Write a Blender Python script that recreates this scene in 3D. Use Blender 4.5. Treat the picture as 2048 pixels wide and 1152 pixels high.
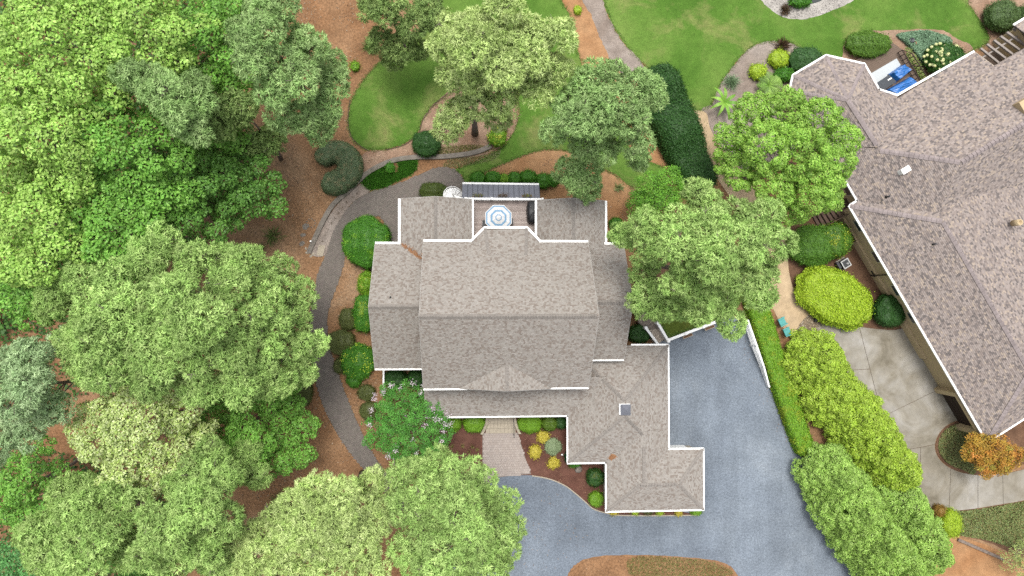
import bpy, math, random
import numpy as np
from mathutils import Vector, Matrix
random.seed(7)
rng = np.random.default_rng(7)
for o in list(bpy.data.objects):
    bpy.data.objects.remove(o)
SC = bpy.context.scene
COL = SC.collection

# ------------------------------------------------------------------ camera
# a drone 70 m up, looking almost straight down (about 3.5 degrees off plumb)
F, CAMH = 1400.0, 70.0
NADIR = Vector(((940 - 1024) / F, (576 - 597) / F, -1)).normalized()
QC = NADIR.rotation_difference(Vector((0, 0, -1)))
cam_d = bpy.data.cameras.new('camera')
cam = bpy.data.objects.new('camera', cam_d)
COL.objects.link(cam)
cam_d.sensor_width = 36
cam_d.lens = 36 * F / 2048
cam_d.clip_end = 2000
cam.location = (0, 0, CAMH)
cam.rotation_mode = 'QUATERNION'
cam.rotation_quaternion = QC
SC.camera = cam

# ------------------------------------------------------------------ sky, sun, exposure (bright overcast)
SUN_AZ, SUN_EL = math.radians(-8), math.radians(74)
wd = bpy.data.worlds.new('World')
SC.world = wd
wd.use_nodes = True
nt = wd.node_tree
bg = nt.nodes['Background']
sky = nt.nodes.new('ShaderNodeTexSky')
sky.sky_type = 'NISHITA'
sky.sun_disc = False
sky.sun_elevation = SUN_EL
sky.sun_rotation = SUN_AZ
sky.air_density = 1.0
sky.dust_density = 4.0
sky.ozone_density = 0.6
hs = nt.nodes.new('ShaderNodeHueSaturation')
hs.inputs['Saturation'].default_value = 0.22      # cloud cover
nt.links.new(sky.outputs[0], hs.inputs['Color'])
nt.links.new(hs.outputs[0], bg.inputs[0])
bg.inputs[1].default_value = 0.15
sl = bpy.data.lights.new('sun', 'SUN')
sl.energy = 1.5
sl.angle = math.radians(20)
sl.color = (1.0, 0.965, 0.91)
sun = bpy.data.objects.new('sun', sl)
COL.objects.link(sun)
sdir = Vector((math.sin(SUN_AZ) * math.cos(SUN_EL), math.cos(SUN_AZ) * math.cos(SUN_EL), math.sin(SUN_EL)))
sun.rotation_mode = 'QUATERNION'
sun.rotation_quaternion = (-sdir).to_track_quat('-Z', 'Y')
sun.location = (0, 0, 60)
SC.view_settings.view_transform = 'Standard'
SC.view_settings.look = 'None'
SC.view_settings.gamma = 1
SC.view_settings.exposure = 1.1
SC.view_settings.use_curve_mapping = False
SC.render.engine = 'CYCLES'
SC.cycles.use_denoising = False
SC.cycles.max_bounces = 6
SC.cycles.diffuse_bounces = 3
SC.cycles.glossy_bounces = 2
SC.cycles.transmission_bounces = 4

# ------------------------------------------------------------------ helpers
def P(px, py, z=0.0):
    """point at height z seen at photograph pixel (px, py)"""
    d = QC @ Vector(((px - 1024) / F, (576 - py) / F, -1))
    t = (CAMH - z) / (-d.z)
    return Vector((d.x * t, d.y * t, z))

def mpp(z=0.0):
    return (CAMH - z) / F

ALB = 0.45
def C(r, g, b, k=1.0):
    """surface colour from an sRGB reading"""
    o = []
    for c in (r, g, b):
        c = c / 255.0
        l = c / 12.92 if c <= 0.04045 else ((c + 0.055) / 1.055) ** 2.4
        o.append(min(0.8, l * ALB * k))
    return tuple(o)

def wloc(o):
    v = Vector((0, 0, 0))
    while o is not None:
        v = v + o.location
        o = o.parent
    return v

def tag(o, label=None, cat=None, group=None, kind=None):
    if label: o['label'] = label
    if cat: o['category'] = cat
    if group: o['group'] = group
    if kind: o['kind'] = kind
    return o

def empty(name, loc, label=None, cat=None, group=None):
    o = bpy.data.objects.new(name, None)
    o.location = loc
    o.empty_display_size = 0.3
    COL.objects.link(o)
    return tag(o, label, cat, group)

def link(name, me, mat, parent=None):
    o = bpy.data.objects.new(name, me)
    if mat is not None and len(me.materials) == 0:
        me.materials.append(mat)
    if parent is not None:
        o.parent = parent
    COL.objects.link(o)
    return o

def mesh(name, verts, faces, mat, parent=None, smooth=False):
    off = wloc(parent)
    me = bpy.data.meshes.new(name)
    me.from_pydata([tuple(Vector(v) - off) for v in verts], [], faces)
    if smooth:
        me.polygons.foreach_set('use_smooth', [True] * len(me.polygons))
    me.update()
    return link(name, me, mat, parent)

def polys(name, V, mat, parent=None, tint=None, origin=None):
    """V: (N,k,3) array of separate k-gons, tint: (N,3) colours"""
    V = np.asarray(V, dtype=np.float64)
    N, k = V.shape[:2]
    off = np.array(wloc(parent)) if origin is None else np.array(origin)
    me = bpy.data.meshes.new(name)
    me.vertices.add(N * k)
    me.vertices.foreach_set('co', (V - off).reshape(-1).astype(np.float32))
    me.loops.add(N * k)
    me.loops.foreach_set('vertex_index', np.arange(N * k, dtype=np.int32))
    me.polygons.add(N)
    me.polygons.foreach_set('loop_start', np.arange(0, N * k, k, dtype=np.int32))
    if tint is not None:
        a = me.attributes.new('tint', 'FLOAT_COLOR', 'FACE')
        c = np.ones((N, 4), dtype=np.float32)
        c[:, :3] = tint
        a.data.foreach_set('color', c.reshape(-1))
    me.update(calc_edges=True)
    o = link(name, me, mat, parent)
    if origin is not None and parent is None:
        o.location = origin
    return o

def box_v(p, q, w, h, z_up=True):
    """8 corners of a bar of width w and height h along p-q (p, q at its mid top)"""
    p, q = Vector(p), Vector(q)
    d = (q - p).normalized()
    s = d.cross(Vector((0, 0, 1)))
    if s.length < 1e-4: s = Vector((1, 0, 0))
    s.normalize()
    n = s.cross(d).normalized()
    v = []
    for e in (p, q):
        v += [e - s * w / 2, e + s * w / 2, e + s * w / 2 - n * h, e - s * w / 2 - n * h]
    return v
BOXF = [(0, 1, 2, 3), (7, 6, 5, 4), (0, 4, 5, 1), (1, 5, 6, 2), (2, 6, 7, 3), (3, 7, 4, 0)]

def bar(name, p, q, w, h, mat, parent=None):
    return mesh(name, box_v(p, q, w, h), BOXF, mat, parent)

def bars(name, segs, mat, parent=None):
    V, Fc = [], []
    for (p, q, w, h) in segs:
        b = len(V)
        V += box_v(p, q, w, h)
        Fc += [tuple(i + b for i in f) for f in BOXF]
    return mesh(name, V, Fc, mat, parent)

def prism_vf(pts, z0, z1):
    n = len(pts)
    a = 0
    for i in range(n):
        p, q = pts[i], pts[(i + 1) % n]
        a += p[0] * q[1] - q[0] * p[1]
    if a < 0: pts = pts[::-1]
    V = [(p[0], p[1], z0) for p in pts] + [(p[0], p[1], z1) for p in pts]
    Fc = [tuple(range(n, 2 * n)), tuple(range(n - 1, -1, -1))]
    for i in range(n):
        j = (i + 1) % n
        Fc.append((i, j, n + j, n + i))
    return V, Fc

def prism(name, pts, z0, z1, mat, parent=None):
    V, Fc = prism_vf(list(pts), z0, z1)
    return mesh(name, V, Fc, mat, parent)

def rect(x0, y0, x1, y1):
    return [(x0, y0), (x1, y0), (x1, y1), (x0, y1)]

def tube_vf(pts, rad, n=7, cap=True):
    V, Fc = [], []
    pts = [Vector(p) for p in pts]
    for i, p in enumerate(pts):
        d = (pts[min(i + 1, len(pts) - 1)] - pts[max(i - 1, 0)]).normalized()
        s = d.cross(Vector((0.3, 0.1, 1)))
        if s.length < 1e-3: s = d.cross(Vector((1, 0, 0)))
        s.normalize()
        t = d.cross(s)
        for k in range(n):
            a = 2 * math.pi * k / n
            V.append(p + (s * math.cos(a) + t * math.sin(a)) * rad[i])
    for i in range(len(pts) - 1):
        for k in range(n):
            l = (k + 1) % n
            Fc.append((i * n + k, i * n + l, (i + 1) * n + l, (i + 1) * n + k))
    if cap:
        Fc.append(tuple(range(n - 1, -1, -1)))
        m = (len(pts) - 1) * n
        Fc.append(tuple(range(m, m + n)))
    return V, Fc

def merge(parts):
    V, Fc = [], []
    for v, f in parts:
        b = len(V)
        V += list(v)
        Fc += [tuple(i + b for i in q) for q in f]
    return V, Fc

def tube(name, pts, rad, mat, parent=None, n=8):
    V, Fc = tube_vf(pts, rad, n)
    return mesh(name, V, Fc, mat, parent, True)

def lathe(name, c, prof, mat, parent=None, n=20, sx=1.0, sy=1.0):
    V, Fc = [], []
    for (r, z) in prof:
        for k in range(n):
            a = 2 * math.pi * k / n
            V.append((c[0] + r * math.cos(a) * sx, c[1] + r * math.sin(a) * sy, c[2] + z))
    for i in range(len(prof) - 1):
        for k in range(n):
            l = (k + 1) % n
            Fc.append((i * n + k, i * n + l, (i + 1) * n + l, (i + 1) * n + k))
    Fc.append(tuple(range(n - 1, -1, -1)))
    m = (len(prof) - 1) * n
    Fc.append(tuple(range(m, m + n)))
    return mesh(name, V, Fc, mat, parent, True)

def spline(pts, closed=True, step=6):
    """Catmull-Rom through 2-D points"""
    out = []
    n = len(pts)
    rng_ = range(n) if closed else range(n - 1)
    for i in rng_:
        if closed:
            p0, p1, p2, p3 = pts[i - 1], pts[i], pts[(i + 1) % n], pts[(i + 2) % n]
        else:
            p0, p1, p2, p3 = pts[max(i - 1, 0)], pts[i], pts[i + 1], pts[min(i + 2, n - 1)]
        for s in range(step):
            t = s / step
            o = []
            for a, b, c, d in zip(p0, p1, p2, p3):
                o.append(0.5 * (2 * b + (c - a) * t + (2 * a - 5 * b + 4 * c - d) * t * t + (3 * b - a - 3 * c + d) * t ** 3))
            out.append(tuple(o))
    if not closed: out.append(tuple(pts[-1]))
    return out

def px_poly(pts, z=0.0, smooth=True, jit=0.0, step=6):
    q = spline(pts, True, step) if smooth else pts
    w = [P(a, b, z) for a, b in q]
    return [(p.x + random.gauss(0, jit), p.y + random.gauss(0, jit)) for p in w]

def sheet(name, poly, z, mat, parent=None, kind='structure'):
    o = mesh(name, [(p[0], p[1], z) for p in poly], [tuple(range(len(poly)))], mat, parent)
    if o.data.polygons[0].normal.z < 0:
        o.data.flip_normals()
    if parent is None: tag(o, kind=kind)
    return o

def inside(poly, x, y):
    """vectorised point in polygon"""
    x, y = np.asarray(x), np.asarray(y)
    c = np.zeros(x.shape, bool)
    n = len(poly)
    for i in range(n):
        x1, y1 = poly[i]
        x2, y2 = poly[(i + 1) % n]
        if y1 == y2: continue
        k = ((y1 > y) != (y2 > y)) & (x < (x2 - x1) * (y - y1) / (y2 - y1) + x1)
        c ^= k
    return c

# ------------------------------------------------------------------ materials
def new_mat(name, rough=0.85, spec=0.2):
    m = bpy.data.materials.new(name)
    m.use_nodes = True
    t = m.node_tree
    b = t.nodes['Principled BSDF']
    b.inputs['Roughness'].default_value = rough
    b.inputs['Specular IOR Level'].default_value = spec
    return m, t, b

def N_pos(t):
    return t.nodes.new('ShaderNodeNewGeometry').outputs['Position']

def N_noise(t, vec, scale, detail=4, rough=0.6, dist=0.0):
    n = t.nodes.new('ShaderNodeTexNoise')
    n.inputs['Scale'].default_value = scale
    n.inputs['Detail'].default_value = detail
    n.inputs['Roughness'].default_value = rough
    n.inputs['Distortion'].default_value = dist
    t.links.new(vec, n.inputs['Vector'])
    return n.outputs['Fac']

def N_ramp(t, fac, stops):
    r = t.nodes.new('ShaderNodeValToRGB')
    e = r.color_ramp.elements
    while len(e) < len(stops): e.new(0.5)
    for i, (p, c) in enumerate(stops):
        e[i].position = p
        e[i].color = (*c, 1) if len(c) == 3 else c
    t.links.new(fac, r.inputs['Fac'])
    return r.outputs['Color']

def N_mix(t, fac, a, b, mode='MIX'):
    m = t.nodes.new('ShaderNodeMix')
    m.data_type = 'RGBA'
    m.blend_type = mode
    for s, v in ((0, fac), (6, a), (7, b)):
        if isinstance(v, (int, float)): m.inputs[s].default_value = v
        elif isinstance(v, tuple): m.inputs[s].default_value = (*v, 1)
        else: t.links.new(v, m.inputs[s])
    return m.outputs[2]

def N_bump(t, b, fac, strength=0.4, dist=0.02):
    n = t.nodes.new('ShaderNodeBump')
    n.inputs['Strength'].default_value = strength
    n.inputs['Distance'].default_value = dist
    t.links.new(fac, n.inputs['Height'])
    t.links.new(n.outputs[0], b.inputs['Normal'])

def plain(name, col, rough=0.7, spec=0.25, var=0.12, scale=6.0, metal=0.0):
    """painted or solid surface with a little wear"""
    m, t, b = new_mat(name, rough, spec)
    f = N_noise(t, N_pos(t), scale, 5, 0.65)
    lo = tuple(c * (1 - var) for c in col)
    hi = tuple(min(0.9, c * (1 + var)) for c in col)
    t.links.new(N_ramp(t, f, [(0.3, lo), (0.7, hi)]), b.inputs['Base Color'])
    b.inputs['Metallic'].default_value = metal
    return m

def ground_mat(name, stops, big=0.12, fine=9.0, speck=None, fine_amt=0.5, bump=0.5, rough=0.95, mid=1.1):
    """natural ground: large drifts of colour, mid mottling and a fine grain"""
    m, t, b = new_mat(name, rough, 0.1)
    p = N_pos(t)
    big_c = N_ramp(t, N_noise(t, p, big, 6, 0.62, 0.6), stops)
    mid_f = N_noise(t, p, mid, 5, 0.6)
    c = N_mix(t, 0.55, big_c, N_ramp(t, mid_f, [(0.3, (0.62,) * 3), (0.7, (1.25,) * 3)]), 'MULTIPLY')
    fn = N_noise(t, p, fine, 4, 0.75)
    c = N_mix(t, fine_amt, c, N_ramp(t, fn, [(0.28, (0.35,) * 3), (0.5, (1.0,) * 3), (0.75, (1.75,) * 3)]), 'MULTIPLY')
    if speck:
        sf = N_noise(t, p, speck[1], 2, 0.5)
        c = N_mix(t, N_ramp(t, sf, [(speck[2], (0, 0, 0)), (speck[2] + 0.05, (1, 1, 1))]), c, speck[0])
    t.links.new(c, b.inputs['Base Color'])
    N_bump(t, b, fn, bump, 0.04)
    return m

def tint_mat(name, rough=0.85, spec=0.15, scale=14.0, amt=0.35, bump=0.0):
    """per-piece colour from the piece itself, with fine grain over it"""
    m, t, b = new_mat(name, rough, spec)
    a = t.nodes.new('ShaderNodeAttribute')
    a.attribute_name = 'tint'
    f = N_noise(t, N_pos(t), scale, 4, 0.7)
    c = N_mix(t, amt, a.outputs['Color'], N_ramp(t, f, [(0.3, (0.6,) * 3), (0.7, (1.4,) * 3)]), 'MULTIPLY')
    t.links.new(c, b.inputs['Base Color'])
    if bump: N_bump(t, b, f, bump, 0.01)
    return m

def leaf_mat(name, trans=0.35, spec=0.25, rough=0.55):
    m = bpy.data.materials.new(name)
    m.use_nodes = True
    t = m.node_tree
    b = t.nodes['Principled BSDF']
    b.inputs['Roughness'].default_value = rough
    b.inputs['Specular IOR Level'].default_value = spec
    a = t.nodes.new('ShaderNodeAttribute')
    a.attribute_name = 'tint'
    t.links.new(a.outputs['Color'], b.inputs['Base Color'])
    tr = t.nodes.new('ShaderNodeBsdfTranslucent')
    t.links.new(N_mix(t, 0.5, a.outputs['Color'], (0.9, 1.0, 0.65), 'MULTIPLY'), tr.inputs['Color'])
    mx = t.nodes.new('ShaderNodeMixShader')
    mx.inputs[0].default_value = trans
    t.links.new(b.outputs[0], mx.inputs[1])
    t.links.new(tr.outputs[0], mx.inputs[2])
    t.links.new(mx.outputs[0], t.nodes['Material Output'].inputs['Surface'])
    return m

M = {}
M['straw'] = ground_mat('pine_straw', [(0.28, C(140, 102, 73)), (0.42, C(162, 122, 88)), (0.55, C(174, 136, 102)), (0.72, C(195, 165, 134))],
                        0.07, 5.0, (C(205, 182, 155), 9.0, 0.69), 0.75, mid=0.7)
M['tan_straw'] = ground_mat('tan_pine_straw', [(0.3, C(184, 134, 92)), (0.7, C(206, 164, 122))], 0.2, 8.0, None, 0.45)
M['grey_mulch'] = ground_mat('grey_mulch', [(0.3, C(158, 142, 130)), (0.7, C(188, 176, 166))], 0.3, 8.0, None, 0.5)
M['bed_mulch'] = ground_mat('faded_bed_mulch', [(0.3, C(168, 132, 108)), (0.7, C(196, 168, 144))], 0.35, 8.0, (C(225, 205, 185), 14.0, 0.68), 0.55)
M['red_mulch'] = ground_mat('dark_red_mulch', [(0.3, C(104, 70, 60)), (0.7, C(134, 96, 82))], 0.5, 9.0, (C(180, 140, 115), 15.0, 0.70), 0.6)
M['brown_soil'] = ground_mat('brown_soil', [(0.3, C(112, 84, 66)), (0.7, C(140, 108, 86))], 0.5, 9.0, None, 0.55)
M['gravel'] = ground_mat('blue_grey_gravel', [(0.3, C(124, 133, 144)), (0.45, C(136, 146, 158)), (0.58, C(147, 157, 168)), (0.75, C(170, 178, 186))],
                         0.075, 6.0, (C(206, 212, 218), 7.0, 0.72), 0.6, 0.6, mid=0.2)
M['pale_gravel'] = ground_mat('pale_gravel', [(0.3, C(190, 184, 176)), (0.7, C(214, 208, 200))], 0.6, 10.0, None, 0.45)
M['pebble_bed'] = ground_mat('pebble_bed', [(0.3, C(140, 122, 100)), (0.7, C(176, 158, 132))], 0.8, 9.0, None, 0.5)
M['tan_concrete'] = ground_mat('tan_concrete', [(0.3, C(212, 184, 146)), (0.7, C(226, 200, 164))], 0.25, 12.0, None, 0.12, 0.15, 0.9)
M['water'] = plain('pond_water', (0.02, 0.025, 0.022), 0.08, 0.5, 0.2)

def gravel_wear(m):
    """long faint wheel tracks pressed into the gravel"""
    t = m.node_tree
    b = t.nodes['Principled BSDF']
    src = b.inputs['Base Color'].links[0].from_socket
    mp = t.nodes.new('ShaderNodeMapping')
    mp.inputs['Rotation'].default_value = (0, 0, math.radians(-28))
    mp.inputs['Scale'].default_value = (0.55, 0.045, 1)
    t.links.new(N_pos(t), mp.inputs['Vector'])
    f = N_noise(t, mp.outputs[0], 1.0, 4, 0.55, 0.3)
    c = N_mix(t, 0.35, src, N_ramp(t, f, [(0.35, (0.78,) * 3), (0.5, (1.0,) * 3), (0.68, (1.22,) * 3)]), 'MULTIPLY')
    t.links.new(c, b.inputs['Base Color'])
gravel_wear(M['gravel'])

def lawn_mat(name, cols, dry):
    m, t, b = new_mat(name, 0.95, 0.08)
    p = N_pos(t)
    c = N_ramp(t, N_noise(t, p, 0.11, 6, 0.6, 0.4), cols)
    d = N_noise(t, p, 0.2, 6, 0.65, 0.5)
    c = N_mix(t, N_ramp(t, d, [(0.52, (0, 0, 0)), (0.75, (0.8,) * 3)]), c, dry)
    c = N_mix(t, 0.55, c, N_ramp(t, N_noise(t, p, 1.6, 5, 0.65), [(0.3, (0.72,) * 3), (0.7, (1.22,) * 3)]), 'MULTIPLY')
    f = N_noise(t, p, 8.0, 4, 0.75)
    c = N_mix(t, 0.5, c, N_ramp(t, f, [(0.28, (0.4,) * 3), (0.5, (1.0,) * 3), (0.75, (1.6,) * 3)]), 'MULTIPLY')
    t.links.new(c, b.inputs['Base Color'])
    N_bump(t, b, f, 0.7, 0.05)
    return m
M['lawn'] = lawn_mat('mown_grass', [(0.28, C(84, 124, 46)), (0.45, C(100, 140, 56)), (0.6, C(120, 154, 70)), (0.78, C(144, 166, 88))], C(176, 170, 112))
M['lawn_dark'] = lawn_mat('shaded_grass', [(0.25, C(82, 104, 40)), (0.75, C(112, 124, 54))], C(140, 130, 70))  # darker, more olive grass tones for the terrace lawn

def concrete_mat():
    m, t, b = new_mat('stained_concrete', 0.9, 0.15)
    p = N_pos(t)
    c = N_ramp(t, N_noise(t, p, 0.22, 7, 0.65, 0.8), [(0.3, C(132, 124, 106)), (0.44, C(164, 156, 140)), (0.58, C(184, 178, 166)), (0.78, C(206, 202, 196))])
    c = N_mix(t, 0.6, c, N_ramp(t, N_noise(t, p, 1.1, 6, 0.7, 0.5), [(0.3, (0.72,) * 3), (0.65, (1.12,) * 3)]), 'MULTIPLY')
    f = N_noise(t, p, 14.0, 3, 0.7)
    c = N_mix(t, 0.25, c, N_ramp(t, f, [(0.3, (0.6,) * 3), (0.7, (1.3,) * 3)]), 'MULTIPLY')
    t.links.new(c, b.inputs['Base Color'])
    N_bump(t, b, f, 0.2, 0.01)
    return m
M['concrete'] = concrete_mat()
M['white'] = plain('white_paint', (0.72, 0.72, 0.70), 0.5, 0.3, 0.06)
M['white_rail'] = plain('white_rail_paint', (0.66, 0.66, 0.65), 0.5, 0.3, 0.08)
M['cream'] = plain('cream_siding', C(214, 204, 186), 0.8, 0.2, 0.06)
M['beige'] = plain('beige_stucco', C(228, 204, 164), 0.9, 0.1, 0.07, 2.0)
M['roof_base'] = plain('roof_felt', C(120, 112, 106), 0.95, 0.1)
M['shingle'] = tint_mat('asphalt_shingle', 0.95, 0.1, 30.0, 0.45, 0.3)
M['cap'] = plain('ridge_cap_shingle', C(166, 159, 152), 0.95, 0.1, 0.18, 3.0)
M['cap2'] = plain('pale_ridge_cap_shingle', C(172, 160, 158), 0.95, 0.1, 0.22, 1.3)
M['metal_roof'] = plain('slate_metal', C(132, 135, 146), 0.4, 0.4, 0.08, 1.5, 0.0)
M['dark_metal'] = plain('dark_metal', C(52, 54, 58), 0.4, 0.5)
M['seam'] = plain('seam_metal', C(70, 74, 84), 0.4, 0.5)
M['black'] = plain('black_vinyl', (0.012, 0.012, 0.013), 0.5, 0.4, 0.3)
M['black_metal'] = plain('black_metal', (0.02, 0.022, 0.022), 0.45, 0.4)
M['rake'] = plain('faded_rake_board', C(216, 212, 206), 0.7, 0.2, 0.08)
M['bark'] = plain('pine_bark', C(146, 132, 122), 0.95, 0.1, 0.45, 5.0)
M['twig'] = plain('grey_twigs', C(150, 138, 128), 0.95, 0.1, 0.3, 4.0)
M['needle'] = leaf_mat('pine_needles', 0.26, 0.2, 0.6)
M['leaf'] = leaf_mat('leaves', 0.26, 0.25, 0.5)
M['petal'] = leaf_mat('petals', 0.3, 0.1, 0.7)
M['paver'] = tint_mat('clay_paver', 0.95, 0.1, 20.0, 0.35)
M['stone'] = plain('cut_stone', C(198, 186, 166), 0.9, 0.15, 0.12, 4.0)
M['grey_stone'] = plain('grey_edging_stone', C(150, 142, 132), 0.95, 0.1, 0.25, 2.5)
M['board'] = tint_mat('deck_board', 0.85, 0.2, 12.0, 0.3)
M['taupe'] = plain('taupe_decking', C(134, 116, 102), 0.85, 0.15, 0.1, 3.0)
M['brown_wood'] = plain('brown_stained_wood', C(104, 84, 72), 0.8, 0.2, 0.15, 4.0)
M['grey_wood'] = plain('weathered_pergola_wood', C(182, 172, 164), 0.9, 0.1, 0.15, 3.0)
M['step_wood'] = plain('weathered_tread', C(214, 200, 184), 0.9, 0.15, 0.2, 4.0)
M['teal'] = plain('teal_plastic', C(92, 186, 180), 0.5, 0.35, 0.08)
M['green_plastic'] = plain('green_plastic', C(40, 120, 104), 0.5, 0.35, 0.1)
M['glass'] = plain('window_glass', (0.03, 0.035, 0.04), 0.1, 0.6, 0.2)
M['ac_grey'] = plain('light_grey_metal', C(206, 206, 204), 0.5, 0.4, 0.05)
M['door_brown'] = plain('dark_brown_door', C(70, 56, 48), 0.7, 0.2, 0.15)
M['terracotta'] = plain('terracotta', C(206, 120, 92), 0.85, 0.15, 0.1)
M['drain'] = plain('dark_water_in_gutter', C(96, 92, 86), 0.8, 0.2, 0.2)
# ------------------------------------------------------------------ ground, lawns, beds, drives
G = mesh('ground', [(-600, -600, 0), (600, -600, 0), (600, 600, 0), (-600, 600, 0)], [(0, 1, 2, 3)], M['straw'])
tag(G, kind='structure')

sheet('lawn', px_poly([(905, -60), (868, 0), (840, 60), (800, 95), (768, 118), (735, 150), (706, 196), (696, 240), (700, 270), (716, 288), (736, 300),
    (770, 298), (806, 288), (834, 268), (846, 236), (872, 206), (920, 180), (990, 170), (1030, 190), (1038, 226), (1030, 258), (1012, 288), (986, 306),
    (955, 322), (925, 334), (905, 341), (924, 350), (930, 366), (955, 352), (985, 336), (1020, 322), (1060, 306), (1098, 298), (1135, 302),
    (1170, 318), (1205, 336), (1236, 352), (1260, 372), (1300, 372), (1330, 345), (1318, 330), (1290, 318), (1262, 296), (1225, 240), (1185, 170), (1163, 128),
    (1150, 74), (1140, 32), (1124, 0), (1110, -60)], 0, True, 0.03), 0.010, M['lawn'])
sheet('lawn', px_poly([(1190, -60), (1206, 0), (1217, 32), (1232, 62), (1252, 92), (1282, 122), (1310, 150), (1340, 190), (1372, 212), (1398, 222), (1420, 212), (1432, 186),
    (1446, 160), (1468, 130), (1492, 102), (1516, 88), (1545, 82), (1575, 84), (1600, 96), (1640, 108), (1690, 122), (1700, 150), (1760, 160), (1800, 180), (1890, 130), (1950, 100), (1974, 84), (1978, 72),
    (1966, 50), (1950, 26), (1934, 0), (1920, -60)], 0, True, 0.03), 0.010, M['lawn'])
# beds laid over the lawns
sheet('planting_bed', px_poly([(1124, -60), (1124, 0), (1140, 32), (1150, 74), (1164, 130), (1186, 170), (1225, 240), (1264, 300), (1320, 332), (1362, 345), (1420, 390), (1440, 340), (1395, 250), (1345, 200), (1300, 160), (1281, 121),
    (1251, 91), (1231, 61), (1216, 31), (1205, 0), (1195, -60)], 0, True, 0.02), 0.016, M['tan_straw'])
sheet('gravel_path', px_poly([(1150, -60), (1164, 0), (1182, 30), (1192, 56), (1202, 80), (1214, 105), (1228, 135), (1262, 160), (1296, 158), (1281, 121),
    (1251, 91), (1231, 61), (1216, 31), (1205, 0), (1192, -60)], 0, True, 0.04), 0.022, M['grey_mulch'])
sheet('planting_bed', px_poly([(838, 268), (846, 238), (868, 208), (900, 182), (950, 168), (1005, 170), (1032, 192), (1037, 226), (1030, 258), (1012, 286), (985, 303), (955, 312), (900, 318), (850, 318),
    (800, 322), (760, 338), (730, 360), (715, 345), (722, 315), (740, 302), (772, 300), (808, 290)], 0, True, 0.04), 0.018, M['bed_mulch'])
sheet('planting_bed', px_poly([(925, 372), (955, 355), (985, 340), (1020, 325), (1060, 309), (1098, 301), (1135, 305), (1168, 320), (1203, 338), (1234, 354), (1262, 378), (1270, 420), (1262, 480), (1210, 500), (1080, 420), (930, 400)],
    0, True, 0.03), 0.020, M['tan_straw'])
sheet('planting_bed', px_poly([(1402, 222), (1424, 208), (1432, 186), (1447, 160), (1470, 128), (1494, 101), (1518, 87), (1548, 82), (1580, 86), (1610, 100), (1640, 125), (1640, 220), (1560, 330), (1450, 330), (1425, 270)],
    0, True, 0.04), 0.018, M['grey_mulch'])
sheet('planting_bed', px_poly([(1690, 128), (1685, 110), (1690, 84), (1706, 68), (1745, 62), (1800, 60), (1850, 58), (1888, 62), (1915, 78), (1945, 96), (1930, 140), (1860, 190), (1780, 190), (1720, 160)],
    0, True, 0.03), 0.018, M['bed_mulch'])
sheet('planting_bed', px_poly([(1934, -40), (1936, 0), (1952, 28), (1968, 52), (1980, 74), (1976, 92), (1990, 130), (2100, 130), (2100, -40)], 0, True, 0.05), 0.018, M['bed_mulch'])
sheet('pond_border', px_poly([(1500, -40), (1522, 0), (1540, 18), (1566, 34), (1600, 39), (1640, 30), (1690, 10), (1712, -4), (1740, -40)], 0, True, 0.03), 0.018, M['pale_gravel'])
sheet('pond_water', px_poly([(1570, -30), (1572, -4), (1590, 8), (1622, 8), (1648, -2), (1680, -30)], 0), 0.026, M['water'])
sheet('planting_bed', px_poly([(985, 958), (965, 950), (940, 940), (880, 930), (850, 900), (860, 850), (900, 830), (1000, 830), (1140, 820), (1225, 900), (1225, 1026), (1206, 1024), (1186, 1017), (1170, 1003), (1150, 986), (1130, 971), (1100, 958), (1064, 951)],
    0, True, 0.02), 0.012, M['red_mulch'])
sheet('planting_bed', px_poly([(1210, 1000), (1410, 1000), (1410, 1024), (1380, 1029), (1300, 1030), (1225, 1029), (1210, 1022)], 0, False), 0.016, M['red_mulch'])
sheet('planting_bed', px_poly([(1570, 470), (1578, 540), (1586, 580), (1612, 625), (1640, 650), (1700, 660), (1790, 660), (1850, 640), (1790, 520), (1700, 420), (1600, 430)], 0, True, 0.02), 0.018, M['brown_soil'])
sheet('pebble_bed', px_poly([(1590, 665), (1612, 634), (1630, 628), (1650, 640), (1646, 656), (1625, 668), (1600, 674)], 0, True, 0.03), 0.036, M['pebble_bed'])
# gravel drive
DRIVE = px_poly([(700, 1320), (860, 1160), (930, 1060), (960, 980), (985, 957), (1020, 951), (1064, 950), (1100, 957), (1130, 970), (1150, 985), (1170, 1002), (1186, 1016), (1206, 1023), (1235, 1029), (1320, 1029),
    (1396, 1029), (1300, 1012), (1290, 900), (1290, 800), (1290, 690), (1330, 680), (1400, 652), (1460, 630), (1492, 650), (1512, 700), (1537, 770), (1566, 840), (1602, 905), (1640, 980),
    (1672, 1042), (1704, 1104), (1730, 1152), (1800, 1320), (1480, 1320), (1476, 1152), (1462, 1132), (1430, 1120), (1380, 1115), (1300, 1110), (1210, 1111), (1165, 1120), (1142, 1138), (1134, 1154), (1130, 1320)], 0, False, 0.02)
sheet('driveway', DRIVE, 0.026, M['gravel'])
sheet('planting_bed', px_poly([(1132, 1180), (1136, 1150), (1146, 1134), (1168, 1120), (1210, 1111), (1300, 1110), (1380, 1115), (1432, 1121), (1462, 1133), (1476, 1155), (1478, 1180)], 0, True, 0.03), 0.034, M['straw'])
sheet('terrace_edge_soil', px_poly([(1490, 645), (1510, 690), (1540, 770), (1570, 835), (1606, 900), (1644, 975), (1676, 1040), (1706, 1100), (1730, 1150), (1750, 1150), (1690, 1000), (1600, 840), (1530, 680)], 0, False, 0.05), 0.030, M['brown_soil'])

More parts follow.
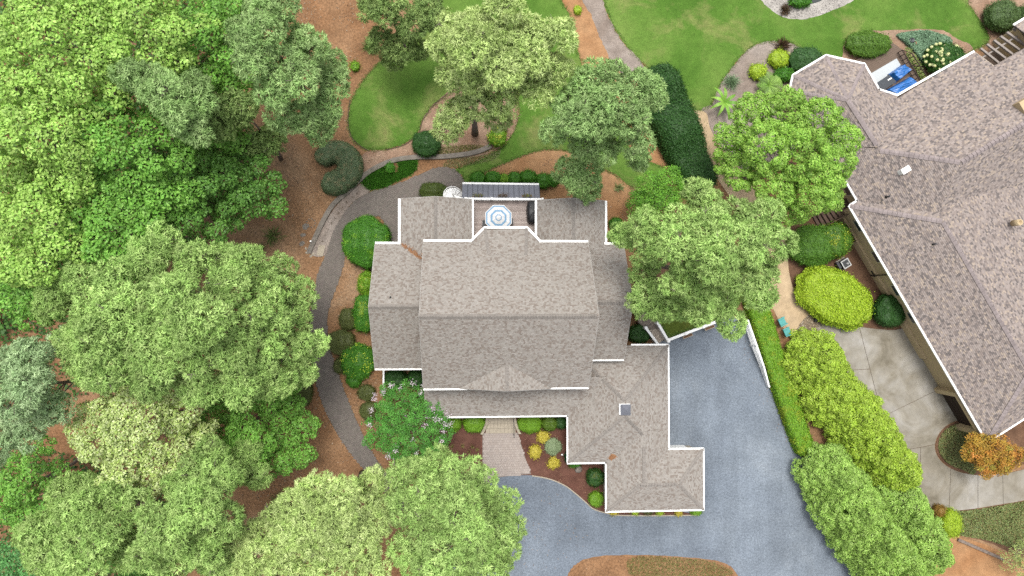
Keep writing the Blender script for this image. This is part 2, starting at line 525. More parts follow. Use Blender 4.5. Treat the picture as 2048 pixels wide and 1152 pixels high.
# neighbour's concrete drive, poured in slabs
def split(poly, p, q, gap=0.02):
    def clip(pl, n, c):
        out = []
        for i in range(len(pl)):
            a, b = pl[i], pl[(i + 1) % len(pl)]
            da, db = a[0] * n[0] + a[1] * n[1] - c, b[0] * n[0] + b[1] * n[1] - c
            if da >= 0: out.append(a)
            if (da >= 0) != (db >= 0):
                t = da / (da - db)
                out.append((a[0] + (b[0] - a[0]) * t, a[1] + (b[1] - a[1]) * t))
        return out
    d = (q - p).normalized()
    n = (-d.y, d.x)
    c = p.x * n[0] + p.y * n[1]
    return [x for x in (clip(poly, n, c + gap), clip(poly, (-n[0], -n[1]), -c + gap)) if len(x) > 2]
cd_px = [(1600, 680), (1640, 652), (1665, 644), (1720, 654), (1790, 660), (1840, 650), (1900, 720), (1950, 800), (1940, 838), (1910, 842), (1884, 858), (1870, 884), (1872, 908), (1890, 930), (1920, 944), (1960, 950), (2020, 945), (2100, 930),
         (2100, 985), (2048, 1000), (1990, 1010), (1930, 1019), (1870, 1021), (1800, 1000), (1700, 850), (1620, 740)]
slabs = [px_poly(cd_px, 0, True, 0.0, 4)]
for (a, b) in (((1718, 654), (1745, 760)), ((1600, 745), (1800, 735)), ((1730, 850), (1945, 745)), ((1700, 790), (1790, 930)), ((1780, 905), (1875, 888)), ((1840, 925), (1838, 1030)), ((1901, 930), (1897, 1030)), ((2004, 930), (2006, 1020)), ((1955, 920), (1955, 1020))):
    nxt = []
    for s in slabs:
        hit = split(s, P(*a), P(*b))
        mid = (P(*a) + P(*b)) / 2
        # only cut the slab the joint crosses
        if inside(s, np.array([mid.x]), np.array([mid.y]))[0]: nxt += hit
        else: nxt.append(s)
    slabs = nxt
dr = sheet('driveway', px_poly(cd_px, 0, True, 0.0, 4), 0.020, M['brown_soil'])
for s in slabs:
    prism('slab', s, 0.022, 0.06 + random.uniform(0, 0.012), M['concrete'], dr)
# tan path winding along the hedge
tp = [(1388, 226), (1412, 226), (1420, 256), (1440, 290), (1475, 330), (1530, 410), (1570, 480), (1578, 545), (1592, 592), (1612, 622), (1632, 640), (1612, 634), (1594, 664), (1572, 662), (1556, 638), (1540, 600), (1530, 540), (1490, 440), (1430, 350), (1402, 280)]
sheet('garden_path', px_poly(tp, 0, True, 0.0), 0.030, M['tan_concrete'])
# neighbour's sloping ground cover and bare straw
sheet('planting_bed', px_poly([(1870, 1022), (1930, 1020), (1990, 1011), (2048, 1001), (2110, 985), (2110, 1120), (2040, 1110), (1960, 1080), (1880, 1060)], 0, True, 0.03), 0.014, M['brown_soil'])
sheet('planting_bed', px_poly([(1880, 1075), (1960, 1085), (2040, 1120), (2110, 1150), (2110, 1260), (1880, 1260), (1860, 1120)], 0, True, 0.03), 0.016, M['tan_straw'])
sheet('planting_bed', px_poly([(1910, 844), (1886, 858), (1872, 884), (1874, 908), (1892, 930), (1922, 943), (1960, 949), (2040, 930), (2100, 900), (2100, 820), (1990, 830), (1940, 836)], 0, True, 0.03), 0.066, M['brown_soil'])

# ------------------------------------------------------------------ paver paths
def pavers(name, poly, z, w, h, cols, parent, gap=0.012, ang=0.0):
    """a field of separate pavers with recessed joints"""
    pts = np.array(poly)
    ca, sa = math.cos(ang), math.sin(ang)
    rot = np.array([[ca, sa], [-sa, ca]])
    q = pts @ rot.T
    x0, y0 = q.min(0); x1, y1 = q.max(0)
    ys = np.arange(y0, y1, h)
    rows = []
    for i, y in enumerate(ys):
        xs = np.arange(x0 - (i % 2) * w / 2, x1, w)
        rows.append(np.stack([xs, np.full_like(xs, y)], 1))
    c = np.concatenate(rows)
    mid = (c + np.array([w / 2, h / 2])) @ rot
    k = inside(poly, mid[:, 0], mid[:, 1])
    c = c[k]
    n = len(c)
    zz = z + rng.uniform(0, 0.008, n)
    def corner(dx, dy, top):
        p = (c + np.array([dx, dy])) @ rot
        return np.concatenate([p, (zz if top else np.full(n, z - 0.02))[:, None]], 1)
    g = gap / 2
    a, b, d, e = corner(g, g, 1), corner(w - g, g, 1), corner(w - g, h - g, 1), corner(g, h - g, 1)
    a2, b2, d2, e2 = corner(g, g, 0), corner(w - g, g, 0), corner(w - g, h - g, 0), corner(g, h - g, 0)
    quads = np.concatenate([np.stack(s, 1) for s in ((a, b, d, e), (a2, b2, b, a), (b2, d2, d, b), (d2, e2, e, d), (e2, a2, a, e))])
    col = np.array(cols)[rng.integers(0, len(cols), n)] * rng.uniform(0.95, 1.05, (n, 1))
    return tag(polys(name, quads, M['paver'], parent, np.tile(col, (5, 1))), kind='stuff')

path_px = [(922, 352), (916, 344), (900, 336), (876, 335), (850, 344), (820, 358), (790, 369), (765, 377), (735, 386), (705, 406), (680, 438), (662, 472), (652, 508), (638, 540), (629, 580), (621, 620), (618, 660), (621, 704), (629, 752), (646, 810),
           (670, 860), (700, 905), (734, 946), (770, 986), (800, 1020), (830, 1010), (800, 980), (772, 946), (742, 900), (717, 850), (693, 792), (675, 742), (662, 702), (656, 670), (655, 640), (660, 610), (674, 572), (686, 535), (694, 500), (720, 450), (755, 432), (770, 450), (775, 480), (800, 486), (830, 420), (900, 410), (930, 400), (932, 370)]
PATH = px_poly(path_px, 0, True, 0.0, 4)
pth = sheet('paver_path', PATH, 0.034, plain('sandy_joint', C(118, 108, 96), 0.95, 0.1, 0.2))
pavers('pavers', PATH, 0.05, 0.22, 0.16, [C(140, 132, 124), C(146, 138, 130), C(134, 127, 120), C(142, 132, 126)], pth, ang=0.5)
walk_px = [(965, 866), (1036, 866), (1041, 884), (1048, 908), (1062, 948), (1030, 950), (988, 956), (975, 972), (965, 960)]
WALK = px_poly(walk_px, 0, False)
wk = sheet('entry_walk', WALK, 0.036, plain('pale_joint', C(160, 148, 140), 0.95, 0.1, 0.15))
pavers('pavers', WALK, 0.05, 0.24, 0.24, [C(194, 181, 172), C(190, 177, 168), C(198, 186, 177), C(192, 180, 172)], wk)
# small paved walk at the terrace
tw = [(1262, 612), (1285, 606), (1312, 640), (1326, 655), (1298, 660), (1282, 652)]
TW = px_poly(tw, 0.9, False)

# stone edging that curves round the beds
def ribbon(name, pts_px, w, z0, z1, mat, parent=None, z=0.0):
    c = [P(a, b, z) for a, b in spline(pts_px, False, 5)]
    L, Rr = [], []
    for i, p in enumerate(c):
        d = (c[min(i + 1, len(c) - 1)] - c[max(i - 1, 0)]).normalized()
        s = Vector((-d.y, d.x, 0))
        L.append(p + s * w / 2); Rr.append(p - s * w / 2)
    V, Fc = [], []
    for l, r in zip(L, Rr):
        V += [(l.x, l.y, z0), (l.x, l.y, z1), (r.x, r.y, z1), (r.x, r.y, z0)]
    for i in range(len(c) - 1):
        a, b = 4 * i, 4 * i + 4
        Fc += [(a + 1, a, b, b + 1), (a + 2, a + 1, b + 1, b + 2), (a + 3, a + 2, b + 2, b + 3)]
    Fc += [(0, 1, 2, 3), tuple(4 * (len(c) - 1) + k for k in (3, 2, 1, 0))]
    return mesh(name, V, Fc, mat, parent)

e = ribbon('stone_edging', [(618, 506), (630, 478), (648, 440), (668, 408), (698, 382), (718, 362), (736, 346), (762, 331), (792, 320), (830, 315), (880, 314), (930, 309), (960, 302), (982, 292)], 0.46, 0.0, 0.24, M['grey_stone'])
tag(e, 'curved low grey stone wall between the straw slope and the paver path', 'wall')
e = ribbon('metal_edging', [(700, 200), (696, 240), (702, 272), (718, 290), (738, 302)], 0.07, 0.0, 0.06, M['brown_wood'])
tag(e, 'thin dark edging along the left rim of the oval lawn', 'edging')
e = ribbon('metal_edging', [(772, 300), (808, 290), (836, 268), (847, 238), (870, 208), (900, 184)], 0.07, 0.0, 0.06, M['brown_wood'])
tag(e, 'thin dark edging between the oval lawn and the tall pine bed', 'edging')
e = ribbon('stone_edging', [(1064, 951), (1100, 958), (1130, 971), (1150, 986), (1170, 1003), (1186, 1017), (1206, 1024), (1235, 1030), (1300, 1031), (1396, 1030)], 0.10, 0.0, 0.09, M['stone'])
tag(e, 'thin pale edging between the gravel drive and the red mulch bed', 'edging')
e = ribbon('timber_edging', [(1914, 1078), (1935, 1087), (1962, 1099), (1990, 1111), (2005, 1118)], 0.30, 0.0, 0.25, M['bark'])
tag(e, 'long grey log laid across the straw below the ground cover', 'log')
e = ribbon('metal_edging', [(1541, 776), (1560, 818), (1580, 862), (1602, 905)], 0.10, 0.0, 0.14, M['brown_wood'])
tag(e, 'dark timber edging between the gravel drive and the clipped hedge', 'edging')

strip = sheet('planting_bed', px_poly([(622, 508), (636, 476), (654, 440), (676, 408), (706, 380), (732, 362), (744, 368), (738, 384), (706, 404), (682, 436), (664, 470), (650, 510)], 0, True, 0.0), 0.056, M['grey_mulch'])
# landing and rubble at the end of the low wall
o = prism('paving_slab', px_poly([(638, 490), (651, 491), (646, 513), (633, 510)], 0, False), 0.0, 0.09, M['stone'])
tag(o, 'pale square paving slab at the end of the low stone wall', 'slab')
def rock(name, c, rx, ry, rz, mat, label=None, cat=None, group=None, parent=None, seed=0, n=9):
    r = random.Random(seed)
    ph = [r.uniform(0, 6.28) for _ in range(6)]
    V, Fc = [], []
    rows = 5
    for i in range(rows + 1):
        el = math.pi / 2 * i / rows
        for k in range(n):
            a = 2 * math.pi * k / n
            w = 1 + 0.18 * math.sin(2 * a + ph[0]) + 0.12 * math.sin(3 * a + ph[1] + i) + r.uniform(-0.06, 0.06)
            V.append((c[0] + rx * w * math.cos(el) * math.cos(a), c[1] + ry * w * math.cos(el) * math.sin(a), c[2] - 0.03 + rz * math.sin(el) * (0.9 + r.uniform(-0.08, 0.08))))
    for i in range(rows):
        for k in range(n):
            l = (k + 1) % n
            Fc.append((i * n + k, i * n + l, (i + 1) * n + l, (i + 1) * n + k))
    o = mesh(name, V, Fc, mat, parent)
    if label: tag(o, label, cat, group)
    return o
for i, (px, py, r) in enumerate([(611, 453, .42), (606, 470, .3), (604, 487, .34)]):
    rock('stepping_stone', P(px, py, 0), r, r * 0.8, 0.07, M['grey_stone'], ['largest flat stepping stone on the straw slope, beside a ring of pebbles', 'small middle stepping stone of the three on the straw slope', 'stepping stone nearest the pine crown on the straw slope'][i], 'stone', 'stepping stones on the straw slope', seed=i)
for i, (px, py, r) in enumerate([(621, 498, .26), (615, 505, .22), (627, 508, .24), (622, 512, .18), (612, 497, .16)]):
    rock('rock', P(px, py, 0), r, r * 0.8, r * 0.6, M['stone'], 'small pale rock heaped at the end of the low stone wall', 'rock', 'rubble at the end of the low stone wall', seed=20 + i)
k = 0
for i in range(9):
    a = i * 0.7
    rock('pebble', P(622, 446, 0) + Vector((0.42 * math.cos(a), 0.42 * math.sin(a), 0)), .1, .08, .07, M['grey_stone'], 'small pebble in the ring beside the stepping stones', 'pebble', 'ring of pebbles on the straw slope', seed=40 + i, n=6)
# river stones at the tan path's end
def scatter_stones(name, poly, z, n, r0, r1, cols, seed, parent):
    r = np.random.default_rng(seed)
    pts = np.array(poly)
    x = r.uniform(pts[:, 0].min(), pts[:, 0].max(), n * 4); y = r.uniform(pts[:, 1].min(), pts[:, 1].max(), n * 4)
    k = inside(poly, x, y)
    x, y = x[k][:n], y[k][:n]
    n = len(x)
    rad = r.uniform(r0, r1, n)
    ang = r.uniform(0, 6.28, n)
    quads, tint = [], []
    col = np.array(cols)[r.integers(0, len(cols), n)] * r.uniform(0.8, 1.15, (n, 1))
    ring = lambda s, zz: np.stack([np.stack([x + rad * s * np.cos(ang + a), y + rad * s * 0.75 * np.sin(ang + a), z + rad * zz], 1) for a in np.arange(6) * math.pi / 3], 1)
    lo, mi = ring(1.0, 0.0), ring(0.7, 0.5)
    top = np.stack([x, y, z + rad * 0.68], 1)
    for i in range(6):
        j = (i + 1) % 6
        quads.append(np.stack([lo[:, i], lo[:, j], mi[:, j], mi[:, i]], 1))
        quads.append(np.stack([mi[:, i], mi[:, j], top, top], 1))
        tint += [col, col]
    return tag(polys(name, np.concatenate(quads), M['paver'], parent, np.concatenate(tint)), kind='stuff')
scatter_stones('river_stones', px_poly([(1592, 664), (1612, 634), (1630, 628), (1648, 640), (1644, 655), (1625, 666), (1600, 672)], 0), 0.036, 420, 0.04, 0.11, [C(206, 190, 160), C(170, 152, 126), C(140, 124, 106), C(190, 176, 158)], 5, None)
scatter_stones('pond_stones', px_poly([(1530, 0), (1545, 18), (1568, 33), (1600, 38), (1640, 29), (1690, 8), (1660, -5), (1640, 8), (1590, 12), (1570, 0)], 0), 0.018, 500, 0.03, 0.08, [C(214, 208, 200), C(190, 184, 178), C(170, 164, 160)], 6, None)
# ------------------------------------------------------------------ shingled roofs
PAL1 = [C(181, 174, 166), C(175, 167, 159), C(157, 146, 137), C(185, 179, 172), C(179, 172, 164), C(161, 151, 142), C(183, 177, 169), C(173, 166, 158)]
PAL2 = [C(170, 157, 150), C(146, 136, 132), C(194, 178, 163), C(179, 167, 160), C(160, 147, 140), C(132, 124, 121), C(183, 170, 163), C(174, 161, 154)]

def shingle_face(poly, pal, expo=0.145, tab=(0.13, 0.23), seed=0):
    """tabs laid course by course on one planar face; returns quads and tints"""
    r = np.random.default_rng(seed)
    pts = [Vector(p) for p in poly]
    n = Vector((0, 0, 0))
    for i in range(len(pts)):
        n += (pts[i] - pts[0]).cross(pts[(i + 1) % len(pts)] - pts[0])
    n.normalize()
    if n.z < 0: n = -n
    u = Vector((0, 0, 1)).cross(n).normalized()
    v = n.cross(u).normalized()
    if v.z < 0: u, v = -u, -v
    o = pts[0]
    q = [((p - o).dot(u), (p - o).dot(v)) for p in pts]
    vmin, vmax = min(a[1] for a in q), max(a[1] for a in q)
    def span(vv):
        xs = []
        for i in range(len(q)):
            a, b = q[i], q[(i + 1) % len(q)]
            if abs(a[1] - b[1]) < 1e-9: continue
            t = (vv - a[1]) / (b[1] - a[1])
            if -1e-6 <= t <= 1 + 1e-6: xs.append(a[0] + (b[0] - a[0]) * t)
        return (min(xs), max(xs)) if xs else None
    quads, tint = [], []
    pal = np.array(pal)
    rows = int(math.ceil((vmax - vmin) / expo))
    un, vn, nn, on = np.array(u), np.array(v), np.array(n), np.array(o)
    for i in range(rows):
        v0 = vmin + i * expo
        v1 = min(v0 + expo, vmax)
        s0, s1 = span(v0 + 1e-5), span(v1 - 1e-5)
        if not s0 or not s1: continue
        lo, hi = min(s0[0], s1[0]), max(s0[1], s1[1])
        k = int((hi - lo) / tab[0]) + 3
        e = np.concatenate([[lo], lo + np.cumsum(r.uniform(tab[0], tab[1], k)) - r.uniform(0, tab[1])])
        e = e[(e > lo) & (e < hi)]
        e = np.concatenate([[lo], e, [hi]])
        if len(e) < 2: continue
        a, b = e[:-1], e[1:]
        a0, b0 = np.clip(a, *s0), np.clip(b, *s0)
        a1, b1 = np.clip(a, *s1), np.clip(b, *s1)
        keep = (b0 - a0 + b1 - a1) > 1e-3
        a0, b0, a1, b1 = a0[keep], b0[keep], a1[keep], b1[keep]
        m = len(a0)
        th = r.choice([0.020, 0.032], m)[:, None] * nn
        def pt(uu, vv): return on + uu[:, None] * un + vv * vn
        p0, p1, p2, p3 = pt(a0, v0) + th, pt(b0, v0) + th, pt(b1, v1) + 0.004 * nn, pt(a1, v1) + 0.004 * nn
        f0, f1 = pt(a0, v0) - 0.01 * nn, pt(b0, v0) - 0.01 * nn
        quads += [np.stack([p0, p1, p2, p3], 1), np.stack([f0, f1, p1, p0], 1)]
        c = pal[r.integers(0, len(pal), m)] * r.uniform(0.93, 1.07, (m, 1))
        tint += [c, c]
    return np.concatenate(quads), np.concatenate(tint)

CAP_MESH = {}
def cap_mesh(key, half, length, drop, mat):
    if key in CAP_MESH: return CAP_MESH[key]
    t = 0.02
    V, Fc = [], []
    for (x, z) in ((0, 0.062), (length, 0.008)):
        V += [(x, -half, -drop + z), (x, 0, 0.012 + z), (x, half, -drop + z), (x, -half, -drop + z - t), (x, 0, z - t), (x, half, -drop + z - t)]
    Fc = [(0, 6, 7, 1), (1, 7, 8, 2), (3, 0, 1, 4), (4, 1, 2, 5), (9, 10, 7, 6), (10, 11, 8, 7), (0, 3, 9, 6), (5, 2, 8, 11)]
    me = bpy.data.meshes.new('ridge_cap')
    me.from_pydata(V, [], [f[::-1] for f in Fc])
    me.materials.append(mat)
    CAP_MESH[key] = me
    return me

def ridge_caps(p, q, parent, half=0.17, drop=0.10, step=0.26, mat=None, key='a'):
    """single cap shingles lapped along a ridge or hip"""
    p, q = Vector(p), Vector(q)
    L = (q - p).length
    d = (q - p) / L
    s = Vector((0, 0, 1)).cross(d).normalized()
    n = d.cross(s).normalized()
    me = cap_mesh(key, half, step * 1.12, drop, mat)
    off = wloc(parent)
    for i in range(int(L / step)):
        o = bpy.data.objects.new('ridge_cap', me)
        o.parent = parent
        c = p + d * (i * step) + n * 0.02 - off
        o.matrix_local = Matrix(((d.x, s.x, n.x, c.x), (d.y, s.y, n.y, c.y), (d.z, s.z, n.z, c.z), (0, 0, 0, 1)))
        COL.objects.link(o)

def roof(name, faces, house, pal, th=0.16, seed=0, tab=(0.13, 0.23), expo=0.145):
    V, Fc = [], []
    for f in faces:
        b = len(V); n = len(f)
        f = [Vector(p) for p in f]
        nz = sum(((f[i] - f[0]).cross(f[(i + 1) % n] - f[0])).z for i in range(n))
        if nz < 0: f = f[::-1]
        V += f + [p - Vector((0, 0, th)) for p in f]
        Fc += [tuple(range(b, b + n)), tuple(range(b + 2 * n - 1, b + n - 1, -1))]
        Fc += [(b + i, b + n + i, b + n + (i + 1) % n, b + (i + 1) % n) for i in range(n)]
    r = mesh(name, V, Fc, M['roof_base'], house)
    qs, ts = [], []
    for i, f in enumerate(faces):
        q, t = shingle_face(f, pal, expo, tab, seed * 17 + i)
        qs.append(q); ts.append(t)
    tag(polys('shingles', np.concatenate(qs), M['shingle'], r, np.concatenate(ts)), kind='stuff')
    return r

def gable_x(x0, x1, y0, y1, ze, zr):
    ym = (y0 + y1) / 2
    return [[(x0, y0, ze), (x1, y0, ze), (x1, ym, zr), (x0, ym, zr)], [(x1, y1, ze), (x0, y1, ze), (x0, ym, zr), (x1, ym, zr)]]
def gable_y(x0, x1, y0, y1, ze, zr):
    xm = (x0 + x1) / 2
    return [[(x0, y1, ze), (x0, y0, ze), (xm, y0, zr), (xm, y1, zr)], [(x1, y0, ze), (x1, y1, ze), (xm, y1, zr), (xm, y0, zr)]]

def gutter(p, q, house, w=0.16, h=0.13, lift=0.03):
    """a real trough: outer lip, inner lip and floor"""
    p, q = Vector(p) + Vector((0, 0, lift)), Vector(q) + Vector((0, 0, lift))
    bar('gutter', p, q, w, h, M['white'], house)

H1 = empty('house', P(1000, 640, 0), 'large house with grey-brown shingled gables and white gutters in the middle of the lot', 'house')
ZM, ZMR, ZW, ZWR = 6.9, 12.2, 4.9, 9.0
mx0 = (P(846, 483, ZM).x + P(848, 776, ZM).x) / 2
mx1 = (P(1177, 484, ZM).x + P(1176, 777, ZM).x) / 2
myN, myS = P(1010, 484, ZM).y, P(1010, 776, ZM).y
mym = (myN + myS) / 2
sl_m = (ZMR - ZM) / (myN - mym)
def main_z(y): return ZMR - abs(y - mym) * sl_m
r_main = roof('roof', gable_x(mx0, mx1, myS, myN, ZM, ZMR), H1, PAL1, seed=1)
ridge_caps((mx0, mym, ZMR), (mx1, mym, ZMR), r_main, 0.2, 0.16, 0.23, M['cap'], 'm')
# the bay's low hip, running up into the main slope
b1, b2, b3, b4 = P(943, 484, ZM), P(970, 457, ZM), P(1053, 457, ZM), P(1079, 484, ZM)
yk = P(1010, 512, 7.5).y
k1, k2 = Vector((P(978, 512, 7.5).x, yk, main_z(yk) - 0.04)), Vector((P(1051, 512, 7.5).x, yk, main_z(yk) - 0.04))
b1.z = b4.z = ZM + 0.02
r_bay = roof('roof', [[b2, b3, k2, k1], [b1, b2, k1], [b3, b4, k2]], H1, PAL1, seed=2)
ridge_caps(b2, k1, r_bay, 0.14, 0.03, 0.3, M['cap'], 'b'); ridge_caps(b3, k2, r_bay, 0.14, 0.03, 0.3, M['cap'], 'b')
# low gable over the entry
zp = 8.7
gx = P(1014, 783, zp).x
gy = P(1014, 782, zp).y
yt = mym - (ZMR - zp) / sl_m
g1, g2 = P(918, 777, ZM), P(1104, 777, ZM)
g1.z = g2.z = ZM + 0.03
pk, tp_ = Vector((gx, gy, zp)), Vector((gx, yt + 0.1, zp + 0.06))
r_gab = roof('roof', [[g1, pk, tp_], [pk, g2, tp_]], H1, PAL1, seed=3)
ridge_caps(pk, tp_, r_gab, 0.15, 0.06, 0.25, M['cap'], 'g')
# side wings
lx0 = (P(750, 487, ZW).x + P(750, 738, ZW).x) / 2
lyN, lyS = P(775, 488, ZW).y, P(800, 737, ZW).y
r_lw = roof('roof', gable_x(lx0, mx0 + 1.2, lyS, lyN, ZW, ZWR), H1, PAL1, seed=4)
ridge_caps((lx0, (lyN + lyS) / 2, ZWR), (mx0 + 0.1, (lyN + lyS) / 2, ZWR), r_lw, 0.2, 0.14, 0.26, M['cap'], 'w')
rx1 = (P(1247, 488, ZW).x + P(1248, 720, ZW).x) / 2
ryN, ryS = P(1210, 489, ZW).y, P(1215, 719, ZW).y
r_rw = roof('roof', gable_x(mx1 - 1.2, rx1, ryS, ryN, ZW, ZWR - 0.3), H1, PAL1, seed=5)
ridge_caps((mx1 - 0.1, (ryN + ryS) / 2, ZWR - 0.3), (rx1, (ryN + ryS) / 2, ZWR - 0.3), r_rw, 0.2, 0.14, 0.26, M['cap'], 'w')
# two rear ells either side of the deck
ZE, ZER = 4.88, 6.45
ax0, ax1, ayN = P(801, 440, ZE).x, P(944, 440, ZE).x, P(870, 398, ZE).y
r_a = roof('roof', gable_y(ax0, ax1, lyN - 3.4, ayN, ZE, ZER), H1, PAL1, seed=6)
ridge_caps(((ax0 + ax1) / 2, ayN, ZER), ((ax0 + ax1) / 2, lyN - 0.5, ZER), r_a, 0.15, 0.07, 0.27, M['cap'], 'e')
cx0, cx1, cyN = P(1074, 440, ZE).x, P(1210, 440, ZE).x, P(1140, 401, ZE).y
r_c = roof('roof', gable_y(cx0, cx1, ryN - 3.0, cyN, ZE, ZER), H1, PAL1, seed=7)
ridge_caps(((cx0 + cx1) / 2, cyN, ZER), ((cx0 + cx1) / 2, ryN - 0.3, ZER), r_c, 0.15, 0.07, 0.27, M['cap'], 'e')
# porch
ZP = 3.0
py0, py1 = P(1000, 832, ZP).y, myS + 0.7
px0, px1 = P(850, 832, ZP).x, P(1175, 832, ZP).x
r_p = roof('roof', [[(px0, py0, ZP), (px1 + 1.5, py0, ZP), (px1 + 1.5, py1, ZP + 1.9), (px0, py1, ZP + 1.9)]], H1, PAL1, seed=8)
# garage wing: hip, lower hip and the link between them
qx0, qx1 = P(1136, 800, ZP).x, P(1336, 800, ZP).x
qy0, qy1 = P(1235, 924, ZP).y, P(1300, 691, ZP).y
hw = (qx1 - qx0) / 2
sl_g = 0.583
zq = ZP + hw * sl_g
qm = (qx0 + qx1) / 2
a0, a1 = (qm, qy0 + hw, zq), (qm, qy1 - hw, zq)
A, B, Cc, D = (qx0, qy0, ZP), (qx1, qy0, ZP), (qx1, qy1, ZP), (qx0, qy1, ZP)
r_q = roof('roof', [[A, B, a0], [B, Cc, a1, a0], [Cc, D, a1], [D, A, a0, a1]], H1, PAL1, seed=9)
sx0, sx1 = P(1213, 960, ZP).x, P(1406, 960, ZP).x
sy0, sy1 = P(1310, 1020, ZP).y, P(1370, 899, ZP).y
hs_ = (sy1 - sy0) / 2
zs = ZP + hs_ * sl_g + 0.02
sm = (sy0 + sy1) / 2
s0, s1 = (sx0 + hs_, sm, zs), (sx1 - hs_, sm, zs)
e_ = 0.01
S1, S2, S3, S4 = (sx0, sy0, ZP + e_), (sx1, sy0, ZP + e_), (sx1, sy1, ZP + e_), (sx0, sy1, ZP + e_)
r_s = roof('roof', [[S1, S2, s1, s0], [S2, S3, s1], [S3, S4, s0, s1], [S4, S1, s0]], H1, PAL1, seed=10)
lx = s0[0] + 0.35
lz = zs + 0.0
lw = lx - sx0
r_l = roof('roof', [[(sx0, sm, ZP + 0.02), (lx, sm, lz), (lx, qy0 + 3.2, lz), (sx0, qy0 + 3.2, ZP + 0.02)], [(qx1 - 0.03, sm, ZP + 0.02), (lx, sm, lz), (lx, qy0 + 3.2, lz), (qx1 - 0.03, qy0 + 3.2, ZP + 0.02)]], H1, PAL1, seed=11)
ridge_caps(A, a0, r_q, 0.15, 0.05, 0.27, M['cap'], 'h'); ridge_caps(Cc, a1, r_q, 0.15, 0.05, 0.27, M['cap'], 'h')
hipB = Vector(B); apex = Vector(a0)
ridge_caps(apex, apex + (hipB - apex) * 0.42, r_q, 0.15, 0.05, 0.27, M['cap'], 'h')
ridge_caps(Vector(a1), Vector(a1) + (Vector(D) - Vector(a1)) * 0.62, r_q, 0.15, 0.05, 0.27, M['cap'], 'h')
ridge_caps(S1, s0, r_s, 0.15, 0.05, 0.27, M['cap'], 'h'); ridge_caps(S2, s1, r_s, 0.15, 0.05, 0.27, M['cap'], 'h')
ridge_caps(S3, s1, r_s, 0.15, 0.05, 0.27, M['cap'], 'h'); ridge_caps(s0, s1, r_s, 0.15, 0.06, 0.27, M['cap'], 'h')
ridge_caps((lx, sm, lz), (lx, qy0 + 1.9, lz), r_l, 0.15, 0.06, 0.27, M['cap'], 'h')
# gutters
def gx_(x0, x1, y, z, out, w=0.16):
    gutter((x0, y + out * w / 2, z), (x1, y + out * w / 2, z), H1, w)
def gy_(x, y0, y1, z, out, w=0.16):
    gutter((x + out * w / 2, y0, z), (x + out * w / 2, y1, z), H1, w)
gx_(mx0, b1.x + 0.02, myN, ZM, 1, 0.2); gx_(b4.x - 0.02, mx1, myN, ZM, 1, 0.2)
for p, q in ((b1, b2), (b2, b3), (b3, b4)):
    d = (q - p).normalized(); nrm = Vector((-d.y, d.x, 0))
    gutter(Vector((p.x, p.y, ZM)) + nrm * 0.1 - d * 0.06, Vector((q.x, q.y, ZM)) + nrm * 0.1 + d * 0.06, H1, 0.2)
gx_(mx0, P(935, 777, ZM).x, myS, ZM, -1, 0.14); gx_(P(1092, 777, ZM).x, mx1, myS, ZM, -1, 0.14)
gx_(lx0, ax0, lyN, ZW, 1, 0.2); gx_(lx0, mx0, lyS, ZW, -1, 0.14)
gx_(mx1 - 0.2, rx1, ryN, ZW, 1, 0.2); gx_(mx1 - 0.2, rx1, ryS, ZW, -1, 0.14)
gy_(ax0, lyN, ayN, ZE, -1, 0.22); gy_(ax1, myN, ayN, ZE, 1, 0.16)
gy_(cx0, myN, cyN, ZE, -1, 0.2); gy_(cx1, ryN, cyN, ZE, 1, 0.2)
gx_(px0, qx0, py0, ZP, -1, 0.14)
gy_(qx0, qy0, py0 + 0.1, ZP, -1, 0.14); gx_(qx0 - 0.1, sx0, qy0, ZP, -1, 0.14)
gx_(P(1262, 690, ZP).x, qx1 + 0.1, qy1, ZP, 1, 0.16); gy_(qx1, sy1 + 0.1, qy1 + 0.1, ZP, 1, 0.14)
gx_(qx1, sx1 + 0.1, sy1, ZP, 1, 0.16); gy_(sx1, sy0 - 0.1, sy1 + 0.1, ZP, 1, 0.14)
gx_(sx0 - 0.1, sx1 + 0.1, sy0, ZP, -1, 0.16); gy_(sx0, sy0 - 0.1, qy0, ZP, -1, 0.14)
# rake boards
def rake(p, q):
    bar('rake_board', Vector(p) - Vector((0, 0, 0.05)), Vector(q) - Vector((0, 0, 0.05)), 0.04, 0.2, M['rake'], H1)
for x, yS_, yN_, ze, zr in ((mx0 - 0.03, myS, myN, ZM, ZMR), (mx1 + 0.03, myS, myN, ZM, ZMR), (lx0 - 0.03, lyS, lyN, ZW, ZWR), (rx1 + 0.03, ryS, ryN, ZW, ZWR - 0.3)):
    rake((x, yS_, ze), (x, (yS_ + yN_) / 2, zr)); rake((x, yN_, ze), (x, (yS_ + yN_) / 2, zr))
for x0_, x1_, y in ((ax0, ax1, ayN + 0.03), (cx0, cx1, cyN + 0.03)):
    rake((x0_, y, ZE), ((x0_ + x1_) / 2, y, ZER)); rake((x1_, y, ZE), ((x0_ + x1_) / 2, y, ZER))
rake(pk - Vector((0, 0.03, 0)), Vector((g1.x, g1.y - 0.03, g1.z))); rake(pk - Vector((0, 0.03, 0)), Vector((g2.x, g2.y - 0.03, g2.z)))
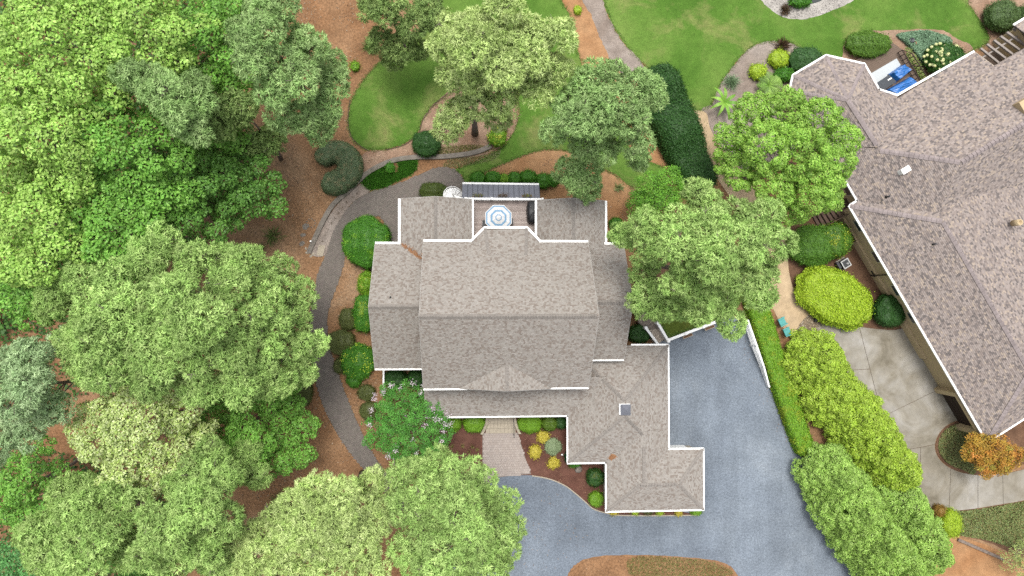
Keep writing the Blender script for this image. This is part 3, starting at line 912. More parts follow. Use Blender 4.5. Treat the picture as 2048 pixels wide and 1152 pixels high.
# walls
def gable_wall(x0, x1, y0, y1, ze, zr, axis):
    V, Fc = prism_vf(rect(x0, y0, x1, y1), 0, ze)
    n = len(V)
    if axis == 'x':
        V += [(x0, (y0 + y1) / 2, zr), (x1, (y0 + y1) / 2, zr)]
        Fc = Fc[1:] + [(4, 7, n), (5, n + 1, 6)]
    else:
        V += [((x0 + x1) / 2, y0, zr), ((x0 + x1) / 2, y1, zr)]
        Fc = Fc[1:] + [(4, n, 5), (7, 6, n + 1)]
    return mesh('wall', V, Fc, M['cream'], H1)
ins = 0.45
gable_wall(mx0 + .3, mx1 - .3, myS + ins, myN - ins, ZM - 0.2, ZMR - 0.6, 'x')
gable_wall(lx0 + .3, mx0 + .3, lyS + ins, lyN - ins, ZW - 0.2, ZWR - 0.6, 'x')
gable_wall(mx1 - .3, rx1 - .3, ryS + ins, ryN - ins, ZW - 0.2, ZWR - 0.9, 'x')
gable_wall(ax0 + ins, ax1 - ins, lyN - 1.2, ayN - .35, ZE - 0.2, ZER - 0.35, 'y')
gable_wall(cx0 + ins, cx1 - ins, ryN - 1.2, cyN - .35, ZE - 0.2, ZER - 0.35, 'y')
prism('wall', [(b1.x + .5, myN - .5), (b2.x + .2, b2.y - .45), (b3.x - .2, b2.y - .45), (b4.x - .5, myN - .5)], 0, ZM - 0.16, M['cream'], H1)
prism('wall', rect(qx0 + .4, qy0 + .4, qx1 - .4, qy1 - .4), 0, ZP - 0.12, M['cream'], H1)
prism('wall', rect(sx0 + .25, sy0 + .4, sx1 - .4, sy1 - .25), 0, ZP - 0.12, M['cream'], H1)
prism('wall', rect(px0 + .5, py0 + 2.2, qx0 + 1, py1 - .2), 0, ZP + 0.4, M['cream'], H1)
for i in range(5):
    x = px0 + 0.3 + i * (qx0 - px0 - 0.8) / 4
    lathe('porch_column', (x, py0 + 0.35, 0.0), [(0.16, 0), (0.16, 0.2), (0.11, 0.3), (0.10, 2.5), (0.15, 2.6), (0.15, 2.83)], M['white'], H1, 12)
# garage side window and trim seen under the eave
xw = sx0 + .25
w_ = prism('window', rect(xw - 0.05, sm - 0.9, xw - 0.01, sm + 0.7), 1.0, 2.3, M['white'], H1)
prism('pane', rect(xw - 0.07, sm - 0.8, xw - 0.05, sm + 0.6), 1.1, 2.2, M['glass'], w_)
d_ = prism('garage_door', rect(qx1 + 0.1, sy1 - .24, sx1 - 1.0, sy1 - .18), 0.05, 2.3, M['white'], H1)
# vents, flashing cap
def vent(px, py, z):
    c = P(px, py, z)
    v = lathe('vent_pipe', (c.x, c.y, z - 0.25), [(0.2, 0.0), (0.12, 0.12), (0.07, 0.14), (0.07, 0.5)], M['dark_metal'], H1, 12)
    return v
vent(781, 594, ZWR - 0.55); vent(1254, 585, ZWR - 0.95)
c = P(1250, 819, zq + 0.15)
vc = prism('roof_vent', rect(c.x - .5, c.y - .5, c.x + .5, c.y + .5), zq - 0.5, zq + 0.05, M['white'], H1)
mesh('cap', [(c.x - .42, c.y - .55, zq + .06), (c.x + .55, c.y - .55, zq + .06), (c.x + .55, c.y + .46, zq + .06), (c.x - .42, c.y + .46, zq + .06), (c.x + .08, c.y - .06, zq + .42)], [(0, 1, 4), (1, 2, 4), (2, 3, 4), (3, 0, 4), (3, 2, 1, 0)], M['metal_roof'], vc)
# pine straw caught in the valleys
def straw_patch(pts, n, seed, parent):
    r = np.random.default_rng(seed)
    pts = [Vector(p) for p in pts]
    c = []
    for i in range(n):
        a, b = r.random(), r.normal(0, 1)
        p = pts[0] + (pts[1] - pts[0]) * a
        s = (pts[1] - pts[0]).cross(Vector((0, 0, 1))).normalized()
        c.append(p + s * b * pts[2].x)
    c = np.array([tuple(x) for x in c])
    d = r.normal(0, 1, (n, 3)); d[:, 2] *= 0.15
    d /= np.linalg.norm(d, axis=1)[:, None]
    sd = np.cross(d, [0, 0, 1.0]); sd /= np.linalg.norm(sd, axis=1)[:, None]
    L, Wd = 0.16, 0.02
    q = np.stack([c - d * L / 2 - sd * Wd, c + d * L / 2 - sd * Wd, c + d * L / 2 + sd * Wd, c - d * L / 2 + sd * Wd], 1)
    col = np.array([C(176, 128, 92), C(158, 112, 80), C(190, 148, 112)])[r.integers(0, 3, n)]
    return tag(polys('fallen_straw', q, M['paver'], parent, col), kind='stuff')
vz = ZE + 0.1
va, vb = P(803, 489, ZE + 0.12), P(842, 518, ZE + 1.13)
straw_patch([va, vb, Vector((0.2, 0, 0))], 330, 3, r_lw)
vp = Vector((sx0 + 0.25, qy0 + 0.35, ZP + 0.27))
straw_patch([vp, vp + Vector((0.35, 0.5, 0.3)), Vector((0.16, 0, 0))], 260, 4, r_l)

# ------------------------------------------------------------------ deck, railing, lower metal roof, spiral stair
DZ = 2.8
DK = empty('deck', P(1008, 440, 0), 'raised plank deck between the two rear roof ells', 'deck')
dx0, dx1 = P(930, 400, DZ).x, P(1084, 400, DZ).x
dyN = P(1000, 398, DZ).y
dyS = P(1000, 487, DZ).y
prism('frame', rect(dx0, dyS, dx1, dyN), DZ - 0.3, DZ - 0.03, M['brown_wood'], DK)
y = dyS
bw = 0.14
bm_ = None
cols_b = [C(212, 196, 188), C(202, 186, 178), C(220, 206, 198)]
bmats = []
for i, cb in enumerate(cols_b):
    bmats.append(plain('deck_board_%s' % 'abc'[i], cb, 0.85, 0.2, 0.1, 3.0))
while y < dyN - bw:
    bar('board', (dx0, y + bw / 2, DZ), (dx1, y + bw / 2, DZ), bw - 0.014, 0.03, random.choice(bmats), DK)
    y += bw
RL = empty('deck_railing', P(1005, 396, DZ), 'white balustrade along the outer edge of the raised deck', 'railing')
ry = dyN - 0.12
rz = DZ + 1.0
bar('top_rail', (dx0, ry, rz), (dx1, ry, rz), 0.16, 0.06, M['white_rail'], RL)
bar('bottom_rail', (dx0, ry, DZ + 0.14), (dx1, ry, DZ + 0.14), 0.08, 0.06, M['white_rail'], RL)
xs_p = [dx0 + 0.06, dx0 + 0.06 + (dx1 - dx0) / 3, dx0 + 2 * (dx1 - dx0) / 3, dx1 - 0.06]
for x in xs_p:
    pst = bar('post', (x - 0.07, ry, rz + 0.08), (x + 0.07, ry, rz + 0.08), 0.14, 1.08, M['white_rail'], RL)
    bar('post_cap', (x - 0.11, ry, rz + 0.12), (x + 0.11, ry, rz + 0.12), 0.22, 0.04, M['white_rail'], pst)
x = dx0 + 0.18
while x < dx1 - 0.12:
    bar('baluster', (x - 0.02, ry, rz - 0.06), (x + 0.02, ry, rz - 0.06), 0.04, 0.85, M['white_rail'], RL)
    x += 0.125
bar('return_rail', (dx1 - 0.06, ry, rz), (dx1 - 0.06, ry - 1.2, rz), 0.12, 0.06, M['white_rail'], RL)
bar('skirt_board', (dx0, dyN + 0.06, DZ + 0.06), (dx1, dyN + 0.06, DZ + 0.06), 0.1, 0.3, M['white_rail'], RL)
# standing-seam roof below
MR = empty('metal_roof', P(1000, 380, 0), 'slate grey standing-seam metal roof just below the deck railing', 'roof')
m0, m1 = P(924, 396, 2.45), P(1080, 396, 2.45)
n0, n1 = P(925, 368, 1.9), P(1078, 370, 1.9)
NP = 15
V4 = []
for i in range(NP):
    t0, t1 = i / NP, (i + 1) / NP
    p0, p1 = m0.lerp(m1, t0), m0.lerp(m1, t1)
    q0, q1 = n0.lerp(n1, t0), n0.lerp(n1, t1)
    dz = Vector((0, 0, 0.04))
    mesh('panel', [p0, p1, q1, q0, p0 - dz, p1 - dz, q1 - dz, q0 - dz], [(0, 3, 2, 1), (4, 5, 6, 7), (0, 1, 5, 4), (3, 7, 6, 2), (1, 2, 6, 5), (0, 4, 7, 3)], M['metal_roof'], MR)
    bar('seam', p1 + Vector((0, 0, 0.04)), q1 + Vector((0, 0, 0.04)), 0.05, 0.05, M['seam'], MR)
bar('gutter', n0 + Vector((0, 0.08, 0.03)), n1 + Vector((0, 0.08, 0.03)), 0.18, 0.13, M['white'], MR)
wx0, wx1, wy0, wy1 = m0.x + 0.2, m1.x - 0.2, dyN - 2.0, n0.y - 0.5
prism('wall', rect(wx0, wy0, wx1, wy1), 0, 1.72, M['cream'], MR)
for i, px in enumerate((956, 1006, 1054)):
    c = P(px, 390, DZ + 0.55)
    pb = empty('planter_box', c, ['leftmost flower box hung on the deck railing, trailing green leaves', 'middle flower box hung on the deck railing, dark red leaves', 'flower box on the deck railing nearest the covered grill'][i], 'planter', 'flower boxes on the deck railing')
    prism('trough', rect(c.x - 0.45, dyN + 0.13, c.x + 0.45, dyN + 0.36), DZ + 0.35, DZ + 0.6, M['black'], pb)
    bars('hanger', [((c.x - 0.3, ry, rz + 0.02), (c.x - 0.3, dyN + 0.2, rz - 0.35), 0.03, 0.01), ((c.x + 0.3, ry, rz + 0.02), (c.x + 0.3, dyN + 0.2, rz - 0.35), 0.03, 0.01)], M['black_metal'], pb)
# spiral stair
SS = empty('spiral_stair', P(906, 388, 0), 'white spiral staircase at the corner of the raised deck', 'staircase')
sc = P(906, 389, DZ); sr = 0.95
tube('centre_pole', [(sc.x, sc.y, 0), (sc.x, sc.y, DZ + 1.1)], [0.07, 0.07], M['white_rail'], SS, 10)
NT = 13
rail, ang0 = [], math.radians(-10)
for i in range(NT):
    z = DZ * (i + 1) / (NT + 0.0)
    a = ang0 + i * math.radians(27)
    a2 = a + math.radians(29)
    pts = [(sc.x, sc.y)] + [(sc.x + sr * math.cos(a + (a2 - a) * k / 4), sc.y + sr * math.sin(a + (a2 - a) * k / 4)) for k in range(5)]
    prism('tread', pts, z - 0.05, z - 0.004 * (i % 2), M['white_rail'], SS)
    for k in (0.2, 0.7):
        b_ = a + (a2 - a) * k
        x, y_ = sc.x + sr * 0.97 * math.cos(b_), sc.y + sr * 0.97 * math.sin(b_)
        tube('baluster', [(x, y_, z - 0.05), (x, y_, z + 0.95)], [0.018, 0.018], M['white_rail'], SS, 6)
        rail.append((x, y_, z + 0.95))
tube('handrail', rail, [0.035] * len(rail), M['white_rail'], SS, 7)
# parasol
uc = P(997, 436, DZ + 2.3)
U = empty('parasol', (uc.x, uc.y, DZ), 'octagonal parasol with pale blue and white rings on the deck', 'parasol')
mu_w = plain('white_canvas', (0.44, 0.44, 0.44), 0.85, 0.1, 0.04)
mu_b = plain('pale_blue_canvas', C(150, 192, 226), 0.85, 0.1, 0.05)
tube('pole', [(uc.x, uc.y, DZ), (uc.x, uc.y, DZ + 2.85)], [0.03, 0.03], M['white'], U, 8)
Ru, zt, zb = 1.33, DZ + 2.75, DZ + 2.25
rings = [(0.0, .17, 0), (.17, .24, 1), (.24, .46, 0), (.46, .60, 1), (.60, .64, 0), (.64, .84, 0), (.84, .94, 1), (.94, 1.0, 0)]
for g in range(8):
    a, a2 = math.pi / 8 + g * math.pi / 4, math.pi / 8 + (g + 1) * math.pi / 4
    for (r0, r1, cidx) in rings:
        def up(r, an): return (uc.x + Ru * r * math.cos(an), uc.y + Ru * r * math.sin(an), zt + (zb - zt) * r - 0.06 * math.sin(math.pi * r))
        am = (a + a2) / 2
        def um(r): 
            k = math.cos(math.pi / 8)
            return (uc.x + Ru * r * k * math.cos(am), uc.y + Ru * r * k * math.sin(am), zt + (zb - zt) * r - 0.06 * math.sin(math.pi * r) - 0.025 * r)
        if r0 == 0: mesh('canopy_panel', [up(0, a), up(r1, a), um(r1), up(r1, a2)], [(0, 1, 2), (0, 2, 3)], (mu_w, mu_b)[cidx], U)
        else: mesh('canopy_panel', [up(r0, a), up(r1, a), um(r1), up(r1, a2), up(r0, a2), um(r0)], [(0, 1, 2, 5), (5, 2, 3, 4)], (mu_w, mu_b)[cidx], U)
    bar('rib', (uc.x, uc.y, zt - 0.12), (uc.x + Ru * 0.97 * math.cos(a), uc.y + Ru * 0.97 * math.sin(a), zb - 0.05), 0.02, 0.02, M['white'], U)
tb = empty('patio_table', (uc.x, uc.y, DZ), 'round dark patio table under the striped parasol', 'table')
lathe('table_top', (uc.x, uc.y, DZ + 0.70), [(0.60, 0), (0.62, 0.03)], M['black_metal'], tb, 24)
lathe('base', (uc.x, uc.y, DZ), [(0.28, 0), (0.28, 0.05), (0.05, 0.1), (0.05, 0.7)], M['black_metal'], tb, 16)
def patio_chair(loc, rz_, label):
    ch = empty('patio_chair', loc, label, 'chair', 'chairs at the parasol table')
    ca, sa = math.cos(rz_), math.sin(rz_)
    def T(x, y_, z): return (loc[0] + x * ca - y_ * sa, loc[1] + x * sa + y_ * ca, loc[2] + z)
    def bx(nm, x0, x1, y0, y1, z0, z1, mt):
        V = [T(x, y_, z) for z in (z0, z1) for (x, y_) in ((x0, y0), (x1, y0), (x1, y1), (x0, y1))]
        mesh(nm, V, [(3, 2, 1, 0), (4, 5, 6, 7), (0, 1, 5, 4), (1, 2, 6, 5), (2, 3, 7, 6), (3, 0, 4, 7)], mt, ch)
    bx('seat', -.25, .25, -.25, .25, .40, .46, M['black_metal'])
    bx('cushion', -.21, .19, -.2, .2, .46, .51, M['ac_grey'] if 'pale' in label else M['black'])
    bx('backrest', .22, .28, -.25, .25, .46, .95, M['black_metal'])
    for y_ in (-.27, .24): bx('armrest', -.2, .26, y_, y_ + .05, .62, .66, M['black_metal'])
    for x in (-.24, .2):
        for y_ in (-.25, .21): bx('leg', x, x + .04, y_, y_ + .04, 0, .40, M['black_metal'])
patio_chair((uc.x + 1.18, uc.y - 0.12, DZ), 0.0, 'black patio chair with a pale cushion, on the grill side of the parasol')
patio_chair((uc.x - 1.2, uc.y - 0.3, DZ), math.pi, 'black patio chair on the side of the parasol facing the spiral stair')
# covered grill
gc = P(1066, 424, DZ + 0.8)
GR = empty('covered_grill', (gc.x, gc.y, DZ), 'grill under a lumpy black cover at the edge of the deck', 'grill')
V, Fc = [], []
nn_, lev = 36, [(0.0, 1.03), (0.5, 1.0), (0.85, 0.98), (1.0, 0.9), (1.08, 0.6), (1.10, 0.0)]
for (z, s) in lev:
    for k in range(nn_):
        a = 2 * math.pi * k / nn_
        ex = 0.55
        x = math.copysign(abs(math.cos(a)) ** ex, math.cos(a)) * 0.56 * s
        y_ = math.copysign(abs(math.sin(a)) ** ex, math.sin(a)) * 1.05 * s
        f = 1 + 0.05 * math.sin(k * 3.1 + 1) * (1 - z * 0.5)
        V.append((gc.x + x * f, gc.y + y_ * f, DZ + z + 0.12 * (abs(y_) < 0.5) * (z > 0.9)))
for i in range(len(lev) - 1):
    for k in range(nn_):
        l = (k + 1) % nn_
        Fc.append((i * nn_ + k, i * nn_ + l, (i + 1) * nn_ + l, (i + 1) * nn_ + k))
mesh('cover', V, Fc, M['black'], GR, True)
bar('handle', (gc.x - 0.3, gc.y + 0.35, DZ + 1.2), (gc.x - 0.26, gc.y + 0.5, DZ + 1.2), 0.04, 0.04, M['ac_grey'], GR)

# ------------------------------------------------------------------ entry steps
ES = empty('entry_steps', P(1002, 850, 0), 'pale stone entry steps with curved side walls below the porch', 'steps')
sxa, sxb = P(978, 850, .3).x, P(1025, 850, .3).x
ytop = P(1000, 826, .6).y
ybot = P(1000, 866, 0).y
NS = 4
for i in range(NS):
    z1 = 0.17 * (NS - i)
    y1_ = ytop - (ytop - ybot) * (i + 1) / NS
    y0_ = ytop - (ytop - ybot) * i / NS if i else ytop + 1.8
    fl = 0.32 * (i + 1) / NS
    nt_ = 8
    for k in range(nt_):
        xa = sxa - fl + (sxb - sxa + 2 * fl) * k / nt_
        xb = sxa - fl + (sxb - sxa + 2 * fl) * (k + 1) / nt_
        prism('tread_stone', rect(xa + 0.006, y1_, xb - 0.006, y0_ - 0.012), 0.0, z1 - random.uniform(0, 0.006), M['stone'], ES)
for s, xr in ((-1, sxa), (1, sxb)):
    pts = []
    for i in range(9):
        t = i / 8
        yy = ytop + 0.3 - (ytop + 0.35 - ybot) * t
        xx = xr + s * (0.12 + 0.62 * t ** 2.2)
        pts.append((xx, yy))
    for i in range(8):
        (xa, ya), (xb, yb) = pts[i], pts[i + 1]
        prism('cheek_stone', [(xa - .14, ya), (xa + .14, ya), (xb + .14, yb + 0.012), (xb - .14, yb + 0.012)], 0.0, 0.95 - 0.065 * i, M['stone'], ES)
hx = P(1028, 850, 0.9).x
tube('handrail', [(hx - 0.06, ytop + 0.2, 1.55), (hx, ybot - 0.1, 0.95), (hx, ybot - 0.3, 0.95)], [0.03] * 3, M['black_metal'], ES, 8)
tube('rail_post', [(hx, ybot - 0.12, 0.03), (hx, ybot - 0.12, 0.95)], [0.025] * 2, M['black_metal'], ES, 8)
tube('rail_post', [(hx - 0.05, ytop + 0.05, 0.6), (hx - 0.05, ytop + 0.05, 1.5)], [0.025] * 2, M['black_metal'], ES, 8)

# ------------------------------------------------------------------ terrace, its steps and walls
TZ = 0.9
tpoly = px_poly([(1336, 680), (1385, 660), (1432, 641), (1470, 622), (1520, 560), (1420, 470), (1300, 480), (1262, 600), (1284, 655), (1297, 655), (1313, 645), (1334, 678)], TZ, False)
trc = prism('terrace', tpoly, 0.0, TZ, M['brown_soil']); tag(trc, kind='structure')
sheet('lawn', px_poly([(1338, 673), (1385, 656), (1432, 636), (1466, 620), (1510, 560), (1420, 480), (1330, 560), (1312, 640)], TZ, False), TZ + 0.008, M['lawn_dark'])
pw = sheet('terrace_walk', TW, TZ + 0.012, M['grey_stone'])
pavers('pavers', TW, TZ + 0.03, 0.24, 0.16, [C(150, 138, 128), C(164, 152, 140), C(140, 130, 122)], pw, ang=0.7)
W1 = empty('terrace_wall', P(1385, 663, 0), 'white board wall with a capped top along the upper end of the gravel drive', 'wall')
t0, t1 = P(1337, 680, 1.05), P(1442, 640, 1.05)
bar('cap', t0, t1, 0.26, 0.06, M['white_rail'], W1)
bar('panel', t0 - Vector((0, 0, 0.06)), t1 - Vector((0, 0, 0.06)), 0.16, 0.99, M['white_rail'], W1)
for k in range(4):
    c = t0.lerp(t1, k / 3)
    d = (t1 - t0).normalized()
    bar('post', c - d * 0.12 + Vector((0, 0, .08)), c + d * 0.12 + Vector((0, 0, .08)), 0.3, 1.12, M['white_rail'], W1)
dn = Vector((-(t1 - t0).y, (t1 - t0).x, 0)).normalized()
for i, k in enumerate((0.36, 0.78)):
    c = t0.lerp(t1, k) - dn * 0.36
    d = (t1 - t0).normalized()
    pb = empty('planter_box', (c.x, c.y, 0.5), ['soil-filled planter box on the white terrace wall, nearer the steps', 'soil-filled planter box on the white terrace wall, nearer the big pine'][i], 'planter', 'planter boxes on the terrace wall')
    a, b = Vector((c.x, c.y, 0.78)) - d * 0.52, Vector((c.x, c.y, 0.78)) + d * 0.52
    bar('trough', a, b, 0.30, 0.28, M['stone'], pb)
    bar('soil', a + d * 0.05 + Vector((0, 0, .004)), b - d * 0.05 + Vector((0, 0, .004)), 0.2, 0.02, M['brown_soil'], pb)
ST = empty('terrace_steps', P(1312, 668, 0), 'plank steps between white side walls, climbing from the gravel drive', 'steps')
qa, qb = P(1333, 684, 0.1), P(1298, 648, TZ)
qc, qd = P(1318, 688, 0.1), P(1296, 655, TZ)
la, lb = P(1330, 678, 0.2), P(1312, 648, 0.85)   # upper-right side
ma, mb = P(1316, 688, 0.2), P(1297, 658, 0.85)   # lower-left side
for i in range(6):
    f0, f1 = i / 6, (i + 1) / 6
    p0, p1 = la.lerp(lb, f0), la.lerp(lb, f1)
    r0, r1 = ma.lerp(mb, f0), ma.lerp(mb, f1)
    prism('tread', [(p0.x, p0.y), (p1.x, p1.y), (r1.x, r1.y), (r0.x, r0.y)], 0.0, 0.15 * (i + 1) - 0.002, M['step_wood'], ST)
for (a, b) in ((P(1337, 682, 1.0), P(1316, 646, 1.75)), (P(1318, 691, 1.0), P(1292, 656, 1.75))):
    d = (b - a).normalized()
    V = box_v(a, b, 0.24, 0.06)
    mesh('side_cap', V, BOXF, M['white_rail'], ST)
    s = d.cross(Vector((0, 0, 1))).normalized() * 0.08
    mesh('side_wall', [(a - s)[:2] + (0.0,) if False else (a.x - s.x, a.y - s.y, 0), (a.x + s.x, a.y + s.y, 0), (b.x + s.x, b.y + s.y, 0), (b.x - s.x, b.y - s.y, 0),
                       (a.x - s.x, a.y - s.y, a.z - .06), (a.x + s.x, a.y + s.y, a.z - .06), (b.x + s.x, b.y + s.y, b.z - .06), (b.x - s.x, b.y - s.y, b.z - .06)],
         [(3, 2, 1, 0), (4, 5, 6, 7), (0, 1, 5, 4), (1, 2, 6, 5), (2, 3, 7, 6), (3, 0, 4, 7)], M['white_rail'], ST)
    for e in (a, b):
        bar('newel', Vector((e.x - .14, e.y, e.z + .1)), Vector((e.x + .14, e.y, e.z + .1)), 0.28, e.z + 0.1, M['white_rail'], ST)
# fence beside the gravel drive
FN = empty('rail_fence', P(1512, 700, 0), 'white three-rail fence along the hedge side of the gravel drive', 'fence')
fpts = [P(1484, 640, 0), P(1500, 690, 0), P(1518, 732, 0), P(1534, 772, 0)]
hts = [1.55, 1.75, 1.25, 0.55]
for k in range(3):
    a, b = fpts[k], fpts[k + 1]
    for zf in (0.35, 0.68, 1.0):
        bar('rail', a + Vector((0, 0, hts[k] * zf)), b + Vector((0, 0, hts[k + 1] * zf)), 0.17, 0.14, M['white_rail'], FN)
for k in range(4):
    p = fpts[k]
    bar('post', p + Vector((-.07, 0, hts[k] + .06)), p + Vector((.07, 0, hts[k] + .06)), 0.14, hts[k] + .06, M['white_rail'], FN)
# low white rail beside the left wing
FN2 = empty('picket_rail', P(767, 762, 0), 'short white rail running off the corner of the left wing by the pink-flowered shrub', 'fence')
a, b = P(767, 738, 1.0), P(767, 790, 1.0)
bar('top_rail', a, b, 0.16, 0.08, M['white_rail'], FN2)
bar('bottom_rail', a - Vector((0, 0, .75)), b - Vector((0, 0, .75)), 0.06, 0.08, M['white_rail'], FN2)
for k in range(12):
    c = a.lerp(b, (k + .5) / 12)
    bar('picket', c + Vector((-.02, 0, -.08)), c + Vector((.02, 0, -.08)), 0.05, 0.9, M['white_rail'], FN2)
for c in (a, b): bar('post', c + Vector((-.07, 0, .06)), c + Vector((.07, 0, .06)), 0.14, 1.06, M['white_rail'], FN2)
# ------------------------------------------------------------------ doors and windows in the walls
def wall_window(x, y, z, w, h, axis, out, door=False):
    """framed window (or door) on a wall face; axis 'x' runs along x"""
    def pr(nm, a0, a1, d0, d1, z0, z1, mt, par):
        lo, hi = sorted((d0, d1))
        return prism(nm, rect(a0, lo, a1, hi) if axis == 'x' else rect(lo, a0, hi, a1), z0, z1, mt, par)
    a, d = (x, y) if axis == 'x' else (y, x)
    f = pr('door' if door else 'window', a - w / 2, a + w / 2, d + out * 0.01, d + out * 0.07, z, z + h, M['white'], H1)
    if door:
        pr('panel', a - w / 2 + .1, a + w / 2 - .1, d + out * .07, d + out * .09, z + .08, z + h - .12, M['door_brown'], f)
        pr('handle', a + w / 2 - .24, a + w / 2 - .2, d + out * .09, d + out * .13, z + .95, z + 1.15, M['black_metal'], f)
    else:
        for s in (-1, 1):
            m_ = a + s * w / 4
            pr('pane', m_ - w / 4 + .06, m_ + w / 4 - .03, d + out * .07, d + out * .085, z + .1, z + h - .1, M['glass'], f)
        pr('sill', a - w / 2 - .06, a + w / 2 + .06, d + out * .07, d + out * .16, z - .06, z, M['white'], f)
yp = py0 + 2.2
wall_window((sxa + sxb) / 2, yp, 0.7, 1.2, 2.2, 'x', -1, True)
for dx in (-5.6, -3.4, 3.0, 5.0): wall_window((sxa + sxb) / 2 + dx, yp, 1.2, 1.2, 1.6, 'x', -1)
for dx in (1.4, 3.2): wall_window(lx0 + dx, lyS + ins, 1.3, 1.1, 1.6, 'x', -1)
for dy in (-3.2, 0.0, 3.2): wall_window(lx0 + .3, (lyS + lyN) / 2 + dy, 1.3, 1.1, 1.6, 'y', -1)
for dy in (-2.6, 2.6): wall_window(rx1 - .3, (ryS + ryN) / 2 + dy, 1.3, 1.1, 1.6, 'y', 1)
wall_window((ax0 + ax1) / 2, ayN - .35, 3.0, 1.8, 1.3, 'x', 1)
wall_window((cx0 + cx1) / 2, cyN - .35, 1.3, 1.8, 1.6, 'x', 1)
wall_window((b2.x + b3.x) / 2, b2.y - .45, DZ + 0.6, 2.2, 1.8, 'x', 1)
for k in (0.3, 0.68):
    yy = qy1 - (qy1 - sy1) * k
    g_ = prism('garage_door', rect(qx1 - .4, yy - 1.4, qx1 - .34, yy + 1.4), 0.05, 2.4, M['white'], H1)
    for j in range(4): prism('door_panel', rect(qx1 - .34, yy - 1.3, qx1 - .32, yy + 1.3), 0.12 + j * .56, 0.62 + j * .56, M['white_rail'], g_)
wall_window((sx0 + sx1) / 2, sy0 + .4, 1.1, 1.8, 1.4, 'x', -1)
# ------------------------------------------------------------------ neighbour's house
NZ = 3.8
G0 = P(1700, 412, NZ)
GE = P(1975, 883, NZ)
GL = (GE - G0).length
NU = (GE - G0) / GL
NV = Vector((-NU.y, NU.x, 0))
def NB(u, v, z): return Vector((G0.x + NU.x * u + NV.x * v, G0.y + NU.y * u + NV.y * v, z))
def uv_of(p): 
    d = Vector((p.x - G0.x, p.y - G0.y, 0))
    return d.dot(NU), d.dot(NV)
H2 = empty('neighbouring_house', P(1800, 500, 0), 'beige house under a wide mottled pinkish-brown hip roof at the right edge', 'house')
TAB2, EX2 = (0.13, 0.30), 0.16
# garage range
rg, sg = 5.3, 0.6
zg = NZ + rg * sg
ve = 22.0
c00, cL0, cLe, c0e = NB(0, 0, NZ), NB(GL, 0, NZ), NB(GL, ve, NZ), NB(0, ve, NZ)
g0, g1_ = NB(rg, rg, zg), NB(GL - rg, rg, zg)
rn1 = roof('roof', [[c00, cL0, g1_, g0], [cL0, cLe, g1_], [c00, g0, c0e], [cLe, c0e, g0, g1_]], H2, PAL2, seed=31, tab=TAB2, expo=EX2)
# main range
uN, vN = uv_of(P(1648, 285, NZ))
rr, sn = 7.8, 0.58
zn = NZ + rr * sn
vB = uv_of(P(1947, 100, NZ))[1]
vE = 40
stepu = 2.1
m_ = [NB(uN, vN, NZ), NB(uN, vB, NZ), NB(uN + stepu, vB, NZ + stepu * sn), NB(uN + stepu, vE, NZ + stepu * sn), NB(uN + rr, vE, zn), NB(uN + rr, vN + rr, zn)]
w_f = [NB(uN, vN, NZ), NB(uN + rr, vN + rr, zn), NB(uN + 2 * rr, vN, NZ)]
s_f = [NB(uN + 2 * rr, vN, NZ), NB(uN + rr, vN + rr, zn), NB(uN + rr, vE, zn), NB(uN + 2 * rr, vE, NZ)]
rn2 = roof('roof', [m_, w_f, s_f], H2, PAL2, seed=32, tab=TAB2, expo=EX2)
# many-sided end over the garden room
oc = P(1696, 200, 5.75)
oe = [P(1795, 192, NZ), P(1757, 180, NZ), P(1728, 129, NZ), P(1652, 112, NZ), P(1587, 151, NZ), P(1580, 182, NZ), P(1604, 232, NZ), P(1650, 290, NZ)]
kk = P(1757, 295, 5.75)
fo = [[oe[i], oe[i + 1], oc] for i in range(len(oe) - 1)]
for f in fo:
    for p in f[:2]: p.z = NZ + 0.012
fo += [[oe[0], oc, kk], [oc, oe[7], kk]]
rn3 = roof('roof', fo, H2, PAL2, seed=33, tab=TAB2, expo=EX2)
# far range beyond the pergola
f0 = P(2028, 51, NZ)
fu, fv = uv_of(f0)
fw, fl = 9.0, 14.0
rn4 = roof('roof', [[NB(fu, fv, NZ), NB(fu, fv + fl, NZ), NB(fu + 4, fv + fl, NZ + 2.2), NB(fu + 4, fv, NZ + 2.2)], [NB(fu + 8, fv, NZ), NB(fu + 8, fv + fl, NZ), NB(fu + 4, fv + fl, NZ + 2.2), NB(fu + 4, fv, NZ + 2.2)]], H2, PAL2, seed=34, tab=TAB2, expo=EX2)
def caps2(p, q, par, half=0.24, drop=0.08): ridge_caps(p, q, par, half, drop, 0.42, M['cap2'], 'n%.2f' % drop)
caps2(c00, g0, rn1, 0.22, 0.06); caps2(g0, g1_, rn1, 0.24, 0.12); caps2(cL0, g1_, rn1, 0.22, 0.06)
hipN0 = NB(uN, vN, NZ); hipN1 = NB(uN + rr, vN + rr, zn)
caps2(hipN0.lerp(hipN1, 0.42), hipN1, rn2, 0.24, 0.08)
caps2(hipN1, NB(uN + rr, vN + rr + 12, zn), rn2, 0.24, 0.12)
caps2(oc, kk, rn3, 0.22, 0.08)
for i in (2, 3, 4, 5): caps2(oe[i], oc, rn3, 0.18, 0.05)
def ng(p, q, w=0.16):
    p, q = Vector(p), Vector(q)
    bar('gutter', p + Vector((0, 0, .03)), q + Vector((0, 0, .03)), w, 0.13, M['white'], H2)
o_ = -NV * 0.09
ng(c00 + o_ - NU * .1, cL0 + o_ + NU * .1, 0.18)
ng(c00 - NU * 0.09, NB(0, vN + 0.15, NZ) - NU * 0.09, 0.18)
ng(cL0 + NU * 0.09, cLe + NU * 0.09, 0.16)
ng(NB(uN + 4.2, vN, NZ) + o_, NB(0, vN, NZ) + o_, 0.16)
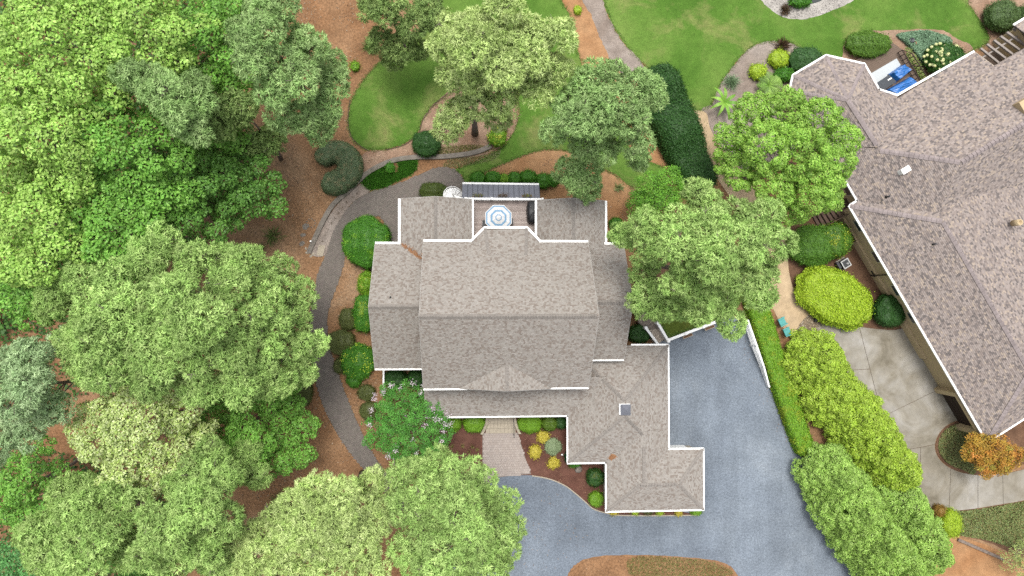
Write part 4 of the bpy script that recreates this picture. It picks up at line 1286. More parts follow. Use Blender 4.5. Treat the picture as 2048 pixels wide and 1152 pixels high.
ng(oe[0] - NU * 0.09, NB(uN, vB, NZ) - NU * 0.09, 0.2)
for i in range(5):
    p, q = Vector(oe[i]), Vector(oe[i + 1])
    d = (q - p).normalized(); s = Vector((d.y, -d.x, 0)) 
    if (p + s - oc).length < (p - s - oc).length: s = -s
    ng(p + s * 0.08 - d * .05, q + s * 0.08 + d * .05, 0.18)
ng(NB(fu, fv, NZ) - NU * .09, NB(fu, fv + fl, NZ) - NU * .09, 0.2)
bar('rake_board', NB(uN, vB + 0.04, NZ - .02), NB(uN + stepu, vB + 0.04, NZ + stepu * sn - .02), 0.06, 0.2, M['cream'], H2)
# walls
def nwall(u0, v0, u1, v1, h): 
    pts = [NB(u0, v0, 0), NB(u1, v0, 0), NB(u1, v1, 0), NB(u0, v1, 0)]
    return prism('wall', [(p.x, p.y) for p in pts], 0, h, M['beige'], H2)
nwall(0.45, 0.5, GL - 0.5, ve - .5, NZ - 0.15)
nwall(uN + 0.5, vN + 0.5, uN + 2 * rr - 0.5, vB - 0.4, NZ - 0.15)
nwall(uN + stepu + 0.6, vB - 0.4, uN + 2 * rr - 0.5, vE - 0.5, NZ + 0.6)
nwall(fu + .5, fv + .4, fu + 7.5, fv + fl, NZ - 0.15)
opts = [(p.x + (oc.x - p.x) * 0.1, p.y + (oc.y - p.y) * 0.1) for p in oe]
prism('wall', opts, 0, NZ - 0.15, M['beige'], H2)
def npr(name, u0, u1, v0, v1, z0, z1, mat, parent=H2):
    pts = [NB(u0, v0, 0), NB(u1, v0, 0), NB(u1, v1, 0), NB(u0, v1, 0)]
    return prism(name, [(p.x, p.y) for p in pts], z0, z1, mat, parent)
npr('foundation_ledge', 0.3, GL - 9.0, 0.28, 0.5, 0.0, 0.95, M['beige'])
for u in (1.7, 5.3, 9.2, 12.4):
    w = npr('window', u, u + 1.3, 0.40, 0.495, 2.1, 3.3, M['cream'])
    npr('pane', u + .1, u + 1.2, 0.37, 0.40, 2.2, 3.2, M['glass'], w)
for u in (2.6, 7.4, 10.9):
    npr('vent_grille', u, u + 0.7, 0.25, 0.275, 0.45, 0.7, M['dark_metal'])
npr('basement_door', 2.0, 3.9, 0.22, 0.28, 0.0, 0.9, M['door_brown'])
ud, vd = uv_of(P(1754, 549, 2))
npr('downspout', ud + 0.25, ud + 0.36, 0.18, 0.27, 0.0, 3.6, M['dark_metal'])
# side-entry garage doors, recessed between beige piers
ua, _ = uv_of(P(1893, 766, 0)); ub, _ = uv_of(P(1932, 842, 0))
for u in (ua, ub):
    pr = npr('garage_pier', u - 0.25, u + 0.25, -0.1, 0.5, 0, 2.9, M['beige'])
gd = npr('garage_door', ua + 0.25, ub - 0.25, 0.42, 0.49, 0.05, 2.7, M['door_brown'])
for k in range(4):
    npr('door_panel', ua + 0.35, ub - 0.35, 0.38, 0.42, 0.12 + k * 0.64, 0.12 + k * 0.64 + 0.56, M['door_brown'], gd)
npr('garage_header', ua - 0.25, ub + 0.25, -0.1, 0.5, 2.92, 3.2, M['beige'])
w = npr('window', uN + 5.0, uN + 6.0, vN + 0.40, vN + 0.49, 1.9, 3.2, M['cream'])
npr('pane', uN + 5.1, uN + 5.9, vN + 0.37, vN + 0.40, 2.0, 3.1, M['glass'], w)
# rooftop boxes and pipes
c = P(1831, 334, 8.0)
uq, vq = uv_of(c)
zt_ = NZ + (vq - vN) * sn
sv = npr('roof_vent', uq - 0.22, uq + 0.22, vq - 0.4, vq + 0.4, zt_ - 0.3, zt_ + 0.45, M['white'])
npr('lid', uq - 0.27, uq + 0.27, vq - 0.45, vq + 0.45, zt_ + 0.45, zt_ + 0.52, M['white'], sv)
uq, vq = uv_of(P(2044, 212, 7.6))
npr('chimney', uq - .5, uq + .9, vq - .5, vq + 1.2, 5.0, 8.1, M['beige'])
for (px, py, zz) in ((1777, 393, 5.9), (1870, 488, 6.4)):
    c = P(px, py, zz)
    lathe('vent_pipe', (c.x, c.y, zz - 0.4), [(0.16, 0), (0.08, 0.15), (0.08, 0.6)], M['dark_metal'], H2, 10)
c = P(2044, 444, 7.3)
lathe('flue', (c.x, c.y, 6.2), [(0.3, 0), (0.3, 0.9), (0.2, 0.92), (0.18, 0.7)], M['beige'], H2, 16)

# brown wooden stair up to the side door
BS = empty('wooden_stair', P(1655, 425, 0), 'dark brown wooden stair and landing against the beige side wall', 'staircase')
t_a, t_b = P(1625, 432, 0.2), P(1672, 408, 1.3)
t_c, t_d = P(1638, 456, 0.2), P(1688, 430, 1.3)
NSd = 6
for i in range(NSd):
    f0_, f1_ = i / NSd, (i + 1) / NSd - 0.03
    p0, p1, q0, q1 = t_a.lerp(t_b, f0_), t_a.lerp(t_b, f1_), t_c.lerp(t_d, f0_), t_c.lerp(t_d, f1_)
    z = 0.2 + 1.1 * i / NSd
    prism('tread', [(p0.x, p0.y), (p1.x, p1.y), (q1.x, q1.y), (q0.x, q0.y)], z - 0.06, z, M['brown_wood'], BS)
    bar('riser', (p0.x, p0.y, z - 0.06), (q0.x, q0.y, z - 0.06), 0.04, 0.16, M['door_brown'], BS)
l_ = [P(1672, 408, 1.3), P(1700, 392, 1.3), P(1716, 416, 1.3), P(1688, 430, 1.3)]
prism('landing', [(p.x, p.y) for p in l_], 1.18, 1.3, M['brown_wood'], BS)
for (a, b) in ((t_a, t_b), (t_c, t_d)):
    bar('handrail', a + Vector((0, 0, 0.95)), b + Vector((0, 0, 0.95)), 0.08, 0.05, M['brown_wood'], BS)
    bar('stringer', a + Vector((0, 0, -.02)), b + Vector((0, 0, -.02)), 0.05, 0.22, M['brown_wood'], BS)
    for k in range(5):
        c = a.lerp(b, k / 4)
        bar('baluster', c + Vector((-.02, 0, .9)), c + Vector((.02, 0, .9)), 0.04, 0.95, M['brown_wood'], BS)
# air conditioner
ac = P(1692, 527, 0.8)
ua_, va_ = uv_of(ac)
AC = empty('air_conditioner', (ac.x, ac.y, 0), 'square air conditioner with a pale rim and fan grille by the beige wall', 'air conditioner')
npr('pad', ua_ - .55, ua_ + .55, va_ - .55, va_ + .55, 0.0, 0.08, M['concrete'], AC)
npr('body', ua_ - .42, ua_ + .42, va_ - .42, va_ + .42, 0.08, 0.78, M['dark_metal'], AC)
for (a, b, c_, d) in ((-.44, .44, -.44, -.33), (-.44, .44, .33, .44), (-.44, -.33, -.33, .33), (.33, .44, -.33, .33)):
    npr('rim', ua_ + a, ua_ + b, va_ + c_, va_ + d, 0.78, 0.84, M['ac_grey'], AC)
for k in range(3):
    a = k * 2.094
    p = [(ac.x + 0.05 * math.cos(a + 1.57), ac.y + 0.05 * math.sin(a + 1.57)), (ac.x + .3 * math.cos(a - .3), ac.y + .3 * math.sin(a - .3)), (ac.x + .3 * math.cos(a + .35), ac.y + .3 * math.sin(a + .35))]
    prism('fan_blade', p, 0.785, 0.80, M['ac_grey'] if k == 0 else M['black_metal'], AC)
npr('service_box', ua_ - .5, ua_ + .2, va_ - .75, va_ - .46, 0.08, 0.6, M['dark_metal'], AC)

# neighbour's deck with covered furniture
KZ = 0.35
KD = empty('garden_deck', P(1775, 125, 0), 'taupe plank deck tucked into the corner of the neighbouring house', 'deck')
kp = [P(1709, 122, KZ), P(1781, 82, KZ), P(1806, 100, KZ), P(1846, 166, KZ), P(1800, 205, KZ), P(1750, 200, KZ)]
kpoly = [(p.x, p.y) for p in kp]
prism('frame', kpoly, 0, KZ - 0.04, M['brown_wood'], KD)
# boards clipped to the deck outline
def clip_convex(poly, n, c):
    out = []
    for i in range(len(poly)):
        a, b = poly[i], poly[(i + 1) % len(poly)]
        da, db = a[0] * n[0] + a[1] * n[1] - c, b[0] * n[0] + b[1] * n[1] - c
        if da >= 0: out.append(a)
        if (da >= 0) != (db >= 0):
            t = da / (da - db)
            out.append((a[0] + (b[0] - a[0]) * t, a[1] + (b[1] - a[1]) * t))
    return out
kn = (NU.x, NU.y)
ds = [p[0] * kn[0] + p[1] * kn[1] for p in kpoly]
c_ = min(ds)
while c_ < max(ds):
    s = clip_convex(clip_convex(kpoly, kn, c_ + 0.006), (-kn[0], -kn[1]), -(c_ + 0.19))
    if len(s) > 2: prism('board', s, KZ - 0.038, KZ - random.uniform(0, .004), M['taupe'], KD)
    c_ += 0.196
o = prism('outdoor_rug', [(p.x, p.y) for p in (P(1738, 149, KZ), P(1793, 117, KZ), P(1806, 138, KZ), P(1780, 170, KZ), P(1758, 190, KZ))], KZ, KZ + 0.03, plain('pale_rug', C(226, 232, 234), 0.9, 0.1, 0.04))
tag(o, 'pale rectangular mat lying on the taupe deck', 'mat')
def tarp_box(name, pxs, h, mat, label, cat, seed):
    z = KZ + h
    top = [P(a, b, z) for a, b in pxs]
    r = random.Random(seed)
    N = 9
    V, Fc = [], []
    for i in range(N + 1):
        for j in range(N + 1):
            s, t = i / N, j / N
            p = top[0].lerp(top[1], s).lerp(top[3].lerp(top[2], s), t)
            edge = min(s, 1 - s, t, 1 - t)
            zz = z - (0.0 if edge > 0.12 else (0.12 - edge) * 3.0 * h) + r.uniform(-1, 1) * 0.05 + 0.05 * math.sin(s * 9 + t * 5 + seed)
            if edge == 0: zz = KZ + 0.03
            V.append((p.x, p.y, zz))
    for i in range(N):
        for j in range(N):
            a = i * (N + 1) + j
            Fc.append((a, a + N + 1, a + N + 2, a + 1))
    o = mesh(name, V, Fc, mat)
    return tag(o, label, cat)
mblue = plain('blue_tarpaulin', C(52, 130, 216), 0.35, 0.5, 0.15, 1.2)
tarp_box('covered_chair', [(1783, 145), (1811, 125), (1829, 138), (1799, 162)], 0.8, mblue, 'smaller piece of deck furniture under a crumpled blue tarpaulin', 'covered furniture', 1)
tarp_box('covered_sofa', [(1771, 181), (1828, 149), (1842, 163), (1796, 194)], 0.75, mblue, 'long piece of deck furniture under a blue tarpaulin beside the roof edge', 'covered furniture', 2)
SB = empty('storage_box', P(1772, 165, KZ), 'dark grey deck storage box with a white handle next to the blue tarpaulins', 'storage box')
sp = [P(1753, 167, KZ + .6), P(1778, 150, KZ + .6), P(1792, 163, KZ + .6), P(1766, 181, KZ + .6)]
mdg = plain('dark_grey_plastic', C(74, 80, 88), 0.5, 0.3, 0.08)
prism('body', [(p.x, p.y) for p in sp], KZ, KZ + .52, mdg, SB)
cx_, cy_ = sum(p.x for p in sp) / 4, sum(p.y for p in sp) / 4
prism('lid', [(cx_ + (p.x - cx_) * 1.04, cy_ + (p.y - cy_) * 1.04) for p in sp], KZ + .525, KZ + .6, mdg, SB)
h0 = sp[1].lerp(sp[2], 0.35).lerp(Vector((cx_, cy_, 0)), 0.35)
bar('handle', (h0.x - .2, h0.y - .12, KZ + .64), (h0.x + .2, h0.y + .12, KZ + .64), .12, .04, M['white'], SB)
DR = empty('deck_trellis', P(1830, 130, 0), 'dark double railing with climbing plants along the edge of the taupe deck', 'railing')
for (a, b) in (((1805, 100), (1842, 163)), ((1824, 106), (1856, 156))):
    pa, pb = P(*a, KZ + 0.9), P(*b, KZ + 0.9)
    bar('top_rail', pa, pb, 0.09, 0.06, M['door_brown'], DR)
    bar('bottom_rail', pa - Vector((0, 0, .7)), pb - Vector((0, 0, .7)), 0.06, 0.06, M['door_brown'], DR)
    for k in range(9):
        c = pa.lerp(pb, k / 8)
        bar('baluster', c + Vector((-.03, 0, -.06)), c + Vector((.03, 0, -.06)), 0.05, 1.15, M['door_brown'], DR)
for k in range(3):
    a, b = P(1805, 100, KZ + .9).lerp(P(1842, 163, KZ + .9), k / 2), P(1824, 106, KZ + .9).lerp(P(1856, 156, KZ + .9), k / 2)
    bar('cross_rail', a, b, 0.06, 0.05, M['door_brown'], DR)
c = P(1822, 82, 0.3)
o = lathe('urn', (c.x, c.y, 0), [(0.16, 0), (0.26, 0.25), (0.28, 0.5), (0.22, 0.6), (0.17, 0.5)], M['dark_metal'], None, 16)
tag(o, 'round dark grey urn standing among the blue-green ground cover', 'urn')
c = P(1830, 86, 0.3)
o = lathe('flower_pot', (c.x, c.y, 0), [(0.12, 0), (0.17, 0.3), (0.19, 0.32), (0.15, 0.3), (0.14, 0.26)], M['terracotta'], None, 14)
tag(o, 'small terracotta pot beside the dark urn', 'pot')
# pergola
PG = empty('pergola', P(2000, 95, 0), 'weathered wooden pergola between the two roofs at the top right', 'pergola')
PZ = 3.3
for (a, b) in (((1962, 96), (1998, 125)), ((1975, 88), (2012, 116)), ((1989, 80), (2026, 108)), ((2002, 72), (2040, 99)), ((2015, 64), (2053, 91)), ((2028, 56), (2066, 83))):
    bar('rafter', P(*a, PZ), P(*b, PZ), 0.2, 0.2, M['grey_wood'], PG)
bar('beam', P(1963, 116, PZ - .2), P(2062, 55, PZ - .2), 0.14, 0.22, M['grey_wood'], PG)
bar('beam', P(1990, 132, PZ - .2), P(2080, 78, PZ - .2), 0.14, 0.22, M['grey_wood'], PG)
for (a, b) in ((1964, 115), (2040, 69)):
    c = P(a, b, PZ - .42)
    bar('post', c + Vector((-.09, 0, 0)), c + Vector((.09, 0, 0)), 0.18, PZ - .42, M['grey_wood'], PG)
prg = sheet('patio', px_poly([(1955, 118), (2060, 50), (2090, 90), (1995, 140)], 0, False), 0.03, M['taupe'])
# plastic chairs and bin by the tan path
def garden_chair(px, py, rz_, label):
    loc = P(px, py, 0.45); loc.z = 0.03
    ch = empty('garden_chair', loc, label, 'chair', 'teal garden chairs beside the tan path')
    ca, sa = math.cos(rz_), math.sin(rz_)
    def bx(nm, x0, x1, y0, y1, z0, z1, sl=0.0):
        V = []
        for z in (z0, z1):
            for (x, y_) in ((x0, y0), (x1, y0), (x1, y1), (x0, y1)):
                xx = x + sl * (z - z0)
                V.append((loc.x + xx * ca - y_ * sa, loc.y + xx * sa + y_ * ca, loc.z + z))
        return mesh(nm, V, [(3, 2, 1, 0), (4, 5, 6, 7), (0, 1, 5, 4), (1, 2, 6, 5), (2, 3, 7, 6), (3, 0, 4, 7)], M['teal'], ch)
    bx('seat', -.36, .32, -.34, .34, .36, .41)
    for k in range(5): bx('back_slat', -.42, -.38, -.34 + k * .138, -.34 + k * .138 + .125, .38, 1.0, -0.25)
    for y_ in (-.42, .33): bx('armrest', -.42, .34, y_, y_ + .1, .58, .62)
    for x in (-.36, .26):
        for y_ in (-.36, .3): bx('leg', x, x + .06, y_, y_ + .06, 0, .58)
garden_chair(1565, 643, 0.45, 'teal plastic chair farther from the yellow-green conifer, beside the tan path')
garden_chair(1575, 663, 0.45, 'teal plastic chair nearer the yellow-green conifer, beside the tan path')
c = P(1617, 912, 0.4)
BN = empty('bin', (c.x, c.y, 0), 'small green plastic bin at the end of the clipped hedge', 'bin')
lathe('body', (c.x, c.y, 0), [(0.22, 0), (0.27, 0.62)], M['green_plastic'], BN, 14)
lathe('lid', (c.x, c.y, 0.62), [(0.30, 0), (0.29, 0.05), (0.08, 0.1)], M['green_plastic'], BN, 14)
c = P(1632, 640, 0.2)
LN = empty('lantern', (c.x, c.y, 0.03), 'black lantern standing among the river stones', 'lantern')
prism('base', rect(c.x - .18, c.y - .18, c.x + .18, c.y + .18), 0.03, 0.1, M['black_metal'], LN)
prism('glass_body', rect(c.x - .13, c.y - .13, c.x + .13, c.y + .13), 0.1, 0.4, M['glass'], LN)
mesh('cap', [(c.x - .2, c.y - .2, .4), (c.x + .2, c.y - .2, .4), (c.x + .2, c.y + .2, .4), (c.x - .2, c.y + .2, .4), (c.x, c.y, .58)], [(0, 1, 4), (1, 2, 4), (2, 3, 4), (3, 0, 4), (3, 2, 1, 0)], M['black_metal'], LN)
# low stone by the garage bed, path light
rock('boulder', P(1157, 938, 0.1), 0.42, 0.36, 0.45, M['grey_stone'], 'rough grey boulder in the red mulch beside the garage wing', 'rock', seed=77)
c = P(1124, 909, 0.3)
PL = empty('path_light', (c.x, c.y, 0), 'small white path light in the red mulch', 'light')
tube('stake', [(c.x, c.y, 0), (c.x, c.y, 0.35)], [0.015, 0.015], M['black_metal'], PL, 6)
lathe('shade', (c.x, c.y, 0.35), [(0.10, 0), (0.09, 0.04), (0.02, 0.08)], M['white'], PL, 12)
c = P(647, 483, 0.3)
PL = empty('path_light', (c.x, c.y, 0), 'small white path light on the low wall above the straw slope', 'light')
tube('stake', [(P(647, 483).x - 1.2, c.y, 0.2), (c.x - 1.2, c.y, 0.5)], [0.015, 0.015], M['black_metal'], PL, 6)
lathe('shade', (c.x - 1.2, c.y, 0.5), [(0.10, 0), (0.09, 0.04), (0.02, 0.08)], M['white'], PL, 12)
# ------------------------------------------------------------------ vegetation builders
def unit(v): return v / np.maximum(np.linalg.norm(v, axis=-1, keepdims=True), 1e-9)
def rand_dirs(n): return unit(rng.normal(0, 1, (n, 3)))

def leaf_quads(c, nrm, size, aspect=0.6):
    """rhombic leaves, slightly folded about the rib"""
    n = len(c)
    a = unit(np.cross(nrm, rand_dirs(n)))
    b = np.cross(nrm, a)
    s = np.asarray(size).reshape(-1, 1)
    l, w = a * s * 0.5, b * s * 0.5 * aspect
    lift = nrm * s * 0.10
    return np.stack([c - l, c + w + lift, c + l, c - w + lift], 1)

def blades(c, d, length, width):
    """needles / blades: thin triangles from c along d"""
    n = len(c)
    s = unit(np.cross(d, np.array([0, 0, 1.0]) + rand_dirs(n) * 0.8)) * np.asarray(width).reshape(-1, 1) * 0.5
    return np.stack([c - s, c + s, c + d * np.asarray(length).reshape(-1, 1)], 1)

def shade_mix(cols, n, var=0.12):
    cols = np.array(cols)
    w = rng.dirichlet(np.ones(len(cols)) * 0.7, n)
    return (w @ cols) * rng.uniform(1 - var, 1 + var, (n, 1))

def make_trunk(tree, base, top, r0, lobes, mat_t, fork=0.55, nb=6):
    """tapered trunk, limbs to the lobes and finer twigs, one mesh"""
    b, t = Vector(base), Vector(top)
    pts, rad = [], []
    for i in range(8):
        f = i / 7
        p = b.lerp(t, f) + Vector((random.gauss(0, .12), random.gauss(0, .12), 0)) * (0 if i in (0, 7) else 1)
        pts.append(p); rad.append(r0 * (1.25 if i == 0 else 1 - 0.82 * f))
    parts = [tube_vf(pts, rad, 9)]
    for (c, r) in lobes:
        c = Vector(c)
        f = max(0.2, min(0.95, (c.z - r * 0.9 - b.z) / max(0.1, (t.z - b.z))))
        s = b.lerp(t, f)
        m = s.lerp(c, 0.5) + Vector((0, 0, -0.06 * (c - s).length))
        rr_ = max(0.03, r0 * (1 - 0.8 * f) * 0.45)
        parts.append(tube_vf([s, m, c], [rr_, rr_ * 0.7, rr_ * 0.35], 5))
        for k in range(nb):
            d = Vector(tuple(rand_dirs(1)[0])); d.z = abs(d.z) * 0.5
            e = c + d.normalized() * r * 0.9
            parts.append(tube_vf([c, c.lerp(e, .5) + Vector((0, 0, .05)), e], [0.035, 0.025, 0.012], 4, False))
    V, Fc = merge(parts)
    return mesh('trunk', V, Fc, mat_t, tree, True)

def px_lobes(L, jz=0.0):
    out = []
    for (px, py, r, z) in L:
        p = P(px, py, z)
        p.z = z + random.uniform(-jz, jz)
        out.append((np.array(p), r * mpp(z) * (random.uniform(0.8, 1.12) if jz else 1.0)))
    return out

def pine(base_px, L, cols, label, name='pine_tree', group=None, ln=0.20, nn=38, gap=0.52, knob=0.8, wid=0.05, ball_r=0.30, r0=0.3, cat='tree', sag=0.85, grow=0.93):
    base = P(*base_px, 0)
    tree = empty(name, base, label, cat, group)
    lobes = px_lobes(L, 1.7)
    top = max(lobes, key=lambda a: a[0][2])
    make_trunk(tree, base, (top[0][0], top[0][1], top[0][2] + top[1] * .4), r0, lobes, M['bark'])
    cs, ds, tint_t = [], [], []
    subs = []
    for (c, r) in lobes:
        m = int(np.clip(5.0 * r * r / (knob * knob) * 0.46, 4, 26))
        i = np.arange(m) + 0.5
        zz = 1 - i / m * 1.25
        ph = i * 2.399963 + r * 9
        q = np.sqrt(np.clip(1 - zz * zz, 0, 1))
        sd = unit(np.stack([q * np.cos(ph), q * np.sin(ph), zz], 1) + rng.normal(0, 0.16, (m, 3)))
        for k in range(m):
            rk = knob * rng.uniform(0.7, 1.25)
            subs.append((c + sd[k] * np.array([1, 1, sag]) * max(0.2, r * grow * rng.uniform(0.7, 1.12) - rk * 0.5), rk, 1))
        subs.append((c - np.array([0, 0, r * 0.35]), r * 0.62, 0))
    C0 = np.array([l[0] for l in subs]); R0_ = np.array([l[1] for l in subs])
    for li, (c, r, top_) in enumerate(subs):
        for shell, sp in (((1.0, gap),) if top_ else ((1.0, gap * 1.25),)):
            rs_ = r * shell
            n = int(2 * math.pi * rs_ * rs_ * 1.35 / (sp * sp)) + 3
            i = np.arange(n) + 0.5
            zz = 1 - i / n * 1.42
            ph = i * 2.399963 + li
            q = np.sqrt(np.clip(1 - zz * zz, 0, 1))
            sd = unit(np.stack([q * np.cos(ph), q * np.sin(ph), zz], 1) + rng.normal(0, 0.10, (n, 3)))
            # the shell is lumpy: shoots stand out in bunches
            rad = rs_ * (0.92 + rng.normal(0, 0.09, n))
            pos = c + sd * rad[:, None] * np.array([1, 1, sag])
            dd = np.linalg.norm((pos[:, None] - C0[None]) / np.array([1, 1, sag]), axis=2) / R0_[None]
            dd[:, li] = 9
            ok = (dd.min(1) > 0.6) & (rng.random(n) < 0.9)
            pos, sd = pos[ok], sd[ok]
            cs.append(pos)
            ds.append(unit(sd * 0.7 + rand_dirs(len(pos)) * 0.3 + np.array([0, 0, 0.7])))
            g = vnoise(pos * 0.5, 7)
            tl = shade_mix(cols, len(pos), 0.16) * (1 + 0.16 * g[:, None]) * rng.uniform(0.85, 1.15)
            tint_t.append(tl)
    cs, ds, tt = np.concatenate(cs), np.concatenate(ds), np.concatenate(tint_t)
    n = len(cs)
    rb = np.repeat(rng.uniform(0.75, 1.2, n), nn) * ball_r
    dv = unit(np.repeat(ds, nn, 0) * 0.75 + rand_dirs(n * nn))
    pt = np.repeat(cs, nn, 0) + dv * (rb * rng.uniform(0.7, 1.05, n * nn))[:, None]
    nm = unit(dv + rand_dirs(n * nn) * 0.4)
    e = unit(np.cross(nm, rand_dirs(n * nn)) + dv * 0.7)
    sb = unit(np.cross(nm, e)) * wid
    tri = np.stack([pt - sb - e * 0.08, pt + sb - e * 0.08, pt + e * (ln * rng.uniform(0.7, 1.2, n * nn))[:, None]], 1)
    col = np.repeat(tt, nn, 0) * rng.uniform(0.85, 1.15, (n * nn, 1))
    polys('crown', tri, M['needle'], tree, col)
    # bare grey twigs that show among the needles
    parts = []
    for (c, r) in lobes:
        for k in range(2):
            dv = rand_dirs(1)[0]; dv[2] = abs(dv[2]) * 0.6 + 0.25; dv = dv / np.linalg.norm(dv)
            a, b = Vector(tuple(c)), Vector(tuple(c + dv * r * rng.uniform(0.9, 1.12)))
            parts.append(tube_vf([a, a.lerp(b, .6), b], [.04, .035, .015], 4, False))
            for q in range(3):
                s_ = a.lerp(b, rng.uniform(.55, .9))
                e_2 = s_ + Vector(tuple(unit(dv + rand_dirs(1)[0] * 0.9))) * r * 0.35
                parts.append(tube_vf([s_, e_2], [.026, .012], 4, False))
    V, Fc = merge(parts)
    tag(mesh('twigs', V, Fc, M['twig'], tree), kind='stuff')
    return tree

def broadleaf(base_px, lobes, cols, label, name='broadleaf_tree', group=None, leaf=0.24, dens=1.0, r0=0.25, cat='tree', flat=0.55, mat='leaf', asp=0.62, clump=0.62, per=34, extra=None):
    base = P(*base_px, 0)
    tree = empty(name, base, label, cat, group)
    top = max(lobes, key=lambda a: a[0][2])
    make_trunk(tree, base, (top[0][0], top[0][1], top[0][2]), r0, lobes, M['bark'], nb=5)
    C_, N_, T_ = [], [], []
    for (c, r) in lobes:
        m = max(6, int(4.4 * r * r * dens / (clump * clump)))
        sd = rand_dirs(m); sd[:, 2] = np.where(sd[:, 2] < -0.25, -sd[:, 2], sd[:, 2])
        cc = c + sd * r * np.array([1, 1, 0.8]) * (rng.uniform(0.2, 1.15, (m, 1)) ** 0.5)
        ct = shade_mix(cols, m, 0.28)
        ax = unit(sd * 0.8 + np.array([0, 0, 0.7]))
        cr = clump * rng.uniform(0.6, 1.2, m)
        k = np.repeat(np.arange(m), per)
        # leaves sit along a handful of twigs that fan out from each shoot
        nr_ = 6
        t1 = unit(np.cross(ax, rand_dirs(m))); t2 = np.cross(ax, t1)
        ray = rng.integers(0, nr_, m * per) * (2 * math.pi / nr_) + np.repeat(rng.uniform(0, 6.28, m), per) + rng.normal(0, 0.17, m * per)
        dist = np.sqrt(rng.random(m * per)) * 0.98 + 0.06
        dv = (t1[k] * np.cos(ray)[:, None] + t2[k] * np.sin(ray)[:, None]) * dist[:, None]
        dv = dv + ax[k] * (0.34 * (1 - dist ** 2) + rng.normal(0, 0.12, m * per))[:, None]
        C_.append(cc[k] + dv * cr[k][:, None])
        N_.append(unit(ax[k] + rand_dirs(m * per) * 0.6))
        T_.append(ct[k] * rng.uniform(0.85, 1.15, (m * per, 1)))
    c, nrm, t = np.concatenate(C_), np.concatenate(N_), np.concatenate(T_)
    q = leaf_quads(c, nrm, leaf * rng.uniform(0.7, 1.25, len(c)), asp)
    polys('crown', q, M[mat], tree, t)
    return tree

def dome_lobes(cx, cy, R, z, n=13, seed=0, spread=0.84, rl=0.2, drop=0.35):
    r = random.Random(seed)
    Rm = R * mpp(z)
    o = P(cx, cy, z)
    out = [(np.array(o), Rm * rl * 1.1)]
    for i in range(n - 1):
        f = math.sqrt((i + 1) / n) * spread * 1.15
        a = i * 2.39996 + seed
        x, y = o.x + Rm * f * math.cos(a), o.y + Rm * f * math.sin(a)
        out.append((np.array((x, y, z - Rm * drop * f * f * 1.6 - r.uniform(-0.16, 0.34) * Rm)), Rm * rl * r.uniform(0.7, 1.2)))
    return out

# --- clipped or mounded shrubs: a leafy shell over a solid core
def vnoise(p, seed=0):
    """smooth 3-D value noise, about -1..1"""
    i = np.floor(p).astype(np.int64)
    f = p - i
    f = f * f * (3 - 2 * f)
    out = 0
    for dx in (0, 1):
        for dy in (0, 1):
            for dz in (0, 1):
                h = (i[..., 0] + dx) * 374761393 + (i[..., 1] + dy) * 668265263 + (i[..., 2] + dz) * 2147483647 + seed * 974634777
                h = (h ^ (h >> 13)) * 1274126177
                v = ((h ^ (h >> 16)) & 0xffff) / 32767.5 - 1
                w = (f[..., 0] if dx else 1 - f[..., 0]) * (f[..., 1] if dy else 1 - f[..., 1]) * (f[..., 2] if dz else 1 - f[..., 2])
                out = out + v * w
    return out

def lump(p, amp, fr, ph):
    return amp * (np.sin(p[..., 0] * fr + ph) + np.sin(p[..., 1] * fr * 1.13 + ph * 2.1) + np.sin(p[..., 2] * fr * 0.93 + ph * 3.7)) / 3

def ellipsoid_core(c, rx, ry, rz, z0=-0.15, nu=20, nv=10, amp=0.06, fr=4.0, ph=0.0, rot=0.0, sq=1.0):
    th = np.linspace(0, 2 * math.pi, nu + 1)
    ph_ = np.linspace(math.asin(max(-0.99, z0)), math.pi / 2, nv + 1)
    T, Pp = np.meshgrid(th, ph_)
    d = np.stack([np.cos(Pp) * np.cos(T), np.cos(Pp) * np.sin(T), np.sign(np.sin(Pp)) * np.abs(np.sin(Pp)) ** sq], -1)
    s = 1 + lump(d * 2, amp, fr, ph)[..., None]
    d = d * s * np.array([rx, ry, rz])
    ca, sa = math.cos(rot), math.sin(rot)
    d = np.stack([d[..., 0] * ca - d[..., 1] * sa, d[..., 0] * sa + d[..., 1] * ca, d[..., 2]], -1)
    g = d + np.array(c)
    return np.stack([g[:-1, :-1], g[:-1, 1:], g[1:, 1:], g[1:, :-1]], 2).reshape(-1, 4, 3)

